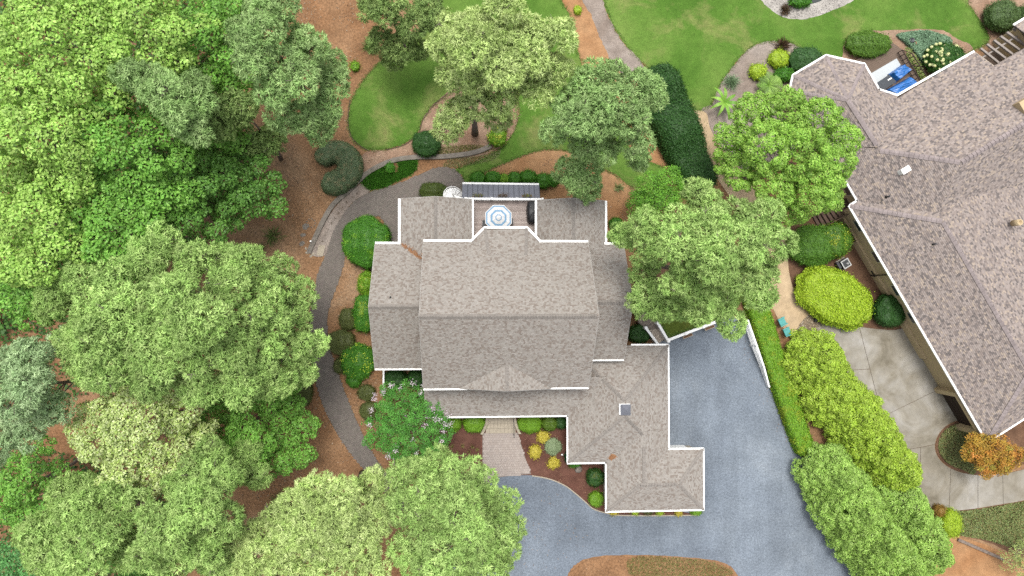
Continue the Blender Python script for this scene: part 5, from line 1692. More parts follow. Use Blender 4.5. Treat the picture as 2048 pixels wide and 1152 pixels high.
def sweep_core(pts, w, h, sq=0.5, z0=0.0, cap=True):
    """rounded bar along a 2-D centreline; w, h may vary along it"""
    n = len(pts)
    prof = []
    m = 12
    for k in range(m + 1):
        a = math.pi * k / m
        prof.append((math.copysign(abs(math.cos(a)) ** sq, math.cos(a)), abs(math.sin(a)) ** sq))
    rows = []
    for i, p in enumerate(pts):
        a, b = pts[max(i - 1, 0)], pts[min(i + 1, n - 1)]
        d = np.array([b[0] - a[0], b[1] - a[1]]); d = d / np.linalg.norm(d)
        s = np.array([-d[1], d[0]])
        wi = w[i] if hasattr(w, '__len__') else w
        hi = h[i] if hasattr(h, '__len__') else h
        rows.append([(p[0] + s[0] * x * wi / 2, p[1] + s[1] * x * wi / 2, z0 + z * hi) for x, z in prof])
    if cap:
        for e, q in ((0, 1), (-1, -2)):
            pe, pq = np.array(pts[e]), np.array(pts[q])
            d = (pe - pq) / np.linalg.norm(pe - pq)
            we = (w[e] if hasattr(w, '__len__') else w)
            c = [(pe[0] + d[0] * we * 0.22, pe[1] + d[1] * we * 0.22)] 
            he = (h[e] if hasattr(h, '__len__') else h)
            s = np.array([-d[1], d[0]]) * (1 if e == -1 else -1)
            row = [(c[0][0] + s[0] * x * we * .33, c[0][1] + s[1] * x * we * .33, z0 + z * he * .85) for x, z in prof]
            mid = [(c[0][0] + d[0] * 0.05, c[0][1] + d[1] * 0.05, z0 + he * .35)] * len(prof)
            rows = ([mid, row] + rows) if e == 0 else (rows + [row, mid])
    g = np.array(rows)
    return np.stack([g[:-1, :-1], g[1:, :-1], g[1:, 1:], g[:-1, 1:]], 2).reshape(-1, 4, 3)

def leafy(name, core, cols, label, cat='shrub', group=None, leaf=0.13, cover=1.2, jit=0.06, asp=0.6, tilt=0.7, tips=None, origin=None, kind=None, shoots=0.05):
    """scatter leaves over a core shell; tips: paler new growth on part of it"""
    e1, e2 = core[:, 1] - core[:, 0], core[:, 3] - core[:, 0]
    f1, f2 = core[:, 2] - core[:, 1], core[:, 2] - core[:, 3]
    nr = np.cross(e1, e2) + np.cross(f2, f1)
    area = np.linalg.norm(nr, axis=1) / 2
    cen = core.reshape(-1, 3).mean(0)
    nr = unit(nr)
    if np.mean(np.sum(nr * (core.mean(1) - cen), 1)) < 0: nr = -nr
    n = int(area.sum() * cover / (leaf * leaf * asp * 0.5))
    f = rng.choice(len(core), n, p=area / area.sum())
    u, v = rng.random((n, 1)), rng.random((n, 1))
    p = (core[f, 0] * (1 - u) + core[f, 1] * u) * (1 - v) + (core[f, 3] * (1 - u) + core[f, 2] * u) * v
    nn_ = nr[f]
    p = p + nn_ * (rng.normal(0, jit, (n, 1)) + jit * 0.4)
    # tufts of leaves stand a little proud of the rest
    bump = vnoise(p * 2.2, 3) * 1.3 + vnoise(p * 5.0, 4) * 0.9
    p = p + nn_ * (bump[:, None] * jit * 0.9)
    sh = (rng.random((n, 1)) < shoots) * np.abs(rng.normal(0, 1, (n, 1))) * 0.13
    p = p + (nn_ + np.array([0, 0, 0.5])) * sh
    nl = unit(nn_ + rand_dirs(n) * tilt)
    sz = leaf * rng.uniform(0.7, 1.3, n)
    q = leaf_quads(p, nl, sz, asp)
    t = shade_mix(cols, n, 0.2)
    if tips is not None:
        tf = vnoise(p * (tips[2] if len(tips) > 2 else 2.0), 5) + rng.normal(0, 0.25, n)
        k = tf > np.quantile(tf, 1 - tips[1])
        t[k] = shade_mix([tips[0]], int(k.sum()), 0.15)
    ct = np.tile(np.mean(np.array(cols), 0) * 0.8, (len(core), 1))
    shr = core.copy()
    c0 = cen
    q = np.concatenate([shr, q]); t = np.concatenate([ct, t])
    org = origin if origin is not None else (cen[0], cen[1], 0)
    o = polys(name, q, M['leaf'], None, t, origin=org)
    return tag(o, label, cat, group, kind)

def ball(px, py, rx, ry, h, cols, label, name='shrub', group=None, leaf=0.12, rot=0.0, sq=0.8, base=0.0, tips=None, cover=1.0, jit=0.07, amp=0.13, tilt=0.75, shoots=0.09):
    """mound centred at pixel (px, py), radii in pixels, h metres high"""
    zc = base + h * 0.45
    c = P(px, py, zc)
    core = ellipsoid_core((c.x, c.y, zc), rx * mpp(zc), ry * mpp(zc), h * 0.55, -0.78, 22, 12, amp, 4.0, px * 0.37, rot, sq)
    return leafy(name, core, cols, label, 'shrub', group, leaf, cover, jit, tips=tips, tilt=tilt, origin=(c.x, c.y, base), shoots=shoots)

def tuft_plant(px, py, r, h, cols, label, name='grass_clump', n=220, width=0.03, cat='plant', group=None, droop=0.5, base=0.0):
    c = np.array(P(px, py, base + h * 0.4)); c[2] = base
    d = rand_dirs(n); d[:, 2] = np.abs(d[:, 2]) + 0.25; d = unit(d)
    R = r * mpp(0)
    st = np.tile(c, (n, 1)) + np.concatenate([rng.normal(0, R * 0.15, (n, 2)), np.zeros((n, 1))], 1)
    L = np.sqrt((d[:, 0] ** 2 + d[:, 1] ** 2) * R * R + (d[:, 2] * h) ** 2) * rng.uniform(0.7, 1.15, n)
    mid = st + d * L[:, None] * 0.6
    tip = st + d * L[:, None]; tip[:, 2] -= droop * h * rng.uniform(0.2, 1.0, n) * (np.abs(d[:, 2]) < 0.75)
    tip[:, 2] = np.maximum(tip[:, 2], base + 0.05)
    s = unit(np.cross(d, rand_dirs(n))) * width * 0.5
    q = np.stack([st, mid - s, tip, mid + s], 1)
    o = polys(name, q, M['leaf'], None, shade_mix(cols, n, 0.2), origin=tuple(c))
    return tag(o, label, cat, group)

def frond_plant(px, py, nfr, L, cols, label, name, wid=0.16, seg=7, h=0.9, leaflets=0, cat='plant', base_z=0.0):
    """arching broad leaves (banana) or feather fronds (palm)"""
    b = P(px, py, base_z + h); b.z = base_z
    quads, tint = [], []
    for k in range(nfr):
        a = 2 * math.pi * k / nfr + random.uniform(-.2, .2)
        d = np.array([math.cos(a), math.sin(a), 0])
        s = np.array([-d[1], d[0], 0])
        LL = L * random.uniform(0.75, 1.1)
        prev = None
        col = shade_mix(cols, 1, 0.15)[0]
        for i in range(seg + 1):
            f = i / seg
            p = np.array(b) + d * LL * f + np.array([0, 0, h * (1 - 0.1 * f) + LL * 0.45 * math.sin(f * 2.2) - LL * 0.35 * f * f])
            w = wid * math.sin(math.pi * min(0.98, 0.12 + 0.86 * f)) if not leaflets else 0.03
            cur = (p - s * w, p + s * w)
            if prev is not None:
                quads.append([prev[0], prev[1], cur[1], cur[0]]); tint.append(col)
                if leaflets:
                    for sd in (-1, 1):
                        for j in range(leaflets):
                            g = (i - 1 + (j + .5) / leaflets) / seg
                            pp = prev[0] + (cur[0] - prev[0]) * ((j + .5) / leaflets)
                            ll = LL * 0.34 * math.sin(math.pi * min(0.97, 0.15 + 0.8 * g))
                            e = pp + (s * sd * 0.8 + d * 0.6) * ll + np.array([0, 0, -0.12 * ll])
                            quads.append([pp, pp + d * 0.03, e, e - d * 0.02]); tint.append(col * random.uniform(0.85, 1.15))
            prev = cur
    o = polys(name, np.array(quads), M['leaf'], None, np.array(tint), origin=tuple(b))
    return tag(o, label, cat)

def cover_patch(name, poly, z, hgt, cols, n, label=None, cat=None, size=0.12, width=0.03, kind='stuff', blade=True):
    """low ground cover: countless small blades or leaves"""
    pts = np.array(poly)
    x = rng.uniform(pts[:, 0].min(), pts[:, 0].max(), n * 3); y = rng.uniform(pts[:, 1].min(), pts[:, 1].max(), n * 3)
    k = inside(poly, x, y)
    x, y = x[k][:n], y[k][:n]
    m = len(x)
    c = np.stack([x, y, np.full(m, z)], 1)
    t = shade_mix(cols, m, 0.22)
    if blade:
        d = unit(rand_dirs(m) * 0.75 + np.array([0, 0, 0.7])); d[:, 2] = np.abs(d[:, 2])
        q = blades(c, d, hgt * rng.uniform(0.6, 1.3, m), np.full(m, width))
    else:
        c[:, 2] += hgt * rng.random(m) * (0.6 + 0.4 * np.sin(x * 1.7) * np.cos(y * 1.9))
        q = leaf_quads(c, unit(rand_dirs(m) * 0.7 + np.array([0, 0, 1.0])), size * rng.uniform(0.6, 1.3, m), 0.7)
    o = polys(name, q, M['leaf'], None, t)
    return tag(o, label, cat, None, kind)

def knobby(tree, lobes, cols, knob, leaf, cover=1.0, asp=0.55, tilt=0.55, name='crown', dens=0.5, up=0.35):
    """crown of many small leafy knuckles with dark gaps between them"""
    subs = []
    for (c, r) in lobes:
        m = int(np.clip(5.0 * r * r / (knob * knob) * dens, 4, 60))
        i = np.arange(m) + 0.5
        zz = 1 - i / m * 1.35
        ph = i * 2.399963 + r * 9
        q = np.sqrt(np.clip(1 - zz * zz, 0, 1))
        sd = unit(np.stack([q * np.cos(ph), q * np.sin(ph), zz], 1) + rng.normal(0, 0.16, (m, 3)))
        rk = knob * rng.uniform(0.65, 1.25, m)
        cc = c + sd * (np.maximum(0.1, r * rng.uniform(0.72, 1.08, m) - rk * 0.5))[:, None]
        subs += list(zip(cc, rk))
        subs.append((c - np.array([0, 0, r * .3]), r * 0.62))
    C0 = np.array([a for a, b in subs]); R0_ = np.array([b for a, b in subs])
    LC = np.array([a for a, b in lobes]); LR = np.array([b for a, b in lobes])
    P_, N_, T_ = [], [], []
    for li, (c, r) in enumerate(subs):
        n = int(2.4 * math.pi * r * r * 2 * cover / (leaf * leaf * asp))
        sd = rand_dirs(n); sd[:, 2] = np.where(sd[:, 2] < -0.3, -sd[:, 2], sd[:, 2])
        pos = c + sd * (r * (0.9 + rng.normal(0, 0.12, n)))[:, None]
        nb = np.argsort(np.sum((C0 - c) ** 2, 1))[1:14]
        dd = (np.linalg.norm(pos[:, None] - C0[None, nb], axis=2) / R0_[None, nb]).min(1)
        ok = dd > 0.8
        pos, sd = pos[ok], sd[ok]
        dl = np.linalg.norm(pos[:, None] - LC[None], axis=2) / LR[None]
        ok = dl.min(1) > 0.6
        pos, sd = pos[ok], sd[ok]
        P_.append(pos)
        N_.append(unit(sd + np.array([0, 0, up]) + rand_dirs(len(pos)) * tilt))
        T_.append(shade_mix(cols, len(pos), 0.14) * rng.uniform(0.8, 1.2))
    p, nn_, t = np.concatenate(P_), np.concatenate(N_), np.concatenate(T_)
    return polys(name, leaf_quads(p, nn_, leaf * rng.uniform(.7, 1.3, len(p)), asp), M['leaf'], tree, t)
VEG = 1.6
_C = C
def C(r, g, b, k=1.0): return _C(r, g, b, k * VEG)
# ------------------------------------------------------------------ pines
PN_L = [C(178, 200, 122, 1.18), C(158, 184, 104, 1.18), C(196, 212, 144, 1.18)]      # pale yellow-green
PN_M = [C(154, 186, 104, 1.18), C(136, 170, 90, 1.18), C(178, 204, 126, 1.18)]       # mid
PN_G = [C(144, 176, 108, 1.22), C(126, 158, 92, 1.22), C(166, 192, 128, 1.22)]       # cooler green
PN_B = [C(156, 184, 132, 1.12), C(136, 164, 114, 1.12), C(176, 198, 150, 1.12)]      # blue-grey
PN_D = [C(126, 152, 86, 1.3), C(110, 136, 76, 1.3), C(146, 168, 100, 1.3)]
pine((950, 267), [(1000, 30, 38, 20), (955, 55, 40, 20), (905, 55, 38, 18.5), (890, 110, 40, 17), (945, 110, 48, 20.5), (1005, 85, 50, 21.5), (1060, 60, 42, 20), (1105, 85, 36, 18), (1060, 115, 45, 20), (1010, 145, 45, 20),
    (950, 160, 40, 18), (1110, 140, 30, 17), (1070, 165, 34, 17), (1005, 190, 34, 17.5), (905, 165, 28, 16), (950, 205, 30, 15.5), (915, 235, 30, 14), (895, 262, 22, 13), (1000, 232, 22, 13.5)], PN_L,
    'tall pale green pine with bare trunk base in the bed beside the oval lawn')
pine((1158, 340), [(1225, 150, 38, 19), (1180, 155, 34, 18), (1275, 160, 36, 19), (1300, 190, 28, 18), (1240, 195, 45, 21), (1190, 200, 42, 19.5), (1140, 200, 28, 17), (1265, 235, 38, 19), (1210, 245, 40, 19), (1150, 250, 40, 17), (1110, 262, 24, 15.5),
    (1270, 285, 30, 16.5), (1215, 290, 32, 16.5), (1170, 290, 26, 15), (1285, 312, 18, 15), (1160, 355, 34, 8.5), (1130, 345, 24, 8), (1175, 375, 26, 7)], PN_G,
    'grey-green pine between the back lawn and the tall dark hedge')
pine((1290, 538), [(1390, 385, 28, 15.5), (1425, 415, 32, 17), (1360, 440, 36, 18), (1420, 460, 45, 20.5), (1480, 430, 38, 19), (1520, 440, 34, 18), (1540, 490, 34, 18), (1480, 490, 45, 21), (1415, 520, 45, 21.5), (1355, 500, 40, 19.5), (1530, 540, 32, 18), (1470, 550, 42, 20),
    (1405, 580, 42, 19.5), (1345, 560, 30, 17.5), (1510, 590, 32, 16.5), (1450, 610, 36, 18), (1395, 620, 30, 17), (1470, 648, 26, 15.5), (1290, 450, 36, 15), (1255, 470, 28, 13.5), (1300, 500, 34, 14.5), (1285, 545, 26, 13), (1300, 600, 36, 14), (1330, 615, 30, 14), (1360, 620, 22, 15)], PN_M,
    'broad rounded pine overhanging the right wing of the house and the gravel drive')
pine((470, 642), [(320, 480, 32, 16), (300, 520, 38, 17), (190, 560, 40, 14), (130, 600, 36, 13), (95, 620, 20, 12), (250, 560, 40, 17.5), (370, 520, 45, 18), (380, 590, 50, 20.5), (310, 600, 50, 20.5), (240, 620, 48, 19.5), (180, 640, 45, 18.5), (140, 680, 40, 17), (210, 690, 50, 19.5), (280, 670, 52, 21), (350, 660, 50, 21.5),
    (390, 720, 50, 20), (310, 730, 52, 20), (230, 735, 44, 18.5), (156, 735, 38, 17), (400, 768, 32, 17), (320, 762, 28, 17)], PN_M,
    'largest pine, its wide crown filling the left side of the picture')
pine((600, 642), [(440, 520, 38, 16), (500, 530, 34, 15), (550, 530, 28, 12), (590, 590, 32, 12), (520, 580, 42, 17), (450, 570, 48, 19), (420, 640, 50, 20), (490, 640, 45, 19), (540, 650, 36, 16.5), (590, 640, 28, 12.5), (460, 700, 48, 19), (530, 710, 40, 16), (590, 700, 40, 13.5), (625, 690, 24, 12), (610, 740, 28, 12.5), (550, 760, 36, 14), (480, 770, 40, 16.5)], PN_M,
    'pine leaning over the curved paver path, against the largest pine')
pine((281, 740), [(110, 690, 30, 15), (60, 720, 40, 17), (20, 740, 40, 17), (80, 770, 40, 18), (30, 800, 42, 18), (90, 820, 36, 16), (40, 860, 40, 15), (10, 890, 30, 14)], PN_B,
    'blue-grey pine cut by the left edge of the picture')
pine((331, 953), [(115, 1002, 32, 13), (175, 985, 30, 13), (220, 990, 40, 15), (150, 1030, 45, 16), (80, 1075, 45, 15), (220, 1060, 45, 17), (160, 1100, 45, 17), (100, 1120, 40, 15), (240, 1110, 36, 15), (180, 1145, 40, 15), (60, 1130, 30, 13)], PN_M,
    'pine in the bottom left corner, left of its lighter neighbour')
pine((530, 905), [(432, 900, 26, 13), (398, 932, 28, 14), (460, 940, 36, 14), (500, 955, 24, 12), (430, 960, 40, 16), (350, 980, 38, 16), (300, 1000, 34, 15), (400, 1010, 45, 18), (340, 1050, 45, 18), (430, 1050, 38, 17), (390, 1095, 40, 17), (310, 1090, 36, 16), (350, 1130, 36, 15), (420, 1130, 34, 14), (495, 905, 22, 11)], PN_M,
    'pine near the bottom edge between the pale-leaved tree and the bare straw')
pine((725, 947), [(640, 975, 36, 14), (690, 980, 36, 14.5), (735, 970, 34, 14), (760, 1000, 32, 15), (600, 1000, 34, 14), (560, 1030, 34, 14), (480, 1065, 28, 11), (520, 1060, 34, 13), (620, 1045, 45, 17), (680, 1035, 45, 18), (735, 1050, 42, 17.5), (570, 1085, 42, 16), (640, 1100, 48, 18.5), (710, 1105, 48, 18.5), (520, 1110, 40, 14), (460, 1130, 34, 12.5), (580, 1140, 40, 16), (660, 1150, 40, 17), (740, 1145, 36, 16.5), (690, 1070, 40, 18)], PN_L,
    'yellowish spiky pine at the bottom edge where the paver path disappears')
pine((915, 938), [(815, 945, 34, 14), (870, 945, 36, 15), (925, 940, 40, 15.5), (960, 960, 32, 15), (860, 990, 40, 16.5), (920, 1000, 45, 18), (970, 1010, 34, 15), (1005, 1020, 26, 12), (1020, 1060, 26, 11.5), (985, 1060, 34, 14), (930, 1060, 50, 19.5), (860, 1050, 45, 18.5), (810, 1000, 34, 15), (880, 1110, 50, 19), (950, 1115, 45, 18), (1000, 1100, 28, 13), (815, 1100, 36, 16.5), (850, 1145, 40, 17), (920, 1150, 40, 17), (980, 1145, 30, 15)], PN_M,
    'rounded pine at the bottom edge beside the entry walk and gravel drive')
pine((660, 236), [(520, 20, 36, 17), (560, 40, 36, 18), (480, 60, 34, 17), (530, 80, 45, 19.5), (590, 75, 36, 18), (625, 110, 36, 17), (570, 125, 45, 20), (520, 140, 38, 19), (660, 120, 24, 14), (660, 170, 34, 15), (610, 170, 40, 18), (560, 190, 40, 18), (650, 220, 34, 14.5), (610, 230, 36, 16), (640, 255, 24, 14), (575, 240, 28, 15)], PN_G,
    'blue-green pine at the top between the leafy wood and the oval lawn')
pine((562, 318), [(450, 250, 36, 12), (500, 230, 32, 12), (480, 280, 30, 10), (540, 300, 30, 7), (530, 270, 30, 9)], PN_D, 'low dark pine beside the C-shaped clipped hedge', r0=0.18)
pine((494, 297), [(205, 120, 28, 18), (250, 140, 34, 19), (300, 160, 34, 19.5), (345, 185, 34, 19.5), (380, 200, 32, 19), (370, 240, 30, 18), (395, 265, 26, 17), (320, 190, 30, 18.5), (270, 155, 28, 18.5), (410, 190, 26, 16)], PN_G,
    'narrow grey-green pine top poking up through the leafy wood')
pine((825, 112), [(770, 30, 34, 9), (820, 40, 36, 9), (860, 20, 34, 9), (800, 85, 34, 8), (760, 75, 24, 7), (840, 90, 26, 7), (785, 110, 18, 6), (745, 20, 26, 8), (880, 60, 22, 7)], PN_D, 'small dark pine at the top edge of the oval lawn', r0=0.16)

# ------------------------------------------------------------------ broadleaf wood on the left
BL_Y = [C(160, 202, 92), C(138, 186, 76), C(186, 216, 118)]
BL_G = [C(118, 174, 68), C(100, 156, 58), C(144, 192, 88)]
BL_D = [C(98, 148, 62), C(84, 132, 54), C(120, 166, 76)]
WOOD = [  # centre px, radius px, height, colours, base px, label
    (90, 70, 130, 20, BL_Y, (330, 215), 'bright yellow-green tree in the top left corner'),
    (262, 45, 112, 19, BL_Y, (450, 205), 'bright yellow-green tree at the top edge, second from the left corner'),
    (410, 70, 100, 16, BL_G, (525, 190), 'mid green tree at the top edge against the blue-green pine'),
    (60, 255, 125, 19, BL_Y, (300, 345), 'yellow-green tree on the left edge below the corner tree'),
    (235, 300, 118, 17, BL_G, (405, 365), 'leafy tree just below the narrow pine top'),
    (60, 430, 120, 17, BL_Y, (280, 470), 'yellow-green tree on the left edge above the blue-grey pine'),
    (215, 450, 110, 16, BL_G, (380, 480), 'green tree directly above the largest pine'),
    (360, 380, 100, 13, BL_D, (465, 420), 'darker green tree between the wood and the straw slope'),
    (455, 360, 86, 10, BL_D, (512, 395), 'dark green tree on the rim of the wood nearest the C-shaped hedge'),
    (60, 570, 76, 13, BL_G, (230, 575), 'low green tree on the left edge of the wood'),
    (400, 205, 86, 13, BL_G, (490, 275), 'green tree in the gap between the narrow pine top and the blue-green pine'),
]
for i, (cx, cy, R_, z, cols, bp, lab) in enumerate(WOOD):
    lb = dome_lobes(cx, cy, R_ * 1.04, z, 22, i, spread=0.86, rl=0.27)
    tr_ = empty('broadleaf_tree', P(*bp, 0), lab, 'tree', 'trees of the leafy wood')
    make_trunk(tr_, P(*bp, 0), tuple(lb[0][0]), 0.25, lb, M['bark'], nb=3)
    knobby(tr_, lb, cols, 0.62, 0.27, 0.85, 0.62, 0.75, dens=0.55)
def wood_tree(bp, cx, cy, R_, z, n, seed, cols, lab, knob=0.5, leaf=0.23, rl=0.27):
    lb = dome_lobes(cx, cy, R_, z, n, seed, spread=0.86, rl=rl)
    t = empty('broadleaf_tree', P(*bp, 0), lab, 'tree')
    make_trunk(t, P(*bp, 0), tuple(lb[0][0]), 0.2, lb, M['bark'], nb=3)
    knobby(t, lb, cols, knob, leaf, 0.9, 0.6, 0.8, dens=0.55)
wood_tree((430, 800), 262, 868, 124, 15, 26, 21, [C(208, 222, 150), C(184, 208, 112), C(156, 190, 80), C(224, 234, 180)], 'pale whitish-green tree among the pines at lower left')
wood_tree((560, 800), 490, 862, 112, 9, 24, 22, BL_G, 'glossy green tree beside the straw at lower left')
wood_tree((180, 900), 45, 985, 84, 9, 16, 23, BL_G, 'loose green tree on the lower left edge')
wood_tree((120, 1090), 25, 1135, 44, 7, 8, 24, [C(110, 170, 96), C(92, 150, 80)], 'small bluish-green tree at the lower left edge under the pine', rl=0.4)
wood_tree((300, 1090), 262, 1128, 55, 6, 8, 25, BL_D, 'low dark tree between the two bottom left pines', rl=0.4)
# maple by the neighbour's house
mp = px_lobes([(1500, 230, 42, 8.5), (1570, 222, 46, 9.5), (1638, 235, 44, 9), (1682, 282, 38, 8.5), (1462, 285, 40, 8), (1530, 295, 55, 11), (1600, 305, 58, 11.3), (1668, 335, 42, 9.5), (1478, 345, 40, 8.5), (1545, 370, 50, 10), (1618, 390, 48, 9.5), (1585, 425, 28, 7.5), (1450, 325, 24, 7), (1640, 350, 40, 10), (1655, 395, 32, 8)])
mtree = empty('maple_tree', P(1485, 355, 0), 'bright green maple beside the octagonal end of the neighbouring roof', 'tree')
make_trunk(mtree, P(1485, 355, 0), (mp[6][0][0], mp[6][0][1], mp[6][0][2]), 0.22, mp, M['bark'], nb=4)
knobby(mtree, mp, [C(146, 192, 76), C(126, 174, 62), C(176, 208, 100), C(110, 160, 54)], 0.5, 0.19, 1.1, 0.7)
# small trees
sm_ = px_lobes([(1300, 380, 34, 3.2), (1335, 365, 28, 3.4), (1275, 405, 26, 2.8), (1325, 400, 30, 3.4), (1355, 390, 22, 3), (1290, 420, 24, 2.6), (1345, 350, 16, 3)])
broadleaf((1305, 400), sm_, [C(110, 166, 52), C(92, 148, 46), C(130, 182, 66)], 'feathery green shrubby tree above the broad pine', 'small_tree', leaf=0.17, dens=1.4, clump=0.4, r0=0.08, asp=0.4)
og = px_lobes([(1955, 888, 28, 3.4), (1992, 898, 32, 4), (2020, 912, 26, 3.4), (1975, 928, 28, 3.6), (1940, 905, 20, 3), (2004, 925, 22, 3.2), (1965, 905, 24, 4)])
ot = broadleaf((1955, 882), og, [C(196, 136, 58), C(186, 146, 52), C(168, 150, 58), C(206, 124, 64), C(150, 150, 60)], 'small orange and yellow tree by the corner of the neighbouring garage', 'small_tree', leaf=0.16, dens=1.5, clump=0.4, r0=0.08)
# crape myrtle with pale pink flowers
cr_ = random.Random(8)
cm = []
for k in range(46):
    a_, f_ = k * 2.39996, math.sqrt((k + .5) / 46)
    cm += px_lobes([(815 + 84 * f_ * math.cos(a_) * cr_.uniform(.85, 1.1), 850 + 80 * f_ * math.sin(a_) * cr_.uniform(.85, 1.1), cr_.uniform(10, 17), 4.3 - 1.9 * f_ * f_ + cr_.uniform(-.4, .4))])
cmt = broadleaf((822, 815), cm, [C(92, 158, 62), C(74, 138, 52), C(112, 174, 76)], 'spreading green shrub with pale pink flowers at the front corner of the house', 'flowering_shrub', leaf=0.15, dens=1.0, clump=0.32, r0=0.07, asp=0.45, cat='shrub')
fl = [(812, 835), (850, 850), (825, 880), (785, 770), (800, 776), (828, 770), (846, 772), (740, 822), (748, 798), (862, 822), (895, 832), (892, 850), (885, 880), (795, 890), (788, 900), (776, 912), (835, 908), (858, 932), (765, 782), (752, 790), (880, 838), (898, 848), (742, 846), (780, 862), (840, 788), (870, 835), (888, 865)]
for (px, py) in fl:
    n = 40
    c = np.array(P(px + random.uniform(-4, 4), py + random.uniform(-3, 3), 4.1)) + rng.normal(0, 1, (n, 3)) * np.array([.14, .14, .1])
    polys('flower_cluster', leaf_quads(c, unit(rand_dirs(n) + np.array([0, 0, .8])), rng.uniform(.06, .12, n), 0.9), M['petal'], cmt, shade_mix([C(238, 220, 232), C(250, 244, 248), C(232, 204, 222)], n, 0.05)).__setitem__('kind', 'stuff')

# ------------------------------------------------------------------ conifer screen on the right boundary
def conifer(px, py, r, h, cols, label, name, group, knob=0.42, leaf=0.15, asp=0.55):
    """ragged cone of upswept sprays; (px, py) is where its middle shows"""
    zc = h * 0.45
    c = P(px, py, zc)
    tree = empty(name, (c.x, c.y, 0), label, 'tree', group)
    R0 = r * mpp(zc)
    lobes = []
    nl = 11
    for i in range(nl):
        f = i / (nl - 1)
        z = h * (0.16 + 0.72 * f)
        rr_ = R0 * (1 - 0.72 * f)
        k = max(1, int(5 * (1 - f) + 1))
        for j in range(k):
            a = 2 * math.pi * j / k + i * 1.1
            o = rr_ * 0.62 if k > 1 else 0
            lobes.append((np.array((c.x + o * math.cos(a), c.y + o * math.sin(a), z + random.uniform(-.25, .25))), rr_ * random.uniform(0.46, 0.62) + 0.15))
    make_trunk(tree, (c.x, c.y, 0), (c.x, c.y, h * 0.92), 0.16, lobes[::3], M['bark'], nb=2)
    knobby(tree, lobes, cols, knob, leaf, asp=asp)
    return tree
CG = [C(162, 194, 62), C(142, 178, 52), C(184, 208, 84)]
CN = [C(150, 188, 84, 1.1), C(128, 168, 68, 1.1), C(176, 206, 112, 1.1)]
gg = 'yellow-green conifers of the boundary screen'
for i, (px, py, r, h, lab) in enumerate([
    (1638, 724, 58, 5.5, 'yellow-green conifer nearest the teal chairs'), (1670, 790, 58, 5.2, 'second yellow-green conifer from the teal chairs'), (1715, 835, 60, 5.8, 'third yellow-green conifer from the teal chairs'),
    (1755, 890, 58, 5.8, 'fourth yellow-green conifer from the teal chairs'), (1795, 940, 50, 5.4, 'yellow-green conifer that ends the row, against the taller green conifers')]):
    conifer(px, py, r, h, CG, lab, 'golden_conifer', gg, 0.42, 0.18, 0.6)
gg = 'taller green conifers of the boundary screen'
for i, (px, py, r, h, lab) in enumerate([
    (1668, 950, 54, 6.5, 'green conifer next to the small green bin'), (1706, 1010, 62, 8.5, 'second green conifer from the small green bin'), (1748, 1072, 66, 9, 'third green conifer from the small green bin'), (1790, 1130, 68, 9, 'green conifer cut by the bottom edge, right of the gravel drive'),
    (1812, 1025, 56, 7, 'green conifer behind the row, nearest the concrete drive'), (1848, 1095, 58, 7.5, 'green conifer behind the row, nearest the fallen log')]):
    conifer(px, py, r, h, CN, lab, 'green_conifer', gg, 0.46, 0.28, 0.28)

# ------------------------------------------------------------------ hedges
SH_D = [C(54, 96, 42), C(44, 82, 36), C(70, 110, 50)]
SH_G = [C(74, 136, 36), C(58, 114, 32), C(94, 152, 46)]
SH_B = [C(118, 166, 40), C(98, 146, 34), C(140, 184, 54)]
SH_Y = [C(168, 200, 44), C(144, 180, 38), C(190, 212, 70)]
SH_O = [C(94, 104, 54), C(80, 92, 48), C(110, 118, 62)]
SH_T = [C(92, 124, 88), C(80, 110, 78), C(114, 138, 94), C(138, 142, 102)]
YEL = [C(206, 190, 66), C(190, 176, 58), C(220, 204, 96)]
def pl(pts, z): return [tuple(P(a, b, z)[:2]) for a, b in spline(pts, False, 6)]
pp = pl([(1318, 150), (1335, 200), (1355, 250), (1380, 310), (1405, 365)], 1.4)
n_ = len(pp)
leafy('tall_hedge', sweep_core(pp, [2.6 + 1.8 * math.sin(math.pi * min(1, .2 + i / n_ * .75)) for i in range(n_)], [2.2 + .4 * math.sin(i * .6) for i in range(n_)], 0.6), SH_D, 'tall dark green hedge between the back lawn pine and the maple', 'hedge', leaf=0.15, cover=1.7, jit=0.12, shoots=0.12)
pp = pl([(1508, 590), (1526, 648), (1543, 705), (1562, 762), (1582, 820), (1602, 874), (1611, 900)], 0.8)
n_ = len(pp)
leafy('clipped_hedge', sweep_core(pp, [2.15 - 0.4 * i / n_ for i in range(n_)], 1.3, 0.35), SH_B, 'long clipped bright green hedge between the gravel drive and the conifers', 'hedge', leaf=0.14, cover=1.7, tips=(C(150, 170, 50), 0.25))
# the C-shaped topiary
ang = [math.radians(a) for a in range(138, -140, -10)]
cc = P(668, 331, 0.7)
rs = 1.42
pp = [(cc.x + 0.12 + rs * math.cos(a) * 1.0, cc.y - 0.05 + rs * math.sin(a) * 1.0 - 0.25 * (a < -1.2)) for a in [x + math.radians(14) for x in ang]]
n_ = len(pp)
leafy('topiary_hedge', sweep_core(pp, [1.75 + 0.5 * math.sin(math.pi * i / n_) + 0.35 * i / n_ for i in range(n_)], 1.25, 0.55), SH_T, 'C-shaped clipped grey-green hedge at the bend of the low stone wall', 'hedge', leaf=0.09, cover=1.6, jit=0.035, tips=(C(150, 146, 108), 0.2, 4.0))

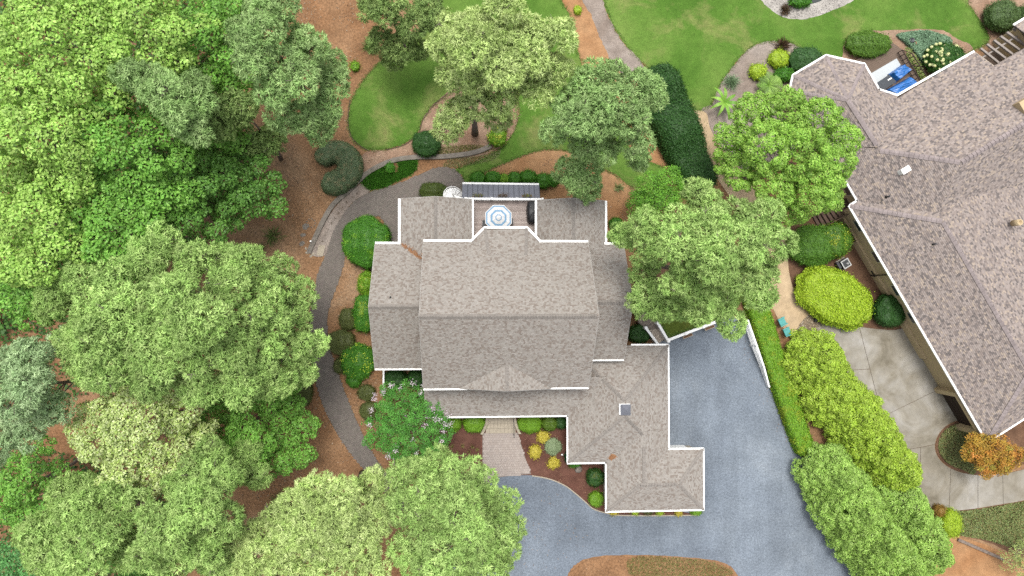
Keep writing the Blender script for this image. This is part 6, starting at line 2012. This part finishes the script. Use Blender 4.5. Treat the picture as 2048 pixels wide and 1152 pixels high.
# ------------------------------------------------------------------ single shrubs: (px, py, rx, ry, h, colours, name, label, options)
SHR = [
    (733, 483, 46, 50, 2.4, SH_G, 'big rounded bright green bush in the bend of the paver path', dict(leaf=.12, tips=(C(128, 178, 52), .15))),
    (734, 567, 17, 24, 1.5, SH_B, 'yellow-tipped bush between the big rounded bush and the left wing', dict(tips=(C(196, 196, 90), .15))),
    (729, 627, 22, 38, 1.6, SH_G, 'upright green bush against the middle of the left wing', dict(tips=(C(150, 180, 60), .2))),
    (697, 638, 18, 21, 1.1, SH_O, 'olive rounded bush nearest the paver path, upper of the olive pair', dict(leaf=.09)),
    (683, 684, 25, 25, 1.2, SH_O, 'larger olive rounded bush on the paver path side', dict(leaf=.09)),
    (716, 722, 32, 34, 1.5, SH_G, 'leafy green bush with yellow new leaves by the left wing corner', dict(leaf=.14, jit=.1, tips=(C(182, 206, 66), .22))),
    (681, 731, 13, 15, .8, SH_O, 'small olive ball tucked beside the leafy bush with yellow leaves', dict(leaf=.09)),
    (708, 760, 15, 14, .8, SH_G, 'small green ball below the leafy bush with yellow leaves', dict(leaf=.09)),
    (733, 785, 16, 15, .8, SH_O, 'small clipped ball left of the white picket rail', dict(leaf=.09)),
    (738, 822, 17, 18, .9, SH_O, 'clipped ball partly under the pink-flowered shrub', dict(leaf=.09)),
    (791, 757, 22, 20, 1.2, SH_D, 'dark bush behind the white picket rail', {}),
    (832, 757, 18, 18, 1.2, SH_D, 'dark bush in the corner between the left wing and the porch', {}),
    (600, 782, 24, 32, 1.1, SH_O, 'olive bush between the paver path and the glossy green tree', dict(leaf=.09)),
    (867, 384, 28, 18, 1.2, [C(76, 92, 36), C(60, 82, 32), C(98, 112, 46)], 'low domed bush beside the spiral staircase', dict(leaf=.09)),
    (853, 287, 27, 25, 1.5, SH_D, 'round dark green bush on the edge of the tall pine bed', {}),
    (995, 275, 18, 17, 1.1, SH_B, 'yellow-green bush at the end of the low stone wall', dict(leaf=.15, jit=.1, tips=(C(200, 204, 80), .3))),
    (1000, 258, 14, 10, .6, SH_O, 'low olive shrub behind the yellow-green bush in the tall pine bed', {}),
    (956, 357, 15, 13, 1.1, SH_G, 'first round box bush from the paver path in the row above the metal roof', {}),
    (986, 356, 15, 13, 1.1, SH_G, 'second round box bush in the row above the metal roof', {}),
    (1008, 358, 11, 10, .9, SH_B, 'smallest, paler box bush in the middle of the row above the metal roof', {}),
    (1029, 357, 14, 13, 1.1, SH_G, 'fourth round box bush in the row above the metal roof', {}),
    (1056, 355, 17, 14, 1.2, SH_G, 'fifth round box bush in the row above the metal roof', {}),
    (1086, 362, 14, 15, 1.2, SH_G, 'sixth round box bush, just past the end of the metal roof', {}),
    (1106, 360, 12, 13, 1.0, SH_G, 'last round box bush of the row, under the grey-green pine', {}),
    (1232, 447, 13, 12, .9, SH_G, 'dark low bush beside the right rear roof ell', {}),
    (1240, 475, 20, 22, 1.4, SH_G, 'green bush half under the broad pine by the right wing', dict(tips=(C(130, 180, 60), .3))),
    (1278, 668, 22, 18, 1.3, SH_D, 'dark round bush beside the plank steps', {}),
    (905, 846, 17, 16, 1.1, SH_B, 'clipped box bush at the left end of the porch row', dict(leaf=.09)),
    (948, 846, 22, 18, 1.2, SH_B, 'clipped box bush just left of the entry steps', dict(leaf=.09)),
    (1060, 847, 23, 18, 1.2, SH_B, 'clipped box bush just right of the entry steps', dict(leaf=.09)),
    (1099, 846, 17, 15, 1.0, [C(102, 134, 40), C(88, 118, 36)], 'smaller clipped box bush two places right of the entry steps', dict(leaf=.09)),
    (1122, 844, 12, 13, .9, SH_D, 'dark shrub in the inner corner of the porch and garage wing', {}),
    (1086, 873, 11, 11, .6, YEL, 'uppermost of the three golden shrubs in the red mulch', dict(leaf=.13, jit=.1, amp=.2)),
    (1070, 903, 11, 13, .6, YEL, 'golden shrub nearest the entry walk', dict(leaf=.13, jit=.1, amp=.2)),
    (1107, 926, 11, 11, .6, YEL, 'lowest of the three golden shrubs in the red mulch', dict(leaf=.13, jit=.1, amp=.2)),
    (1106, 893, 16, 16, .7, [C(146, 166, 122), C(126, 150, 104), C(172, 186, 150)], 'silvery green rounded shrub among the golden shrubs', dict(leaf=.09)),
    (1190, 955, 17, 18, 1.2, SH_D, 'dark round bush against the garage side wall', dict(tips=(C(96, 112, 44), .2))),
    (1192, 997, 14, 14, .9, SH_B, 'bright green fine-leaved shrub near the garage corner', dict(leaf=.13, jit=.1)),
    (1138, 915, 9, 12, .7, [C(36, 92, 52), C(30, 78, 46)], 'dark green shrub poking from under the garage eave', {}),
    (1150, 929, 12, 5, .5, SH_G, 'low green shrub along the garage wall by the boulder', {}),
    (1227, 1024, 8, 6, .5, YEL, 'yellow shrub at the left end of the row below the garage', dict(leaf=.1, jit=.08)),
    (1270, 1024, 7, 6, .5, SH_Y, 'second yellow-green shrub in the row below the garage', dict(leaf=.1, jit=.08)),
    (1296, 1023, 10, 5, .5, SH_O, 'olive shrub in the middle of the row below the garage', dict(leaf=.1, jit=.08)),
    (1320, 1024, 7, 6, .5, SH_Y, 'fourth small shrub in the row below the garage', dict(leaf=.1, jit=.08)),
    (1357, 1025, 7, 7, .5, YEL, 'fifth small golden shrub in the row below the garage', dict(leaf=.1, jit=.08)),
    (1392, 1023, 12, 7, .6, SH_B, 'green shrub at the right end of the row below the garage', dict(leaf=.1, jit=.08)),
    (1668, 594, 82, 56, 2.0, SH_Y, 'huge yellow-green oval shrub beside the tan path', dict(leaf=.16, cover=1.7, jit=.09, rot=-.5)),
    (1779, 622, 33, 33, 1.9, SH_D, 'dark round bush between the oval shrub and the neighbouring wall', {}),
    (1625, 492, 52, 40, 2.2, [C(84, 132, 40), C(68, 112, 36), C(106, 148, 50)], 'green mounded shrub just below the wooden stair', dict(leaf=.14, jit=.1)),
    (1668, 480, 32, 36, 2.3, [C(96, 140, 44), C(80, 120, 38)], 'green shrub with yellow tips against the beige wall', dict(leaf=.14, jit=.1, tips=(C(170, 184, 60), .3))),
    (1735, 88, 46, 26, 1.4, [C(92, 132, 44), C(74, 112, 38), C(112, 150, 56)], 'broad green shrub at the outer corner of the taupe deck', dict(leaf=.13, jit=.1)),
    (1611, 121, 36, 26, 1.6, [C(66, 108, 56), C(52, 90, 48), C(84, 124, 66)], 'round dark green bush beside the octagonal roof end', dict(leaf=.13, jit=.08)),
    (1558, 118, 22, 18, 1.0, SH_Y, 'bright yellow-green bush beside the dark red plant', dict(leaf=.14, jit=.1)),
    (1516, 143, 17, 16, .9, SH_Y, 'smaller yellow-green bush in the grey mulch', dict(leaf=.14, jit=.1)),
    (1570, 150, 22, 14, 1.0, SH_G, 'green shrub behind the fan palm', dict(leaf=.14, jit=.1)),
    (2004, 32, 36, 30, 1.9, [C(88, 116, 64), C(72, 98, 54), C(108, 132, 78)], 'large grey-green shrub by the pergola at the top right', dict(leaf=.13, jit=.1)),
    (2042, 28, 14, 14, 1.2, [C(76, 110, 52), C(62, 92, 46)], 'small green shrub at the right edge above the pergola', dict(leaf=.13, jit=.1)),
    (1155, 20, 8, 8, .6, SH_Y, 'small lone bright green plant in the straw strip at the top', dict(leaf=.12, jit=.08)),
    (710, 133, 9, 9, .6, SH_B, 'small lone green plant in the straw near the blue-green pine', dict(leaf=.16, jit=.12)),
    (1898, 1045, 22, 28, 1.8, SH_Y, 'yellow-green shrub beside the green conifers and concrete drive', dict(leaf=.13, jit=.1)),
    (1878, 1022, 12, 12, 1.2, [C(166, 120, 62), C(150, 132, 60)], 'rusty brown shrub between the conifers and the concrete drive', dict(leaf=.12, jit=.1)),
    (1600, 4, 22, 10, .9, SH_G, 'green plant at the edge of the pond at the top', dict(leaf=.16, jit=.12)),
    (780, 336, 9, 10, .7, SH_G, 'small upright shrub inside the grass bed', dict(leaf=.12, jit=.1)),
]
for (px, py, rx, ry, h, cols, lab, kw) in SHR:
    if h: ball(px, py, rx, ry, h, cols, lab, **kw)
# loose plants
frond_plant(1448, 205, 9, 1.7, [C(126, 176, 62), C(100, 150, 50), C(150, 192, 84)], 'banana plant with long split leaves between the lawn and the maple', 'banana_plant', 0.17, 8, 1.0)
frond_plant(1538, 172, 15, 1.5, [C(132, 172, 72), C(110, 152, 60), C(156, 190, 96)], 'fan palm at the foot of the octagonal roof end', 'palm', 0.1, 6, 0.7, 5)
tuft_plant(1465, 163, 22, 1.1, [C(150, 176, 136), C(128, 156, 116)], 'blue-grey ornamental grass clump in the grey mulch', 'grass_clump', 420)
tuft_plant(1566, 90, 22, 1.0, [C(96, 70, 56), C(80, 62, 50), C(110, 92, 62)], 'dark reddish-brown plant at the tip of the mulch bed', 'bronze_plant', 160, 0.09)
tuft_plant(1572, 18, 16, .8, [C(104, 82, 64), C(90, 76, 56)], 'dark reddish plant beside the pond', 'bronze_plant', 120, 0.08)
tuft_plant(1238, 375, 13, .6, [C(150, 168, 104), C(128, 148, 86), C(190, 196, 140)], 'variegated spiky plant at the lawn edge by the right rear ell', 'spiky_plant', 110, 0.06)
tuft_plant(545, 472, 26, .6, [C(96, 124, 62), C(110, 134, 70)], 'straggly green weed on the straw slope', 'weed', 150, 0.05)
tuft_plant(522, 495, 14, .4, [C(110, 130, 72), C(96, 116, 60)], 'small straggly weed below the larger one on the straw slope', 'weed', 70, 0.04)
tuft_plant(742, 90, 22, 1.2, [C(88, 122, 56), C(110, 136, 70)], 'loose green shrub in the straw left of the small dark pine', 'loose_shrub', 260, 0.06)
tuft_plant(560, 1005, 30, .4, [C(90, 116, 54), C(104, 128, 60)], 'patch of weeds on the straw between the bottom pines', 'weed', 200, 0.04)
tuft_plant(480, 1030, 26, .4, [C(80, 106, 50), C(96, 120, 56)], 'dim patch of weeds beside the spiky pine', 'weed', 160, 0.04)
for i, (px, py) in enumerate([(905, 893), (925, 893), (945, 893), (915, 905), (938, 905), (955, 900)]):
    tuft_plant(px, py, 6, .25, [C(150, 142, 84), C(128, 128, 70)], 'tiny yellowish perennial in the red mulch left of the entry walk', 'perennial', 40, 0.04, group='perennials in the red mulch left of the entry walk')
i = 0
for (px, py) in spline([(641, 492), (650, 470), (663, 446), (677, 426), (694, 404), (714, 387)], False, 2):
    tuft_plant(px, py, 3.5, .2, [C(110, 92, 72), C(120, 108, 80)], 'tiny brown plant in the strip between the low wall and the path', 'perennial', 24, 0.04, group='plants in the strip beside the path')
# hydrangea with pale flower heads
hd = ball(1888, 118, 42, 32, 1.7, [C(58, 104, 38), C(46, 86, 34), C(74, 118, 46)], 'leafy shrub covered in round cream flower heads by the neighbouring roof', 'hydrangea', leaf=.16, jit=.1)
hr = random.Random(3)
for k in range(44):
    a, f = hr.uniform(0, 6.28), math.sqrt(hr.random()) * 0.95
    c = P(1888 + 42 * f * math.cos(a), 114 + 30 * f * math.sin(a), 1.75 - 0.75 * f * f)
    core = ellipsoid_core(tuple(c), .17, .17, .14, -0.6, 9, 5, 0.1, 5, k)
    n = 60
    fi = rng.integers(0, len(core), n)
    q = leaf_quads(core[fi].mean(1), unit(core[fi].mean(1) - np.array(c)), rng.uniform(.06, .1, n), .9)
    polys('flower_head', np.concatenate([core, q]), M['petal'], hd, shade_mix([C(232, 232, 170), C(240, 240, 200), C(214, 222, 140)], n + len(core), .06))
# ground covers
cover_patch('juniper_cover', px_poly([(1795, 68), (1830, 62), (1870, 64), (1902, 78), (1900, 96), (1866, 118), (1846, 126), (1830, 104), (1806, 82)], 0.2), 0.02, 0.55, [C(118, 152, 118), C(98, 132, 100), C(140, 170, 138)], 9000, size=0.16, blade=False)
cover_patch('deck_vines', px_poly([(1808, 100), (1826, 106), (1852, 158), (1842, 162)], 0.5), 0.5, 0.5, [C(140, 160, 84), C(116, 140, 66)], 700, size=0.14, blade=False)
cover_patch('ground_cover', px_poly([(1870, 1023), (1930, 1021), (1990, 1012), (2048, 1002), (2110, 986), (2110, 1100), (2040, 1098), (1975, 1080), (1915, 1066)], 0), 0.02, 0.32, [C(120, 142, 80), C(98, 122, 66), C(142, 156, 96), C(140, 118, 76)], 18000, size=0.15, blade=False)
cover_patch('ground_cover', px_poly([(1905, 850), (1886, 862), (1876, 884), (1878, 906), (1894, 926), (1922, 938), (1950, 944), (1950, 870), (1940, 846)], 0), 0.07, 0.3, [C(116, 134, 80), C(96, 114, 64), C(136, 148, 92), C(140, 120, 76)], 6000, size=0.14, blade=False)
cover_patch('grass_bed', px_poly([(718, 362), (736, 346), (764, 331), (770, 336), (770, 346), (782, 349), (796, 344), (798, 330), (792, 322), (812, 319), (835, 320), (833, 338), (820, 350), (792, 362), (772, 374), (738, 380)], 0, False), 0.02, 0.34, [C(70, 128, 36), C(56, 108, 32), C(92, 146, 48)], 12000, width=0.04)
cover_patch('island_cover', px_poly([(1255, 1120), (1300, 1112), (1380, 1117), (1425, 1124), (1460, 1150), (1300, 1165), (1262, 1150)], 0), 0.03, 0.2, [C(132, 136, 78), C(116, 124, 66), C(150, 144, 94)], 5500, width=0.05)
cover_patch('lawn_weeds', px_poly([(862, 300), (900, 292), (960, 290), (985, 300), (940, 310), (870, 314)], 0), 0.018, 0.2, [C(128, 136, 66), C(112, 122, 58)], 2600, width=0.03)
cover_patch('edge_weeds', px_poly([(900, 318), (960, 312), (1000, 300), (990, 318), (940, 330), (890, 334)], 0), 0.018, 0.22, [C(128, 140, 74), C(112, 124, 60), C(190, 186, 150)], 1600, width=0.03)
# bottom-right pale bush at the frame edge
bb = px_lobes([(2035, 1110, 26, 2.4), (2060, 1095, 26, 2.4), (2050, 1140, 30, 2.6), (2015, 1125, 20, 1.8)])
broadleaf((2030, 1105), bb, [C(176, 194, 116), C(156, 176, 98)], 'pale feathery shrub in the bottom right corner', 'small_tree', leaf=0.16, dens=0.6, clump=0.45, r0=0.06, asp=0.35)
# flower boxes' leaves
for o in [x for x in bpy.data.objects if x.name.startswith('planter_box')]:
    c = np.array(o.location)
    red = 'dark red' in o['label']
    n = 90
    if 'deck' in o['label']:
        p = np.array((c[0], dyN + 0.26, DZ + 0.62)) + rng.normal(0, 1, (n, 3)) * np.array([.28, .09, .08])
        polys('plants', leaf_quads(p, unit(rand_dirs(n) + np.array([0, 0, 1.])), rng.uniform(.08, .15, n)), M['leaf'], o, shade_mix([C(112, 74, 62), C(92, 84, 50)] if red else [C(150, 162, 84), C(104, 124, 60), C(170, 120, 80)], n, .2))

# ------------------------------------------------------------------ undergrowth and litter
cover_patch('undergrowth', px_poly([(-60, 620), (100, 620), (330, 640), (330, 760), (120, 800), (-60, 900)], 0), 0.1, 1.2, [C(70, 108, 46), C(58, 92, 40)], 2500, size=0.36, blade=False)
cover_patch('undergrowth', px_poly([(-60, -40), (470, -40), (500, 80), (470, 200), (500, 300), (520, 380), (430, 430), (330, 470), (250, 560), (60, 640), (-60, 640)], 0), 0.1, 2.2, [C(70, 112, 46), C(58, 96, 40), C(84, 124, 52)], 15000, size=0.42, blade=False)
cover_patch('undergrowth', px_poly([(-60, 900), (120, 900), (300, 960), (420, 1000), (380, 1090), (250, 1200), (-60, 1200)], 0), 0.1, 1.6, [C(70, 108, 46), C(58, 92, 40)], 5000, size=0.36, blade=False)
def litter(name, poly, z, n, cols, size, asp, seed_keep=None):
    pts = np.array(poly)
    x = rng.uniform(pts[:, 0].min(), pts[:, 0].max(), n * 3); y = rng.uniform(pts[:, 1].min(), pts[:, 1].max(), n * 3)
    k = inside(poly, x, y)
    x, y = x[k], y[k]
    d = vnoise(np.stack([x * 0.5, y * 0.5, x * 0], 1), 11) + rng.normal(0, 0.35, len(x)) > 0.05
    x, y = x[d][:n], y[d][:n]
    c = np.stack([x, y, np.full(len(x), z) + rng.uniform(0, 0.02, len(x))], 1)
    q = leaf_quads(c, unit(rand_dirs(len(x)) * 0.25 + np.array([0, 0, 1.0])), size * rng.uniform(0.5, 1.5, len(x)), asp)
    return tag(polys(name, q, M['paver'], None, shade_mix(cols, len(x), 0.2)), kind='stuff')
LT = [_C(200, 176, 148), _C(176, 140, 106), _C(112, 78, 56), _C(150, 108, 76), _C(214, 196, 170)]
litter('leaf_litter', px_poly([(600, 0), (760, 0), (720, 110), (690, 210), (700, 300), (640, 400), (610, 500), (600, 700), (720, 980), (560, 1060), (430, 1110), (480, 980), (600, 860), (560, 600), (400, 460), (520, 380), (560, 280), (640, 250)], 0), 0.02, 5200, LT, 0.17, 0.35)
litter('leaf_litter', px_poly([(660, 560), (740, 480), (760, 780), (740, 840), (700, 800), (665, 700)], 0), 0.02, 700, LT, 0.15, 0.4)
litter('leaf_litter', px_poly([(1100, 310), (1260, 370), (1270, 480), (1215, 490), (1212, 400), (1090, 390)], 0), 0.03, 900, LT, 0.15, 0.4)
litter('leaf_litter', px_poly([(860, 200), (1030, 190), (1030, 260), (980, 300), (860, 310), (750, 330), (740, 305), (830, 280)], 0), 0.03, 1300, LT, 0.14, 0.4)
litter('leaf_litter', px_poly([(1040, 870), (1130, 850), (1210, 930), (1205, 1015), (1150, 975), (1070, 945)], 0), 0.03, 900, [_C(150, 108, 88), _C(90, 58, 48), _C(176, 140, 116)], 0.12, 0.45)
litter('leaf_litter', px_poly([(1490, 660), (1520, 730), (1560, 830), (1640, 985), (1725, 1150), (1690, 1150), (1600, 960), (1530, 820), (1480, 700)], 0), 0.04, 500, LT, 0.12, 0.35)
litter('leaf_litter', px_poly([(1000, 1000), (1060, 960), (1180, 1040), (1140, 1120), (1040, 1150)], 0), 0.04, 120, LT, 0.12, 0.35)

def edge_grass(poly, n, z):
    """grass leaning out over the rim of a lawn"""
    p = np.array(poly); q = np.roll(p, -1, 0)
    L = np.linalg.norm(q - p, axis=1)
    k = rng.choice(len(p), n, p=L / L.sum())
    t = rng.random((n, 1))
    xy = p[k] * (1 - t) + q[k] * t + rng.normal(0, 0.11, (n, 2)) + (vnoise(np.concatenate([p[k] * 0.8, p[k][:, :1] * 0], 1), 3) * 0.12)[:, None]
    c = np.concatenate([xy, np.full((n, 1), z)], 1)
    d = unit(rand_dirs(n) + np.array([0, 0, .5])); d[:, 2] = np.abs(d[:, 2])
    return tag(polys('edge_grass', blades(c, d, 0.16 * rng.uniform(.6, 1.4, n), np.full(n, .045)), M['leaf'], None, shade_mix([C(100, 140, 56), C(84, 120, 46), C(136, 150, 80)], n, .2)), kind='stuff')
for o in [x for x in bpy.data.objects if x.name.split('.')[0] == 'lawn' and x.location.z == 0]:
    edge_grass([tuple(v.co[:2]) for v in o.data.vertices], 9000, o.data.vertices[0].co.z)
